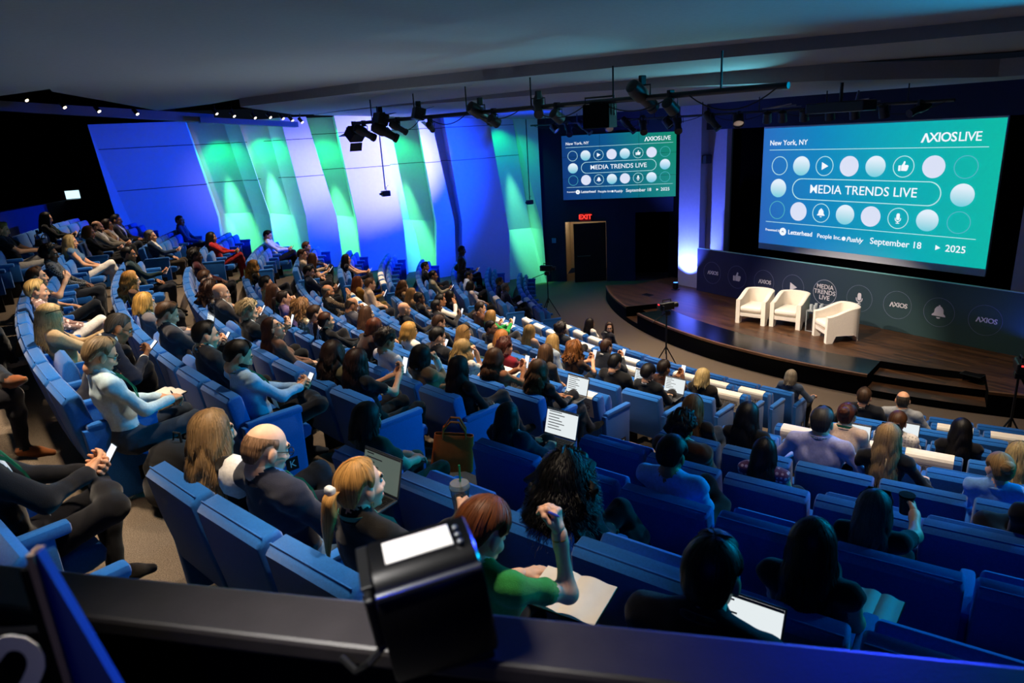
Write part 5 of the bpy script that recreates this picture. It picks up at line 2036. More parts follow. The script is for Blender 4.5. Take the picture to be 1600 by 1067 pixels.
    hor[:, 2] = np.where(rr[:, 2] > 0, rr[:, 2], 0)
    inn = inn - 0.16 * hor - np.minimum(0.010, np.linalg.norm(hor, axis=1))[:, None] * hor / (np.linalg.norm(hor, axis=1)[:, None] + 1e-6)
    Q2 = [tuple(x + nV for x in q[::-1]) for q in Q]
    rim = []
    for i in range(nc):
        if not ring and (cols[(i + 1) % nc] - cols[i]) % NT != 1:
            continue
        a, b = (NU - 1) * nc + i, (NU - 1) * nc + (i + 1) % nc
        rim.append((a, a + nV, b + nV, b))
    V = np.concatenate([V, inn])
    UV = UV + UV
    Q = Q + Q2 + rim
    extra = []
    if style == 'pony':
        extra.append(('tail', np.array((0, -0.118, 0.035)), 0.27 * length, 0.030))
    if style == 'bun':
        extra.append(('bun', np.array((0, -0.115, 0.055)), 0.05, 0.05))
    V, UV = list(V), list(UV)
    for kind, c, ln, r0 in extra:
        o = len(V)
        n1, n2 = 20, 14
        for j in range(n2 + 1):
            u = j / n2
            for i in range(n1):
                a = 2 * PI * i / n1
                rk = 1 + 0.10 * math.sin(i * 3.1 + 1.5 * u) + 0.06 * rng.normal()
                if kind == 'tail':
                    out = math.sin(min(1, u * 3.2) * PI / 2)
                    ctr = c + np.array((0.012 * math.sin(u * 5), -0.045 * out, 0)) + g * ln * u * u * (1.4 - 0.4 * u)
                    r = r0 * (0.55 + 0.75 * math.sin(PI * min(1, 0.12 + u * 0.62))) * (1 - 0.78 * max(0, u - 0.55) / 0.45) * rk
                    V.append(ctr + np.array((math.cos(a), 0.75 * math.sin(a), 0)) * r)
                else:
                    b = PI * (0.02 + 0.96 * u)
                    rr_ = r0 * rk
                    V.append(c + np.array((math.sin(b) * math.cos(a + 2 * u), -0.8 * math.cos(b), math.sin(b) * math.sin(a + 2 * u))) * rr_)
                UV.append((i / n1, u * 1.5))
        for j in range(n2):
            for i in range(n1):
                Q.append((o + j * n1 + i, o + j * n1 + (i + 1) % n1, o + (j + 1) * n1 + (i + 1) % n1, o + (j + 1) * n1 + i))
    # loose strands over the surface
    nr = int(nrib * (3.2 if fine else 0.7))
    nseg = 12 if fine else 7
    wd = 0.0024 if fine else 0.0042
    for _ in range(nr):
        a0 = rng.uniform(-PI, PI)
        if edge(a0) is None:
            continue
        u0, u1 = rng.uniform(0.0, 0.45), rng.uniform(0.75, 1.04 if L > 0 else 1.0)
        off = rng.uniform(0.001, 0.006) + friz * rng.uniform(-0.1, 0.45)
        dr = rng.normal() * 0.12
        p0 = rng.uniform(0, 6) if style in ('curly', 'big') else phase(a0) + 0.5 * rng.normal()
        o = len(V)
        wv = rng.normal()
        ok = True
        pts = []
        for k in range(nseg + 1):
            u = u0 + (u1 - u0) * k / nseg
            a = a0 + dr * (u - u0)
            fr = friz * 0.8 * math.sin(u * 26 + p0) if style in ('curly', 'big', 'afro') else 0
            if edge(a) is None:
                ok = False
                break
            pts.append((surf(a, min(u, 1.05), off + fr, wv, 0, p0), a))
        if not ok:
            continue
        for k, (p, a) in enumerate(pts):
            sd = np.array((math.cos(a), -math.sin(a), 0)) * wd * (1 - 0.6 * k / nseg)
            V += [p - sd, p + sd]
            UV += [(a0 * 0.31 + _ * 0.173, k / nseg * 0.3), (a0 * 0.31 + _ * 0.173 + 0.004, k / nseg * 0.3)]
        for k in range(nseg):
            Q.append((o + 2 * k, o + 2 * k + 1, o + 2 * k + 3, o + 2 * k + 2))
    return np.array(V), np.array(Q, dtype=np.int32), np.array(UV)
PEOPLE = [
    ('1', 'M', -164.4, -7.0, 'dark-haired woman in black by the parapet, holding up a phone', 'long', '#120d0a', 'b', '#0d0d10', {'fem': 1, 'arms': 'phone', 'lan': 1, 'pitch': 15}),
    ('2', 'M', -158.9, -12.0, 'blond person in black at the left frame edge, hands clasped', 'short', '#9a7a4c', 'b', '#131318', {'arms': 'phone', 'sleeve': 'short', 'bottom': '#c7c2ba', 'pitch': 20}),
    ('3', 'L', -158.7, -13.0, 'blond woman in sleeveless blue denim top and long white skirt', 'long', '#b39a6a', 'b', '#4b6a8c', {'fem': 1, 'arms': 'lap', 'sleeve': 'none', 'bottom': '#d9d4cb', 'skirt': 1, 'legs': 'crossR'}),
    ('4', 'L', -162.4, -13.0, 'ginger-haired woman in black behind the bearded bald man', 'bob', '#8a5428', 'b', '#101013', {'fem': 1, 'arms': 'phone', 'yaw': -10}),
    ('5', 'L', -164.1, -13.0, 'bald bearded man in grey jacket near the rear parapet', 'fringe', '#4a4038', 'b', '#6d675f', {'jacket': 1, 'beard': 1, 'arms': 'phone', 'shirt': '#d8d3ca'}),
    ('6', 'L', -165.7, -12.0, 'dark-haired woman in tan cardigan, near the slanted wall', 'bob', '#2a1a12', 'c', '#7a5c42', {'fem': 1, 'arms': 'lap', 'shirt': '#d8d0c0', 'jacket': 1}),
    ('7', 'L', -167.3, -10.0, 'dark-haired man in dark jacket next to the wall corner', 'short', '#120d0a', 'c', '#18181c', {'jacket': 1, 'arms': 'laptop'}),
    ('8', 'K', -163.7, -13.0, 'grey-haired woman in dark blue jacket, leaning back', 'medium', '#77716a', 'b', '#1d3049', {'fem': 1, 'jacket': 1, 'arms': 'phone1', 'bottom': '#3c3226'}),
    ('9', 'K', -170.7, -11.0, 'man in blue shirt sitting alone against the slanted wall', 'crop', '#120d0a', 'c', '#27466c', {'arms': 'lap', 'yaw': -20}),
    ('10', 'J', -166.9, -13.0, 'dark-haired woman in bright red blouse and trousers', 'long', '#120d0a', 'c', '#a01c1c', {'fem': 1, 'arms': 'phone', 'bottom': '#8c1a1a'}),
    ('10b', 'J', -158.4, -12.0, 'dark-haired person in deep maroon behind the woman in red', 'afro', '#120d0a', 'd', '#3a1216', {'arms': 'lap'}),
    ('11', 'L', -154.0, -13.0, 'dark-haired person in black and white checked shirt', 'afro', '#120d0a', 'd', '#55585c', {'arms': 'lap', 'pat': 'check'}),
    ('12', 'L', -148.8, -13.0, 'brown-haired woman in grey raising her bare forearm', 'short', '#4a2c1a', 'b', '#3c434c', {'fem': 1, 'arms': 'raise', 'sleeve': 'short', 'flip': 0, 'pitch': 2}),
    ('13', 'L', -146.0, -12.0, 'curly blond woman in pink patterned blouse and white trousers', 'medium', '#b3945c', 'b', '#b48e86', {'fem': 1, 'arms': 'lap', 'pat': 'floral', 'bottom': '#ded7cf', 'legs': 'crossR'}),
    ('14', 'L', -141.8, -11.0, 'blond woman in camel jacket with sunglasses on her head', 'long', '#c9a873', 'a', '#b69a74', {'fem': 1, 'jacket': 1, 'shirt': '#1a1a1e', 'arms': 'high', 'fine': 1, 'sung': 1, 'pitch': 22, 'bottom': '#131316'}),
    ('15', 'L', -139.8, 26.0, 'balding grey-haired man in navy suit bending forward', 'crop', '#4e463e', 'c', '#161c2c', {'jacket': 1, 'shirt': '#d9d5cf', 'arms': 'phone1', 'glasses': 1, 'pitch': 32}),
    ('16', 'L', -136.9, -8.0, 'grey-blond man in pale blue shirt writing in a notebook', 'short', '#8a7355', 'b', '#b3cbd6', {'arms': 'write', 'fine': 1, 'lan': 1, 'glasses': 1, 'pitch': 30, 'bottom': '#2b3645', 'watch': 1, 'legs': 'flat'}),
    ('17', 'K', -149.3, -10.0, 'woman with long wavy golden hair and bare shoulders', 'wavy', '#a87638', 'b', '#5d4030', {'fem': 1, 'sleeve': 'none', 'arms': 'lap'}),
    ('18', 'K', -144.7, -13.0, 'woman with golden bob in grey tweed jacket', 'bob', '#a8803f', 'b', '#5f5b60', {'fem': 1, 'jacket': 1, 'arms': 'laptop'}),
    ('19', 'K', -142.1, -9.0, 'brown-haired man in charcoal suit looking at his phone', 'short', '#4a3220', 'b', '#2e2d33', {'jacket': 1, 'shirt': '#dcdad8', 'arms': 'phone', 'pitch': 28}),
    ('20', 'K', -139.0, -8.0, 'black-haired man in dark checked jacket, teal lit face', 'short', '#120d0a', 'b', '#26262a', {'jacket': 1, 'shirt': '#7fb6cc', 'arms': 'lap'}),
    ('21', 'K', -136.8, -13.0, 'black-haired man in light blue shirt with crossed legs', 'short', '#15100d', 'b', '#8fb0cf', {'arms': 'phone', 'fine': 1, 'lan': 1, 'legs': 'fourR', 'pitch': 30, 'bottom': '#14161b', 'shoe': '#2a3442', 'beard': 1}),
    ('22', 'J', -147.6, -8.0, 'bald man in dark brown suit holding a phone', 'none', '#3b2415', 'b', '#3a3230', {'jacket': 1, 'shirt': '#cfc9c2', 'arms': 'phone1', 'fine': 1, 'pitch': 12}),
    ('23', 'J', -143.6, -11.0, 'person with curly grey-blond hair in black jacket, pink phone', 'afro', '#9b8560', 'b', '#141416', {'jacket': 1, 'arms': 'high', 'pitch': 22}),
    ('24a', 'J', -151.7, -7.0, 'brown-haired woman in grey vest before the bald man', 'medium', '#3b2415', 'b', '#8a8680', {'fem': 1, 'arms': 'lap'}),
    ('24b', 'J', -148.9, -13.0, 'woman with long curly chestnut hair and patterned top', 'curly', '#3a2013', 'b', '#6d6258', {'fem': 1, 'arms': 'lap', 'pat': 'floral'}),
    ('25', 'K', -156.1, -13.0, 'dark-haired person in dark teal in the shadowed left rows', 'short', '#120d0a', 'c', '#12272b', {'arms': 'phone1'}),
    ('26', 'H', -171.7, -13.0, 'young man in white shirt seated high against the green wall', 'short', '#120d0a', 'b', '#d7dde6', {'arms': 'phone', 'pitch': 26}),
    ('27', 'H', -158.5, -13.0, 'woman with shoulder-length golden hair in black by the aisle', 'wavy', '#a06e34', 'b', '#17120f', {'fem': 1, 'arms': 'lap'}),
    ('28', 'H', -150.7, -13.0, 'woman with long brown hair in dark green top', 'long', '#4a2b18', 'b', '#1a2f22', {'fem': 1, 'arms': 'lap'}),
    ('29', 'H', -148.9, -13.0, 'woman with dark ponytail in purple sweater, hand raised to face', 'pony', '#23140e', 'b', '#6f5a86', {'fem': 1, 'arms': 'chin'}),
    ('30', 'H', -152.4, -13.0, 'dark-haired man in glasses and green jacket, side on', 'short', '#120d0a', 'c', '#26352a', {'glasses': 1, 'arms': 'lap'}),
    ('31', 'H', -146.4, -13.0, 'woman with long curly light brown hair and floral blouse', 'curly', '#7a5634', 'b', '#b6a487', {'fem': 1, 'pat': 'floral', 'arms': 'lap'}),
    ('32', 'H', -144.1, -13.0, 'woman with brown ponytail in black cardigan, hands lifted', 'pony', '#3e2012', 'b', '#131214', {'fem': 1, 'arms': 'phone'}),
    ('32b', 'H', -144.8, -13.0, 'person in purple and white striped shirt', 'crop', '#3a2618', 'b', '#a890ac', {'pat': 'stripe', 'arms': 'lap'}),
    ('33', 'J', -141.3, -13.0, 'woman in brown sweater and glasses looking up and back', 'long', '#3e2012', 'b', '#6b4a38', {'fem': 1, 'fine': 1, 'glasses': 1, 'arms': 'lap', 'yaw': -30, 'pitch': -20, 'roll': -8}),
    ('34', 'G', -158.7, -9.0, 'dark-haired man in navy suit by the far aisle, reading phone', 'short', '#120d0a', 'b', '#131a2c', {'jacket': 1, 'shirt': '#cfd3da', 'arms': 'phone', 'pitch': 18}),
    ('35', 'G', -152.3, -13.0, 'bald man with grey beard in brown checked jacket', 'fringe', '#5f564c', 'c', '#4f4030', {'jacket': 1, 'beard': 1, 'pat': 'check', 'arms': 'raise'}),
    ('36', 'G', -148.4, -13.0, 'balding man in slate grey blazer leaning forward', 'fringe', '#33281f', 'c', '#474650', {'jacket': 1, 'arms': 'chin', 'pitch': 25}),
    ('37', 'G', -166.0, -13.0, 'brown-haired man in beige top near the green wall', 'short', '#4a2e1a', 'b', '#c9b090', {'arms': 'phone1'}),
    ('37b', 'G', -170.4, -13.0, 'auburn-haired woman nearest the wall end of her row', 'medium', '#5a3018', 'b', '#3a2c24', {'fem': 1, 'arms': 'lap'}),
    ('37c', 'G', -164.6, 9.0, 'woman with long chestnut hair, head turned to her neighbour', 'long', '#4a2c18', 'b', '#191717', {'fem': 1, 'arms': 'phone1', 'sleeve': 'short', 'yaw': 20}),
    ('38', 'F', -168.4, -13.0, 'dark-haired woman in black sleeveless top reading', 'long', '#1b100b', 'b', '#141216', {'fem': 1, 'arms': 'phone', 'sleeve': 'none'}),
    ('39', 'F', -158.7, -13.0, 'woman with long auburn hair in mustard jacket', 'long', '#6b3216', 'b', '#8a5f1c', {'fem': 1, 'jacket': 1, 'arms': 'phone1', 'bottom': '#5a4a1e'}),
    ('40', 'F', -158.4, 4.0, 'brown-haired woman in beige sweater beside the mustard jacket', 'medium', '#50341f', 'b', '#c9a98c', {'fem': 1, 'arms': 'lap'}),
    ('41', 'G', -146.7, -13.0, 'woman with straight brown hair behind the grey blazer', 'long', '#4a3020', 'b', '#241a14', {'fem': 1, 'arms': 'lap'}),
    ('42', 'H', -142.1, 23.0, 'woman with auburn bob in dark brown knit', 'bob', '#5e2c14', 'b', '#33180f', {'fem': 1, 'arms': 'lap'}),
    ('43', 'H', -139.5, -12.0, 'man with dark curly hair in pale grey shirt and lanyard', 'afro', '#2b1c14', 'c', '#c2bfc4', {'arms': 'lap', 'lan': 2, 'pitch': 25}),
    ('44', 'F', -149.3, -13.0, 'bald man in black shirt holding a phone low', 'none', '#120d0a', 'b', '#17171a', {'arms': 'phone1'}),
    ('45', 'G', -142.8, -12.0, 'woman with blond bob in white blouse, seen from behind', 'bob', '#c08f49', 'b', '#e6dccf', {'fem': 1, 'fine': 1, 'arms': 'phone1'}),
    ('46', 'F', -145.5, -12.0, 'man with short brown quiff in dark top', 'short', '#43291a', 'b', '#191b20', {'arms': 'lap', 'pitch': 22}),
    ('47', 'G', -140.9, -9.0, 'black-haired man in black suit holding a bright phone', 'short', '#120d0b', 'b', '#121318', {'jacket': 1, 'shirt': '#e2ded8', 'arms': 'phone', 'fine': 1, 'pitch': 22}),
    ('48', 'H', -137.6, -13.0, 'black-haired woman in tan blazer resting chin on hand', 'bob', '#140d0b', 'b', '#7d6144', {'fem': 1, 'jacket': 1, 'fine': 1, 'arms': 'chin', 'pitch': 18, 'glasses': 1}),
    ('49', 'J', -137.6, -13.0, 'woman with dark brown waves in olive jacket, in profile', 'wavy', '#26150d', 'b', '#5c5438', {'fem': 1, 'jacket': 1, 'fine': 1, 'shirt': '#1a211c', 'arms': 'lap', 'lan': 2}),
    ('50', 'J', -136.5, -13.0, 'woman with long brown hair in black holding up a bright phone', 'long', '#2d170e', 'b', '#0f0e10', {'fem': 1, 'fine': 1, 'arms': 'high', 'sleeve': 'short', 'pitch': 16}),
    ('51', 'E', -159.9, -10.0, 'brown-haired woman at the far aisle, leaning left', 'wavy', '#4f3018', 'b', '#8a6a48', {'fem': 1, 'arms': 'lap'}),
    ('51b', 'E', -157.1, -13.0, 'woman with light brown hair and hand at her mouth', 'long', '#8a6438', 'b', '#8f6a44', {'fem': 1, 'arms': 'chin'}),
    ('52', 'E', -155.3, -13.0, 'dark-haired woman in black with turned head, sixth row back', 'medium', '#120d0a', 'd', '#121214', {'fem': 1, 'arms': 'lap'}),
    ('52b', 'E', -153.3, -13.0, 'dark-skinned man in dark jacket holding a small phone', 'crop', '#120d0a', 'd', '#1b1a1c', {'jacket': 1, 'arms': 'high'}),
    ('53', 'E', -153.5, 9.0, 'person in white sweater stretching an arm over the seat', 'short', '#120d0a', 'c', '#dcd4c8', {'arms': 'raise'}),
    ('54', 'D', -158.7, -13.0, 'woman with long black hair in black near the white sweater', 'long', '#1b120e', 'c', '#131215', {'fem': 1, 'arms': 'lap'}),
    ('55', 'D', -153.3, -6.0, 'dark-haired man in brown vest and white collar', 'short', '#2b1c14', 'b', '#5b3420', {'shirt': '#e4e0da', 'arms': 'phone1', 'jacket': 1}),
    ('56', 'D', -151.3, -12.0, 'woman with short golden hair in bright green blazer', 'bob', '#a4783e', 'b', '#1f8a3c', {'fem': 1, 'jacket': 1, 'arms': 'high', 'pitch': 18}),
    ('57', 'E', -145.6, -13.0, 'dark-haired person with slicked hair turning to a neighbour', 'crop', '#17100d', 'c', '#3a3a40', {'arms': 'lap', 'yaw': -50}),
    ('58', 'F', -141.7, 15.0, 'woman with ginger-blond bob in cream sweater', 'bob', '#a86a34', 'b', '#e0cfae', {'fem': 1, 'arms': 'lap'}),
    ('59', 'F', -143.4, -11.0, 'blond woman with sunglasses on her hair and dark green top', 'long', '#a67c46', 'b', '#20352e', {'fem': 1, 'fine': 1, 'sung': 1, 'arms': 'lap'}),
    ('60', 'F', -141.3, -13.0, 'woman with dark curly red hair in burgundy top', 'afro', '#40180e', 'b', '#7a1626', {'fem': 1, 'arms': 'phone', 'sleeve': 'short'}),
    ('61', 'G', -139.2, -13.0, 'smiling woman with blond waves in white lace blouse', 'wavy', '#a3824e', 'b', '#ded3c2', {'fem': 1, 'fine': 1, 'pat': 'floral', 'arms': 'chin', 'sleeve': 'short', 'yaw': -14, 'pitch': 12}),
    ('62', 'G', -137.5, -13.0, 'woman with long brown waves in tan top holding a phone', 'wavy', '#43260f', 'b', '#8a5a3c', {'fem': 1, 'fine': 1, 'arms': 'high'}),
    ('63', 'H', -135.9, -13.0, 'woman with very long dark brown hair in black top', 'long', '#26120c', 'b', '#151011', {'fem': 1, 'fine': 1, 'arms': 'lap'}),
    ('64', 'G', -135.5, -13.0, 'woman with long two-tone hair in black, tablet on lap', 'wavy', '#5a3a20', 'c', '#0e0e10', {'fem': 1, 'fine': 1, 'arms': 'laptop'}),
    ('65', 'D', -146.6, -13.0, 'woman with straight golden hair near the reserved seats', 'long', '#b08a50', 'b', '#b9927a', {'fem': 1, 'arms': 'lap'}),
    ('66', 'F', -139.3, 3.0, 'woman with long ash brown hair in dark cardigan', 'long', '#5c4028', 'b', '#40342c', {'fem': 1, 'arms': 'lap'}),
    ('67', 'E', -141.7, 15.0, 'blond woman in light grey top, seen from behind', 'long', '#b08c54', 'a', '#8b99a8', {'fem': 1, 'arms': 'lap'}),
    ('68', 'C', -147.9, -13.0, 'dark-skinned person in dark jacket beside reserved seats', 'afro', '#181010', 'd', '#1b2029', {'arms': 'lap', 'jacket': 1}),
    ('69', 'E', -139.7, 1.0, 'woman with curly light brown hair in brown tee, holding phone', 'curly', '#7a4a22', 'b', '#3a2418', {'fem': 1, 'sleeve': 'short', 'arms': 'high'}),
    ('70', 'D', -140.7, 4.0, 'brown-haired man in charcoal jacket lifting a bright phone', 'short', '#3e2617', 'b', '#23262e', {'jacket': 1, 'arms': 'high', 'pitch': 8}),
    ('71', 'E', -136.9, -13.0, 'black-haired person in black coat with grey scarf', 'short', '#0e0c0c', 'b', '#0d0d10', {'jacket': 1, 'arms': 'laptop', 'pitch': 26, 'shirt': '#6a7078'}),
    ('72', 'A', -155.0, -13.0, 'dark-haired woman in white tee in the front row', 'long', '#190f0c', 'c', '#d8cfc6', {'fem': 1, 'sleeve': 'short', 'arms': 'lap'}),
    ('72b', 'A', -152.6, -1.0, 'brown-haired woman in dark jacket turning back in front row', 'long', '#3a2415', 'b', '#1a1820', {'fem': 1, 'jacket': 1, 'arms': 'lap', 'yaw': -120}),
    ('73', 'C', -180.0, -6.0, 'dark-haired person against the blue wall, highest of the group', 'short', '#120d0a', 'c', '#3d4a50', {'arms': 'phone1'}),
    ('73b', 'C', -174.3, -10.0, 'dark-haired person in dark top below the highest one', 'afro', '#120d0a', 'd', '#1b2230', {'arms': 'lap'}),
    ('73c', 'C', -170.1, 3.0, 'black-haired man in white shirt near the standing man', 'short', '#120d0a', 'c', '#cfd8e0', {'arms': 'lap'}),
    ('73d', 'C', -165.9, -10.0, 'dark-haired woman in pale pink top near the standing man', 'bob', '#120d0a', 'c', '#b0a0a0', {'fem': 1, 'arms': 'lap'}),
    ('75', 'B', -170.9, -7.0, 'grey-haired man in dark suit beyond the standing man', 'short', '#4a4642', 'c', '#18202e', {'jacket': 1, 'arms': 'lap'}),
    ('75b', 'B', -167.8, -7.0, 'older man in navy suit with a sheet of paper', 'short', '#5c564e', 'c', '#141c30', {'jacket': 1, 'shirt': '#9fb0c0', 'arms': 'lap', 'glasses': 1}),
    ('76', 'D', -171.6, -10.0, 'dark-haired man in black suit by the green wall', 'short', '#120d0a', 'c', '#111318', {'jacket': 1, 'arms': 'lap'}),
    ('76b', 'D', -166.8, -2.0, 'man in light tan sweater by the green lit carpet', 'short', '#120d0a', 'c', '#8a8068', {'arms': 'phone1'}),
    ('77', 'E', -135.2, -13.0, 'black-haired woman in dark jacket at the near aisle', 'medium', '#100c0c', 'b', '#11151a', {'fem': 1, 'jacket': 1, 'arms': 'laptop', 'pitch': 24}),
    ('77b', 'D', -136.5, -13.0, 'brown-haired woman holding a phone behind the tripod', 'medium', '#1c110d', 'c', '#4a2a1c', {'fem': 1, 'arms': 'high', 'pitch': 10}),
    ('78', 'D', -134.4, -13.0, 'platinum-blond person in black jacket with red collar', 'bob', '#b9a06c', 'a', '#15110f', {'fem': 1, 'jacket': 1, 'shirt': '#7a1a18', 'arms': 'lap'}),
    ('79', 'A', -134.1, -13.0, 'grey-blond woman in slate blue blazer in the front rows', 'bob', '#857866', 'b', '#39465a', {'fem': 1, 'jacket': 1, 'fine': 1, 'arms': 'arms'}),
    ('80', 'G', -130.2, -13.0, 'woman with long golden brown hair behind curly dark hair', 'long', '#6e4a28', 'b', '#1c1512', {'fem': 1, 'arms': 'lap'}),
    ('81', 'H', -129.2, -13.0, 'person with black curly hair in brown leather jacket', 'afro', '#0f0b0a', 'c', '#4a2812', {'jacket': 1, 'fine': 1, 'arms': 'lap', 'size': 0.91}),
    ('82', 'G', -128.8, -8.0, 'woman with straight black hair in dark top, right of aisle', 'long', '#0d0909', 'b', '#0f0f12', {'fem': 1, 'fine': 1, 'arms': 'lap'}),
    ('83', 'J', -128.2, -13.0, 'person with short black hair in pale blue shirt', 'medium', '#0b0909', 'c', '#7aa3d8', {'fine': 1, 'arms': 'lap', 'pitch': 20, 'size': 0.91}),
    ('84', 'H', -127.5, -13.0, 'woman with long black hair in purple floral top', 'long', '#100a0c', 'b', '#5a3a58', {'fem': 1, 'fine': 1, 'pat': 'dots', 'sleeve': 'none', 'arms': 'lap', 'length': 1.25, 'size': 0.88}),
    ('85', 'G', -127.1, 0.0, 'man with dark grey hair in lavender shirt and green lanyard', 'short', '#2e2a28', 'b', '#9a9cc8', {'fine': 1, 'arms': 'arms', 'lan': 1, 'build': 1.12}),
    ('86', 'G', -126.0, 0.0, 'woman with long straight blond hair and sunglasses on top', 'long', '#9c7c52', 'a', '#101013', {'fem': 1, 'fine': 1, 'sung': 1, 'arms': 'arms', 'length': 1.15}),
    ('87', 'F', -127.1, 9.0, 'woman with curly auburn hair tied in a top knot', 'bun', '#48220f', 'b', '#c8ab94', {'fem': 1, 'fine': 1, 'lan': 1, 'arms': 'laptop'}),
    ('88', 'C', -128.0, -13.0, 'man with short brown hair in dark jacket near the stage', 'short', '#3d2a1c', 'b', '#15171d', {'jacket': 1, 'arms': 'arms'}),
    ('89', 'C', -126.4, -5.0, 'bald man in grey shirt nearest the stage steps', 'fringe', '#3a332c', 'b', '#8d8f92', {'arms': 'arms'}),
    ('90', 'E', -125.9, -13.0, 'woman with brown ponytail in white dotted blouse', 'pony', '#4a2c16', 'b', '#ddd6cc', {'fem': 1, 'fine': 1, 'sleeve': 'short', 'pat': 'dots', 'arms': 'laptop'}),
    ('91', 'E', -124.2, -10.0, 'woman with long black hair in black, seen from behind', 'long', '#0c0909', 'b', '#0e0d10', {'fem': 1, 'fine': 1, 'arms': 'lap', 'length': 1.1}),
    ('92', 'G', -123.6, -13.0, 'woman with blond bun in light blue shirt and ear rings', 'bun', '#a07b48', 'a', '#6d9cd8', {'fem': 1, 'fine': 1, 'arms': 'lap', 'yaw': 24, 'size': 0.97}),
    ('93', 'F', -123.0, -13.0, 'woman with pale blond hair cut off by the right edge', 'long', '#a58c5a', 'a', '#b8b0a4', {'fem': 1, 'arms': 'lap', 'size': 0.97}),
    ('94', 'J', -125.3, -13.0, 'woman with straight shoulder-length hair and sunglasses, blue lit', 'bob', '#4a4440', 'b', '#0b0b0d', {'fem': 1, 'fine': 1, 'sung': 1, 'arms': 'cup', 'sleeve': 'short', 'length': 1.6, 'size': 0.88}),
    ('95', 'K', -125.6, -13.0, 'woman with very long black hair and one bare shoulder', 'long', '#0a0708', 'b', '#0c0b0e', {'fem': 1, 'fine': 1, 'sleeve': 'none', 'arms': 'lap', 'length': 1.35, 'size': 0.97}),
    ('96', 'K', -128.5, -13.0, 'woman with big curly black hair in dark coat', 'big', '#0a0808', 'c', '#0b0c10', {'fem': 1, 'fine': 1, 'arms': 'lap', 'length': 0.9, 'size': 0.94}),
    ('97', 'J', -131.6, -13.0, 'woman with long dark hair in navy jacket, laptop open', 'long', '#1d110b', 'b', '#141a2a', {'fem': 1, 'fine': 1, 'jacket': 1, 'arms': 'laptop', 'size': 0.88}),
    ('98', 'K', -132.4, -13.0, 'woman with dark bob in bottle green top', 'bob', '#15100d', 'b', '#1a3426', {'fem': 1, 'fine': 1, 'sleeve': 'short', 'arms': 'lap', 'bottom': '#1d3a2a', 'size': 0.88}),
    ('99', 'L', -132.2, -13.0, 'woman with long light brown hair and white puff sleeves', 'long', '#8a6c48', 'b', '#e6e2dc', {'fem': 1, 'fine': 1, 'arms': 'lap', 'length': 1.35, 'vest': 1}),
    ('100', 'L', -131.0, -11.0, 'bald man in navy jacket working on a laptop', 'fringe', '#86664c', 'a', '#1d2030', {'fine': 1, 'jacket': 1, 'shirt': '#5a88c0', 'arms': 'laptop', 'glasses': 1, 'lan': 1, 'pitch': 22, 'bottom': '#4a6480'}),
    ('101', 'L', -129.5, -6.0, 'woman with blond ponytail and white tie holding iced coffee', 'pony', '#b58648', 'a', '#1b1917', {'fem': 1, 'fine': 1, 'arms': 'cup', 'lan': 2, 'pitch': 2, 'yaw': -4, 'earring': 1, 'scrunch': 1, 'length': 1.1, 'bottom': '#15171d'}),
    ('102', 'L', -127.9, -5.0, 'person with short auburn hair in green top holding a pen', 'medium', '#6b3a1a', 'a', '#2f8a44', {'fem': 1, 'fine': 1, 'arms': 'hair', 'sleeve': 'short', 'pitch': 35, 'bracelet': 1, 'legs': 'flat'}),
    ('103', 'M', -132.95, -6.0, 'man in black suit at lower left reading his phone', 'short', '#120d0a', 'b', '#0f1016', {'fine': 1, 'jacket': 1, 'shirt': '#e2e2e4', 'arms': 'phone', 'legs': 'fourR', 'bottom': '#15151a', 'shoe': '#1a1512', 'lan': 1}),
    ('104', 'M', -139.2, -6.0, 'person in dark trousers at left edge with brown shoe', 'short', '#120d0a', 'b', '#17171a', {'arms': 'lap', 'legs': 'fourL', 'bottom': '#141318', 'shoe': '#7a4520'}),
    ('105', 'M', -143.6, -6.0, 'person in dark clothes at left edge with grey trainers', 'short', '#3b2415', 'b', '#1a1a1e', {'arms': 'lap', 'legs': 'crossR', 'bottom': '#16161a', 'shoe': '#8a8478'}),
    ('106', 'H', -122.9, -6.0, 'person in black at right edge with crossed tan shoe', 'short', '#120d0a', 'b', '#0d0d10', {'arms': 'lap', 'legs': 'fourL', 'bottom': '#0e0e12', 'shoe': '#8a6a48'}),
    ('107', 'L', -126.0, 10.0, 'person in dark top with a laptop, low at the right', 'short', '#120d0a', 'b', '#0d0e14', {'arms': 'laptop'}),
]

# ------------------------------------------------------------------ dressing and seating the audience
SKIN = {'a': '#e3b193', 'b': '#d09a78', 'c': '#a06c49', 'd': '#5a3826'}
M_SKIN = {k: mat('skin_' + k, v, 0.55, var=0.06, scale=40, spec=0.35) for k, v in SKIN.items()}
M_LIP = {k: mat('lips_' + k, tuple(x * f for x, f in zip(srgb(v), (0.85, 0.50, 0.50))), 0.45, var=0.05) for k, v in SKIN.items()}
M_EYEW = mat('eye_white', '#d8d4cc', 0.3, var=0)
M_EYED = mat('eye_brow_dark', '#1c130e', 0.4, var=0)
CLOTH = {}


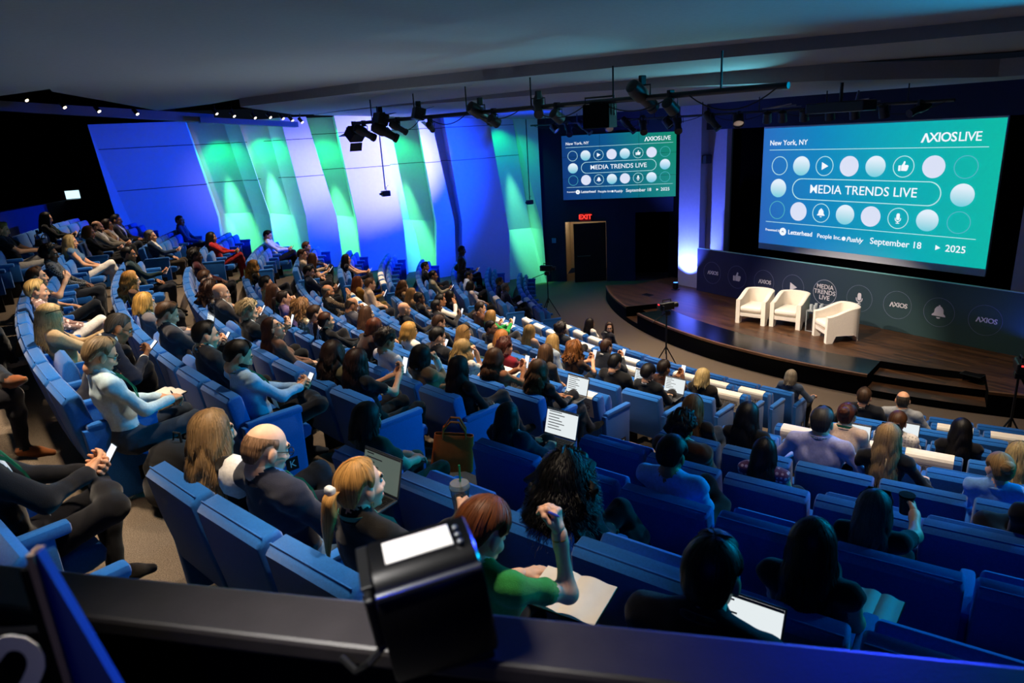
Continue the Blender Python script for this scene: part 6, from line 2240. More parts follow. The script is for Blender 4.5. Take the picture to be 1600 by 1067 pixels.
def cloth(col, pat=None):
    key = (col, pat)
    if key in CLOTH:
        return CLOTH[key]
    m = mat('cloth_%s_%s' % (col.lstrip('#'), pat or 'plain'), col, 0.9, var=0.10, scale=60, bump=0.25, bscale=300, spec=0.12, sheen=0.15)
    if pat:
        nt = m.node_tree
        b = nt.nodes['Principled BSDF']
        tc = nt.nodes['Texture Coordinate']
        c = np.array(srgb(col))
        if pat == 'check':
            t = nt.nodes.new('ShaderNodeTexChecker')
            t.inputs['Scale'].default_value = 42
            t.inputs['Color1'].default_value = (*(c * 0.25), 1)
            t.inputs['Color2'].default_value = (*np.minimum(1, c * 1.5), 1)
            nt.links.new(tc.outputs['Object'], t.inputs['Vector'])
            nt.links.new(t.outputs['Color'], b.inputs['Base Color'])
        else:
            if pat == 'stripe':
                t = nt.nodes.new('ShaderNodeTexWave')
                t.inputs['Scale'].default_value = 14
                out, hi, lo, p0, p1 = t.outputs['Fac'], np.array((0.85, 0.83, 0.86)), c * 0.5, 0.45, 0.55
            else:
                t = nt.nodes.new('ShaderNodeTexVoronoi')
                t.inputs['Scale'].default_value = 34 if pat == 'dots' else 24
                if pat == 'dots':
                    t.inputs['Randomness'].default_value = 0.25
                out, p0, p1 = t.outputs['Distance'], 0.30, 0.42
                hi, lo = c * (0.55 if pat == 'floral' else 1.0), np.minimum(1, c * 1.5 + 0.25)
                if c.mean() > 0.5:
                    lo, hi = c * 0.55, c
            r = nt.nodes.new('ShaderNodeValToRGB')
            r.color_ramp.elements[0].position = p0
            r.color_ramp.elements[1].position = p1
            r.color_ramp.elements[0].color = (*lo, 1)
            r.color_ramp.elements[1].color = (*hi, 1)
            nt.links.new(tc.outputs['Object'], t.inputs['Vector'])
            nt.links.new(out, r.inputs['Fac'])
            nt.links.new(r.outputs['Color'], b.inputs['Base Color'])
    CLOTH[key] = m
    return m


M_LAN = [None, mat('lanyard_green', '#1f6a45', 0.7, var=0.05), mat('lanyard_teal', '#3f7f6c', 0.7, var=0.05)]
M_BADGE = mat('badge_white', '#d4d6d4', 0.5, var=0.05)
M_GLASSF = mat('spectacle_frame', '#0c0c0e', 0.3, var=0)
M_GOLD = mat('gold', '#b08a4a', 0.3, 0.9, var=0)
M_PHONE = mat('phone_body', '#0a0a0c', 0.3, var=0, spec=0.5)
M_PHGLOW = mat('phone_glow', '#202020', 0.3, var=0, emit='#eef4ff', estr=1.15)
M_LAPTOP = mat('laptop_grey', '#54565a', 0.4, 0.6, var=0.04)
M_KEYS = mat('laptop_keys', '#0c0c0e', 0.6, var=0)
M_LAPGLOW = mat('laptop_glow_white', '#202020', 0.3, var=0, emit='#eaf2f4', estr=0.95)
M_LAPDIM = mat('laptop_glow_dim', '#1a1c1c', 0.3, var=0, emit='#6f7d74', estr=0.55)
PEOPLE_OUT = {}


def to4(R, o):
    M = Matrix.Identity(4)
    for i in range(3):
        for j in range(3):
            M[i][j] = float(R[i][j])
        M[i][3] = float(o[i])
    return M


def tube_mesh(name, pts, r, m, parent, n=6, smooth=True):
    return MB().tube([tuple(p) for p in pts], r, n).build(name, m, parent, smooth)


def make_person(pid, row, adeg, lean, desc, hs, hc, sk, topc, o):
    phi = math.radians(adeg - A0DEG)
    s = SEAT_OF[pid]
    s['occ'] = desc
    R_ = RAD[row]
    dx = max(-0.27, min(0.27, (phi - s['phi']) * R_))
    M = seat_frame(row, s['phi'])
    seed = sum(ord(c) for c in str(pid)) * 7 + len(desc)
    rr = random.Random(seed)
    P = dict(o)
    P['dx'] = dx
    P['lean'] = lean
    P['seed'] = seed
    P.setdefault('legs', rr.choice(['flat', 'flat', 'crossR', 'crossL']))
    P.setdefault('pitch', rr.uniform(4, 14))
    P.setdefault('yaw', rr.uniform(-8, 8))
    P.setdefault('build', rr.uniform(0.97, 1.06))
    fine = bool(o.get('fine'))
    P['h'] = 0.0105 if fine else 0.0155
    V, Q, Z, (hp, base, sz), hands, J = body(P)
    bot = o.get('bottom') or rr.choice(['#15161b', '#1c1d24', '#22262e', '#141414', '#2a2a30'])
    pat = o.get('pat')
    if o.get('vest'):
        # dark vest body with white puff sleeves
        pass
    mats = [M_SKIN[sk], cloth(topc, pat), cloth(bot), cloth(o.get('shoe', '#131110')), M_LIP[sk], M_EYEW, M_EYED, hair_mat(hc), cloth(o.get('shirt', '#cfcac4'))]
    if o.get('vest'):
        mats[1] = cloth('#1a1512')
    me = np_mesh('person', V, Q, mats, Z)
    ob = link('person', me)
    ob.matrix_world = M
    tag(ob, desc, 'person', 'seated audience')
    HM = to4(base * sz, hp)
    # hair
    if hs != 'none':
        gdir = base.T @ np.array((0, 0, -1.0))
        gdir = gdir + np.array((0, -0.10, 0))
        hv, hq, huv = hair(hs, seed, gdir, fine, o.get('length', 1.0))
        hm = np_mesh('hair', hv, hq, [hair_mat(hc)], None, True, huv)
        link('hair', hm, ob, None, HM)
    if o.get('glasses'):
        g = MB()
        for q in (-1, 1):
            g.tube([(q * 0.032 + 0.023 * math.cos(a), 0.1065, 0.006 + 0.019 * math.sin(a)) for a in [2 * PI * k / 14 for k in range(15)]], 0.0022, 5)
            g.tube([(q * 0.055, 0.105, 0.010), (q * 0.074, 0.09, 0.012), (q * 0.078, -0.005, 0.010)], 0.0022, 5)
        g.tube([(-0.009, 0.108, 0.010), (0.009, 0.108, 0.010)], 0.002, 5)
        go = g.build('glasses', M_GLASSF, ob)
        go.matrix_local = HM
    if o.get('sung'):
        g = MB()
        for q in (-1, 1):
            g.rbox((q * 0.036 - 0.028, 0.070, 0.088), (q * 0.036 + 0.028, 0.084, 0.120), 0.006)
            g.tube([(q * 0.062, 0.075, 0.105), (q * 0.088, 0.02, 0.085), (q * 0.092, -0.05, 0.045)], 0.004, 6)
        g.tube([(-0.012, 0.080, 0.108), (0.012, 0.080, 0.108)], 0.003, 5)
        go = g.build('sunglasses', M_GLASSF, ob)
        go.matrix_local = HM
    if o.get('earring'):
        g = MB()
        for q in (-1, 1):
            g.tube([(q * 0.082, -0.005 + 0.007 * math.cos(a), -0.052 + 0.009 * math.sin(a)) for a in [2 * PI * k / 10 for k in range(11)]], 0.0018, 5)
        go = g.build('earring', M_GOLD, ob)
        go.matrix_local = HM
    if o.get('scrunch'):
        g = MB()
        g.rbox((-0.026, -0.165, 0.012), (0.026, -0.128, 0.060), 0.015, 0, None, 3)
        go = g.build('hair_tie', cloth('#dfe6ea'), ob, True)
        go.matrix_local = HM
    nb, X, f, t = J['nb'], J['X'], J['f'], J['t']
    szz = J['sz']

    def neck_ring(ra, rb, up, frt, n=18):
        pts = []
        for k in range(n + 1):
            a = 2 * PI * k / n
            pts.append(nb + (X * ra * math.sin(a) - f * (rb * math.cos(a)) + t * (up + frt * (1 - math.cos(a)) / 2)) * szz)
        return pts
    if o.get('jacket') or o.get('shirt') or (not o.get('fem') and o.get('sleeve') != 'none'):
        cm = cloth(o.get('shirt', '#cfcac4')) if o.get('jacket') else cloth(topc, pat)
        tube_mesh('collar', neck_ring(0.066, 0.064, 0.022, -0.045), 0.013 * szz, cm, ob, 8)
    elif o.get('sleeve') != 'none':
        tube_mesh('neckline', neck_ring(0.068, 0.064, 0.000, -0.055), 0.012 * szz, mats[1], ob, 8)
    if fine:
        for (c_, d_, r_) in J['cuffs']:
            a_ = unit(np.cross(d_, (0.3, 0.2, 0.9)))
            b_ = np.cross(d_, a_)
            tube_mesh('sleeve_cuff', [c_ + (a_ * math.cos(w) + b_ * math.sin(w)) * r_ for w in [2 * PI * k / 16 for k in range(17)]], 0.009, mats[1], ob, 6)
    if o.get('jacket'):
        pts = [p for p in neck_ring(0.082, 0.076, 0.004, -0.075)]
        tube_mesh('lapel', pts, 0.014 * szz, mats[1], ob, 8)
    if o.get('lan'):
        pts = []
        for k in range(13):
            a = PI * 0.5 * (k / 12)
        back = neck_ring(0.078, 0.072, 0.020, -0.03, 24)
        lft = back[:11]
        rgt = back[14:]
        L = MB()
        end = J['at'](0.0, 0.175 if o.get('jacket') else 0.150, 0.20)
        l1 = back[10:15]
        side_l = [J['at'](0.060, 0.115, 0.42), J['at'](0.045, 0.15, 0.33), end]
        side_r = [J['at'](-0.060, 0.115, 0.42), J['at'](-0.045, 0.15, 0.33), end]
        half = len(back) // 2
        loop = [back[0]] + back[1:9] + side_l
        loop2 = [back[0]] + back[::-1][1:9] + side_r
        for lp in (loop, loop2):
            v, ff = [], []
            for i, p in enumerate(lp):
                v += [p + t * 0.010 * szz, p - t * 0.010 * szz, p - t * 0.010 * szz + np.array((0, 0, -0.002)), p + t * 0.010 * szz + (p - nb) * 0.04]
            for i in range(len(lp) - 1):
                for k in range(4):
                    ff.append((i * 4 + k, i * 4 + (k + 1) % 4, (i + 1) * 4 + (k + 1) % 4, (i + 1) * 4 + k))
            L.add(v, ff)
        L.build('lanyard', M_LAN[o['lan']], ob)
        B = frame(end, X, t)
        MB().rbox((-0.045, -0.12, -0.002), (0.045, 0.0, 0.002), 0.001, 0, B).build('badge', M_BADGE, ob)
    if o.get('vest'):
        for g_ in (-1, 1):
            c = J['at'](0.165 * g_, -0.005, 0.42)
            bm = bmesh.new()
            bmesh.ops.create_icosphere(bm, subdivisions=3, radius=1.0)
            for q in bm.verts:
                n_ = 1 + 0.05 * math.sin(q.co.x * 7 + q.co.z * 9) + 0.03 * math.sin(q.co.y * 13)
                q.co = Vector(c) + Vector((q.co.x * 0.085, q.co.y * 0.085, q.co.z * 0.115)) * n_ * szz
            MB().bm(bm).build('puff_sleeve', cloth('#e6e2dc'), ob, 'all')
    # wrist items
    if o.get('watch') or o.get('bracelet'):
        g_ = -1 if o.get('watch') else 1
        W, Rh = hands[g_]
        c = W - Rh[:, 1] * 0.115
        ring = [c + (Rh[:, 0] * math.cos(a) * 0.031 + Rh[:, 2] * math.sin(a) * 0.027) for a in [2 * PI * k / 16 for k in range(17)]]
        tube_mesh('watch' if o.get('watch') else 'bracelet', ring, 0.005 if o.get('watch') else 0.0035, M_STEEL if o.get('watch') else M_GOLD, ob)
    PEOPLE_OUT[pid] = dict(ob=ob, M=M, hands=hands, J=J, head=hp, base=base, desc=desc, o=o, row=row)
    # ---- things in their hands
    arms = o.get('arms', 'lap')
    sd = short(desc, 11)
    main = -1 if o.get('flip') else 1
    if arms in ('phone', 'phone1', 'high') and pid not in ('53', '35'):
        if arms == 'phone1':
            c = hands[main][0] + np.array((0, 0.03, 0.025))
        else:
            c = (hands[1][0] + hands[-1][0]) / 2 + np.array((0, 0.035, 0.03))
        n_ = unit(np.array(hp) - c + np.array((0, 0, 0.0)))
        xx = unit(np.cross(np.array((0, 0, 1.0)), -n_)) * -1
        xx = unit(np.cross((0, 0, 1.0), n_))
        yy = np.cross(n_, xx)
        Mp = M @ to4(np.stack([xx, yy, n_], 1), c)
        ph = thing('phone', 'phone held by the ' + sd, 'phone', M=Mp, group='phones in the audience')
        MB().rbox((-0.037, -0.076, -0.009), (0.037, 0.076, 0.0), 0.004).build('phone_body', M_PHONE, ph)
        MB().box((-0.034, -0.072, 0.0), (0.034, 0.072, 0.0012)).build('screen', M_PHGLOW, ph)
    if arms == 'laptop' and pid not in ('15',):
        make_laptop(pid, M, J, sd)
    return ob


def make_laptop(pid, M, J, sd):
    x = float(J['H'][0])
    Ml = M @ Matrix.Translation((x, 0.735, 0.590)) @ Matrix.Rotation(math.radians(4), 4, 'X')
    if pid == '107':
        Ml = M @ Matrix.Translation((x, 0.62, 0.60))
    dim = pid == '100'
    lp = thing('laptop', 'laptop of the ' + sd, 'laptop', M=Ml, group='open laptops in the audience')
    MB().rbox((-0.155, -0.11, 0.0), (0.155, 0.11, 0.016), 0.005).build('base', M_LAPTOP, lp)
    k = MB()
    for i in range(11):
        for j in range(4):
            k.box((-0.140 + i * 0.0257, -0.015 + j * 0.028, 0.016), (-0.118 + i * 0.0257, 0.009 + j * 0.028, 0.0185))
    k.box((-0.05, -0.095, 0.016), (0.05, -0.03, 0.0165))
    k.build('keyboard', M_KEYS, lp)
    L = Matrix.Translation((0, 0.11, 0.016)) @ Matrix.Rotation(math.radians(-20), 4, 'X')
    lid = MB().rbox((-0.155, 0.0, 0.0), (0.155, 0.008, 0.215), 0.003, 0, L).build('lid', M_LAPTOP, lp)
    MB().box((-0.147, -0.0015, 0.012), (0.147, 0.0, 0.207), 0, L).build('screen', M_LAPDIM if dim else M_LAPGLOW, lid)
    tx = MB()
    rr = random.Random(len(sd))
    for i in range(7):
        w = rr.uniform(0.05, 0.16)
        z = 0.185 - i * 0.022
        tx.box((-0.125, -0.0025, z), (-0.125 + w, -0.0015, z + 0.006), 0, L)
    tx.box((-0.147, -0.0025, 0.197), (0.147, -0.0015, 0.207), 0, L)
    tx.build('screen_content', M_PRINT, lid)
    return lp

SEAT_OF = assign_seats(PEOPLE)
BAG_SEAT = min((s for s in SEATS if s['row'] == 'M' and s['block'] == 'L' and id(s) != id(SEAT_OF['1'])), key=lambda s: -s['phi'])
BAG_SEAT['bag'] = True
for _p in PEOPLE:
    make_person(*_p)
build_seats()
build_reserved()

# ------------------------------------------------------------------ things the audience carries
def at_person(pid, p):
    return PEOPLE_OUT[pid]['M'] @ Vector(p)


def in_hand(pid, g, off=(0, 0, 0)):
    W, Rh = PEOPLE_OUT[pid]['hands'][g]
    return W + Rh @ np.array(off), Rh


def notebook(pid, c, w, d, rz, tilt, label, name='notebook'):
    M = PEOPLE_OUT[pid]['M'] @ Matrix.Translation(c) @ Matrix.Rotation(rz, 4, 'Z') @ Matrix.Rotation(tilt, 4, 'X')
    t = thing(name, label, 'notebook', M=M)
    MB().rbox((-w - 0.004, -d / 2 - 0.004, -0.008), (w + 0.004, d / 2 + 0.004, 0.0), 0.003).build('cover', M_BLACK, t)
    for s in (-1, 1):
        v = []
        n = 8
        for i in range(n + 1):
            u = i / n
            z = 0.004 + 0.014 * math.sin(PI * min(1, u * 1.4)) * (1 - u * 0.5)
            v += [(s * w * u, -d / 2, z), (s * w * u, d / 2, z), (s * w * u, d / 2, 0.0), (s * w * u, -d / 2, 0.0)]
        f = []
        for i in range(n):
            for k in range(4):
                q = (i * 4 + k, i * 4 + (k + 1) % 4, (i + 1) * 4 + (k + 1) % 4, (i + 1) * 4 + k)
                f.append(q if s > 0 else q[::-1])
        f += [(0, 1, 2, 3), (n * 4 + 3, n * 4 + 2, n * 4 + 1, n * 4)]
        MB().add(v, f).build('page_block', M_PAPER, t, True)
    return t


def pen(pid, g, label, col, off=(-0.02, 0.01, -0.03)):
    c, Rh = in_hand(pid, g, off)
    t = thing('pen', label, 'pen', M=PEOPLE_OUT[pid]['M'] @ to4(np.stack([Rh[:, 1], Rh[:, 2], Rh[:, 0]], 1), c))
    MB().lathe([(0.001, -0.075), (0.005, -0.06), (0.005, 0.06), (0.003, 0.065)], 10, 0, Matrix.Rotation(0.9, 4, 'X')).build('barrel', mat('pen_' + col.lstrip('#'), col, 0.3, var=0), t, True)
    MB().lathe([(0.005, 0.03), (0.0055, 0.035), (0.0055, 0.064), (0.002, 0.070)], 10, 0, Matrix.Rotation(0.9, 4, 'X')).build('cap', M_STEEL, t, True)
    return t


notebook('16', (0.02, 0.70, 0.625), 0.135, 0.19, 0.3, 0.12, 'open white notebook on the knee of the man in pale blue shirt')
pen('16', 1, 'pen in the hand of the man in pale blue shirt', '#20242c')
notebook('102', (0.20, 0.66, 0.66), 0.155, 0.22, 0.1, 0.1, 'large blank open notebook below the auburn-haired person in green')
pen('102', 1, 'blue pen held up beside the auburn hair', '#2a45c8', (-0.03, 0.0, -0.02))
notebook('18', (0.02, 0.72, 0.66), 0.12, 0.17, 0.1, 0.6, 'tan edged open notebook before the woman in grey tweed')
notebook('95', (0.30, 0.62, 0.60), 0.09, 0.20, -0.1, 0.1, 'teal lit notepad beside the woman with one bare shoulder')
pen('95', 1, 'dark pen beside the woman with one bare shoulder', '#101216')
# sheet of paper
_M = PEOPLE_OUT['75b']['M'] @ Matrix.Translation((0.05, 0.66, 0.68)) @ Matrix.Rotation(0.4, 4, 'X')
tag(MB().rbox((-0.10, -0.07, 0), (0.10, 0.07, 0.003), 0.001).build('paper_sheet', M_PAPER, None, M=_M), 'bright paper sheet in the lap of the older man in navy', 'paper')
# iced coffee
_c, _R = in_hand('101', 1, (0.0, 0.0, -0.045))
cup = thing('coffee_cup', 'clear plastic cup of iced coffee with a green straw', 'cup', M=PEOPLE_OUT['101']['M'] @ Matrix.Translation(_c - np.array((0, 0, 0.06))))
M_CUP = mat('clear_plastic', '#e9eef0', 0.08, var=0, trans=0.85, spec=0.5)
MB().lathe([(0.032, 0.0), (0.046, 0.135), (0.044, 0.135), (0.030, 0.004)], 22).build('cup_body', M_CUP, cup, True)
MB().lathe([(0.0, 0.006), (0.029, 0.006), (0.038, 0.085), (0.0, 0.085)], 20).build('coffee', mat('iced_coffee', '#8a6a4c', 0.2, var=0.1), cup, True)
MB().lathe([(0.048, 0.132), (0.049, 0.142), (0.043, 0.158), (0.010, 0.160), (0.0, 0.160)], 22).build('lid', M_CUP, cup, True)
MB().tube([(0.006, 0, 0.02), (-0.004, 0.012, 0.24)], 0.0045, 8).build('straw', mat('straw_green', '#0d7a4c', 0.4, var=0), cup)
_c, _R = in_hand('94', 1, (0.0, 0.0, -0.04))
cup2 = thing('dark_cup', 'dark cup in the raised hand of the blue lit woman', 'cup', M=PEOPLE_OUT['94']['M'] @ Matrix.Translation(_c - np.array((0, 0, 0.05))))
MB().lathe([(0.030, 0.0), (0.040, 0.11), (0.036, 0.11), (0.027, 0.006)], 18).build('cup_body', mat('cup_dark', '#1a1c22', 0.4, var=0.05), cup2, True)
MB().lathe([(0.042, 0.105), (0.042, 0.115), (0.0, 0.118)], 18).build('lid', M_BLACK, cup2, True)


# bags
def tote(label, M, w, d, h, col, strap):
    t = thing('tote_bag', label, 'bag', M=M)
    m = mat('leather_' + col.lstrip('#'), col, 0.5, var=0.12, scale=14, bump=0.15, bscale=120)
    v, f = [], []
    lv = [(0.0, 1.0, 1.0), (0.02, 1.03, 1.05), (0.5, 0.98, 1.0), (0.95, 0.94, 0.55), (1.0, 0.93, 0.5)]
    n = 24

    def ringp(sx, sy, z, k):
        a = 2 * PI * k / n
        c, s_ = math.cos(a), math.sin(a)
        e = 0.35
        return (w / 2 * sx * math.copysign(abs(c) ** e, c), d / 2 * sy * math.copysign(abs(s_) ** e, s_), z)
    for (u, sx, sy) in lv:
        v += [ringp(sx, sy, u * h, k) for k in range(n)]
    for (u, sx, sy) in ((1.0, 0.90, 0.42), (0.3, 0.9, 0.85)):
        v += [ringp(sx, sy, u * h, k) for k in range(n)]
    for i in range(6):
        for k in range(n):
            f.append((i * n + k, i * n + (k + 1) % n, (i + 1) * n + (k + 1) % n, (i + 1) * n + k))
    f.append(tuple(range(n))[::-1])
    f.append(tuple(6 * n + k for k in range(n)))
    MB().add(v, f).build('bag_body', m, t, True)
    for s_ in (-1, 1):
        pts = [(-w * 0.28, s_ * d * 0.22, h * 0.86), (-w * 0.26, s_ * d * 0.26, h * 1.15), (-w * 0.10, s_ * d * 0.34, h + strap), (w * 0.10, s_ * d * 0.34, h + strap), (w * 0.26, s_ * d * 0.26, h * 1.15), (w * 0.28, s_ * d * 0.22, h * 0.86)]
        MB().tube(pts, 0.011, 6).build('handle', m, t, True)
    return t


tote('tan leather tote bag standing on the aisle floor', Matrix.Translation((-5.13, 2.40, ZT['J'])) @ Matrix.Rotation(math.radians(60), 4, 'Z') @ Matrix.Rotation(math.radians(8), 4, 'Y'), 0.38, 0.15, 0.34, '#a4541e', 0.14)
_x, _y = polar(22.72, math.radians(12.7))
bp = thing('backpack', 'black backpack on the floor beside the man in pale blue shirt', 'bag', (_x, _y, ZT['L']), math.radians(30))
bm = bmesh.new()
bmesh.ops.create_icosphere(bm, subdivisions=4, radius=1.0)
for q in bm.verts:
    c = q.co.copy()
    n_ = 1 + 0.05 * math.sin(c.x * 6 + c.z * 5) + 0.04 * math.sin(c.y * 11 + c.z * 7)
    q.co = Vector((0.26 * math.copysign(abs(c.x) ** 0.75, c.x), 0.18 * math.copysign(abs(c.y) ** 0.8, c.y), 0.24 + 0.24 * math.copysign(abs(c.z) ** 0.8, c.z))) * 1.0
    q.co.x *= n_
    q.co.y *= n_
MB().bm(bm).build('bag_body', cloth('#0e0e11'), bp, 'all')
bm = bmesh.new()
bmesh.ops.create_icosphere(bm, subdivisions=3, radius=1.0)
for q in bm.verts:
    c = q.co.copy()
    q.co = Vector((0.17 * math.copysign(abs(c.x) ** 0.7, c.x), -0.15 + 0.09 * c.y, 0.18 + 0.13 * math.copysign(abs(c.z) ** 0.7, c.z)))
MB().bm(bm).build('front_pocket', cloth('#131318'), bp, 'all')
MB().tube([(-0.05, 0.02, 0.46), (-0.03, 0.03, 0.54), (0.03, 0.03, 0.54), (0.05, 0.02, 0.46)], 0.010, 6).build('handle', cloth('#0a0a0c'), bp)
for s_ in (-1, 1):
    MB().tube([(s_ * 0.10, 0.16, 0.44), (s_ * 0.12, 0.24, 0.34), (s_ * 0.13, 0.22, 0.16), (s_ * 0.13, 0.15, 0.06)], 0.016, 6).build('strap', cloth('#0a0a0c'), bp)
# a bag left on an empty seat at the back
tote('black soft bag on the blue seat by the rear parapet', seat_frame('M', BAG_SEAT['phi']) @ Matrix.Translation((0, 0.40, 0.447)), 0.40, 0.2, 0.32, '#23201c', 0.08)
# the white fluffy scarf left on a seat
_M = seat_frame('E', math.radians(-140.6 - A0DEG))
bm = bmesh.new()
bmesh.ops.create_icosphere(bm, subdivisions=4, radius=1.0)
for q in bm.verts:
    c = q.co.copy()
    k = 1 + 0.16 * math.sin(c.x * 9 + 2 * c.z) * math.cos(c.y * 7)
    q.co = Vector((c.x * 0.17 * k, c.y * 0.10 * k, c.z * 0.075 * k))
tag(MB().bm(bm).build('white_scarf', cloth('#e8e4e0'), None, 'all', M=_M @ Matrix.Translation((0.1, 0.30, 0.60))), 'bundled white scarf on an empty seat behind the grey-topped woman', 'scarf')

# standing man on the side aisle
def standing_man():
    s = Sdf()
    H = np.array((0, 0, 0.93))
    s.ell(H, (0.165, 0.115, 0.12), 2)
    s.ell(H + (0, 0, 0.18), (0.155, 0.11, 0.16), 1)
    s.ell(H + (0, 0.0, 0.37), (0.18, 0.125, 0.18), 1)
    for g in (-1, 1):
        s.cap(H + (0.03 * g, -0.02, 0.51), H + (0.185 * g, 0, 0.46), 0.062, 0.070, 1)
        hp = H + np.array((0.09 * g, 0, -0.04))
        kn = np.array((0.10 * g, 0.03 + 0.02 * g, 0.50))
        an = np.array((0.10 * g, -0.02 + 0.03 * g, 0.09))
        s.cap(hp, kn, 0.092, 0.066, 2)
        s.cap(kn, an, 0.064, 0.055, 2)
        s.cap(an + (0, -0.03, -0.05), an + (0, 0.10, -0.052), 0.038, 0.038, 3)
        s.cap(an + (0, 0.08, -0.05), an + (0, 0.19, -0.058), 0.037, 0.028, 3)
        S = H + np.array((0.185 * g, 0, 0.46))
        E_ = H + np.array((0.25 * g, -0.04, 0.17))
        W = H + np.array((0.12 * g, 0.20, 0.13))
        s.cap(S, E_, 0.062, 0.053, 1)
        s.cap(E_, E_ + (W - E_) * 0.93, 0.050, 0.040, 1)
        s.cap(E_ + (W - E_) * 0.8, W, 0.025, 0.023, 0)
    s.cap(H + (0, -0.01, 0.52), H + (0, 0.02, 0.62), 0.056, 0.052, 0)
    V, Q, z = s.mesh(0.014, 0.014, 0.004, (1, 2), 5)
    zq = z[Q[:, 0]].copy()
    c = V[Q].mean(1)
    zq[(zq == 1) & (c[:, 1] > 0.04) & (np.abs(c[:, 0]) < np.clip((c[:, 2] - 1.08) * 0.3, 0, 0.09))] = 8
    hv, hq, hz = get_head(False, False, False)
    base = rot('Z', 0) @ rot('X', -14)
    hp = H + np.array((0, 0.03, 0.70))
    parts = [(V, Q, zq), (hv @ base.T + hp, hq, hz)]
    for g in (-1, 1):
        W = H + np.array((0.12 * g, 0.20, 0.13))
        v, q, zz = get_hand('relax', False)
        if g < 0:
            v = v * np.array((-1, 1, 1))
            q = q[:, ::-1]
        y = unit(np.array((-0.5 * g, 0.8, -0.1)))
        zb = np.array((0.3 * g, 0.2, 0.9))
        zb = unit(zb - y * (zb @ y))
        parts.append((v @ np.stack([np.cross(y, zb), y, zb], 1).T + W, q, zz))
    V, Q, Z = merge(parts)
    mats = [M_SKIN['d'], cloth('#2a1f18'), cloth('#2a2019'), cloth('#0c0a0a'), M_LIP['d'], M_EYEW, M_EYED, hair_mat('#120d0a'), cloth('#6fa8b8')]
    ob = link('person', np_mesh('person', V, Q, mats, Z))
    x, y = polar(15.05, math.radians(-167.3 - A0DEG))
    ob.location = (-16.45, 8.55, ZT['C'])
    ob.rotation_euler = (0, 0, math.radians(-35))
    tag(ob, 'man in brown suit standing among the seats at far left', 'person')
    hv, hq, huv = hair('crop', 3, base.T @ np.array((0, 0, -1.0)), False)
    link('hair', np_mesh('hair', hv, hq, [hair_mat('#120d0a')], None, True, huv), ob, None, to4(base, hp))
    MB().tube([(H[0] + 0.068 * math.sin(a), H[1] - 0.01 - 0.066 * math.cos(a), H[2] + 0.545 - 0.022 * (1 - math.cos(a))) for a in [2 * PI * k / 16 for k in range(17)]], 0.013, 8).build('collar', cloth('#6fa8b8'), ob, True)


standing_man()

# ------------------------------------------------------------------ foreground: rail, lamp, sign
RD = Vector((1.15, 1.17, 0)).normalized()
RN = Vector((RD.y, -RD.x, 0))
RO = Vector((-1.43, -0.25, 0))
RM = Matrix(((RD.x, RN.x, 0, RO.x), (RD.y, RN.y, 0, RO.y), (0, 0, 1, 0), (0, 0, 0, 1)))
M_RAIL = mat('rail_laminate', '#34302e', 0.42, var=0.15, scale=18, spec=0.4, bump=0.05, bscale=200)
rl = thing('booth_rail', 'dark laminate rail along the bottom of the view', 'rail', M=RM)
MB().rbox((-1.2, 0.0, 4.415), (3.4, 0.105, 4.45), 0.008).build('rail_top', M_RAIL, rl)
MB().box((-1.2, 0.02, 3.5), (3.4, 0.06, 4.415)).build('rail_panel', M_BLACK, rl)
MB().rbox((-1.2, 0.115, 4.20), (3.4, 0.60, 4.235), 0.006).build('lower_shelf', mat('rail_shelf', '#0d0c0c', 0.6, var=0.15, scale=14), rl)
# small stage lamp sitting on the rail
LPM = Matrix.Translation((-0.755, 0.315, 4.452)) @ Matrix.Rotation(math.radians(74), 4, 'Z') @ Matrix.Scale(0.88, 4)
M_LAMPB = mat('lamp_black_gloss', '#08080a', 0.25, var=0.1, scale=12, spec=0.6)
fl_ = thing('flood_lamp', 'black glossy flood lamp with a white label standing on the rail', 'stage light', M=LPM)
sec = [(-0.060, 0.015), (-0.066, 0.03), (-0.066, 0.145), (-0.050, 0.178), (-0.02, 0.192), (0.055, 0.192), (0.066, 0.180), (0.066, 0.03), (0.058, 0.015)]
TILT = Matrix.Translation((0, 0, 0.0)) @ Matrix.Rotation(math.radians(-6), 4, 'Y')
v, f = [], []
n = len(sec)
for x in (-0.082, -0.078, 0.078, 0.082):
    k = 0.95 if abs(x) > 0.08 else 1.0
    v += [tuple(TILT @ Vector((x, y * k, 0.1 + (z - 0.1) * k))) for y, z in sec]
for i in range(3):
    for k in range(n):
        f.append((i * n + k, (i + 1) * n + k, (i + 1) * n + (k + 1) % n, i * n + (k + 1) % n))
f += [tuple(range(n)), tuple(3 * n + k for k in range(n))[::-1]]
MB().add(v, f).build('housing', M_LAMPB, fl_, True)
MB().rbox((-0.056, -0.018, 0.1935), (0.050, 0.040, 0.1950), 0.0006, 0, TILT).build('label', mat('label_white', '#e6e4e0', 0.6, var=0.06, scale=30), fl_)
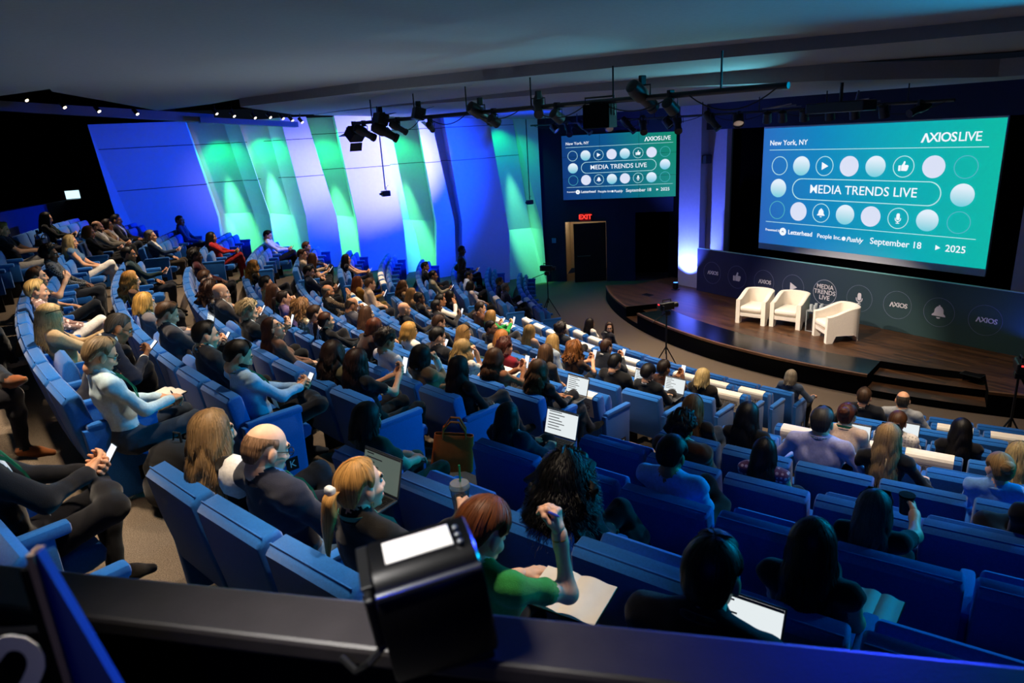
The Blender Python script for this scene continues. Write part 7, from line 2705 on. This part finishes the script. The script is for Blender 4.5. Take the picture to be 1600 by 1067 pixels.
MB().tube([TILT @ Vector((-0.079, -0.058, 0.170)), TILT @ Vector((0.079, -0.058, 0.170))], 0.0075, 10).build('edge_trim', mat('lamp_chrome', '#8d9096', 0.22, 0.9, var=0), fl_, True)
MB().rbox((-0.098, -0.050, 0.182), (-0.080, 0.060, 0.188), 0.002, 0, TILT).build('rear_flange', M_METAL, fl_)
MB().rbox((-0.10, -0.03, 0.06), (-0.082, 0.03, 0.15), 0.006, 0, TILT).build('terminal_box', M_METAL, fl_)
for y in (-0.02, 0.0, 0.02):
    MB().lathe([(0.0, 0), (0.005, 0.001), (0.005, 0.006), (0.0, 0.008)], 10, 0, TILT @ Matrix.Translation((0.060, y, 0.193))).build('screw', M_STEEL, fl_)
MB().rbox((-0.075, -0.055, 0.0), (0.075, 0.055, 0.02), 0.006).build('foot', M_METAL, fl_)
MB().tube([(-0.09, -0.02, 0.05), (-0.12, -0.03, 0.03), (-0.14, -0.02, 0.012), (-0.16, 0.02, 0.010)], 0.006, 6).build('cable', M_CABLE, fl_)
# sign board seen almost edge on at the lower left corner
SGX, SGZ = Vector((0.534, 0.844, 0)).normalized(), Vector((0, 0, 1))
sg = thing('sign_board', 'blue edged sign board with a white figure, seen almost edge on', 'sign', M=frame((-0.842, -0.113, 4.236), SGX, SGZ))
MB().prism([(0, 0), (0.125, 0), (0.125, 0.03), (0.006, 0.508), (0, 0.508)], 0.012).build('blue_fin', mat('sign_blue', '#3c4c8c', 0.6, var=0.04), sg)
MB().box((-0.005, 0, -0.004), (0.004, 0.508, 0.016)).build('tan_edge', mat('sign_tan_edge', '#8a7565', 0.6), sg)
MB().box((-0.016, 0, -0.010), (-0.005, 0.49, 0.016)).build('black_edge', M_BLACK, sg)
fc = MB().box((-0.22, 0, -0.008), (-0.016, 0.40, 0.004)).build('black_face', M_BLACK, sg)
tx = MB()
add_text(tx, '2', Matrix.Translation((-0.052, 0.345, 0.006)), size=0.13, bold=0.004, depth=0.002)
add_text(tx, '2', Matrix.Translation((-0.052, 0.245, 0.006)), size=0.13, bold=0.004, depth=0.002)
tx.build('lettering', M_PAPER, fc)
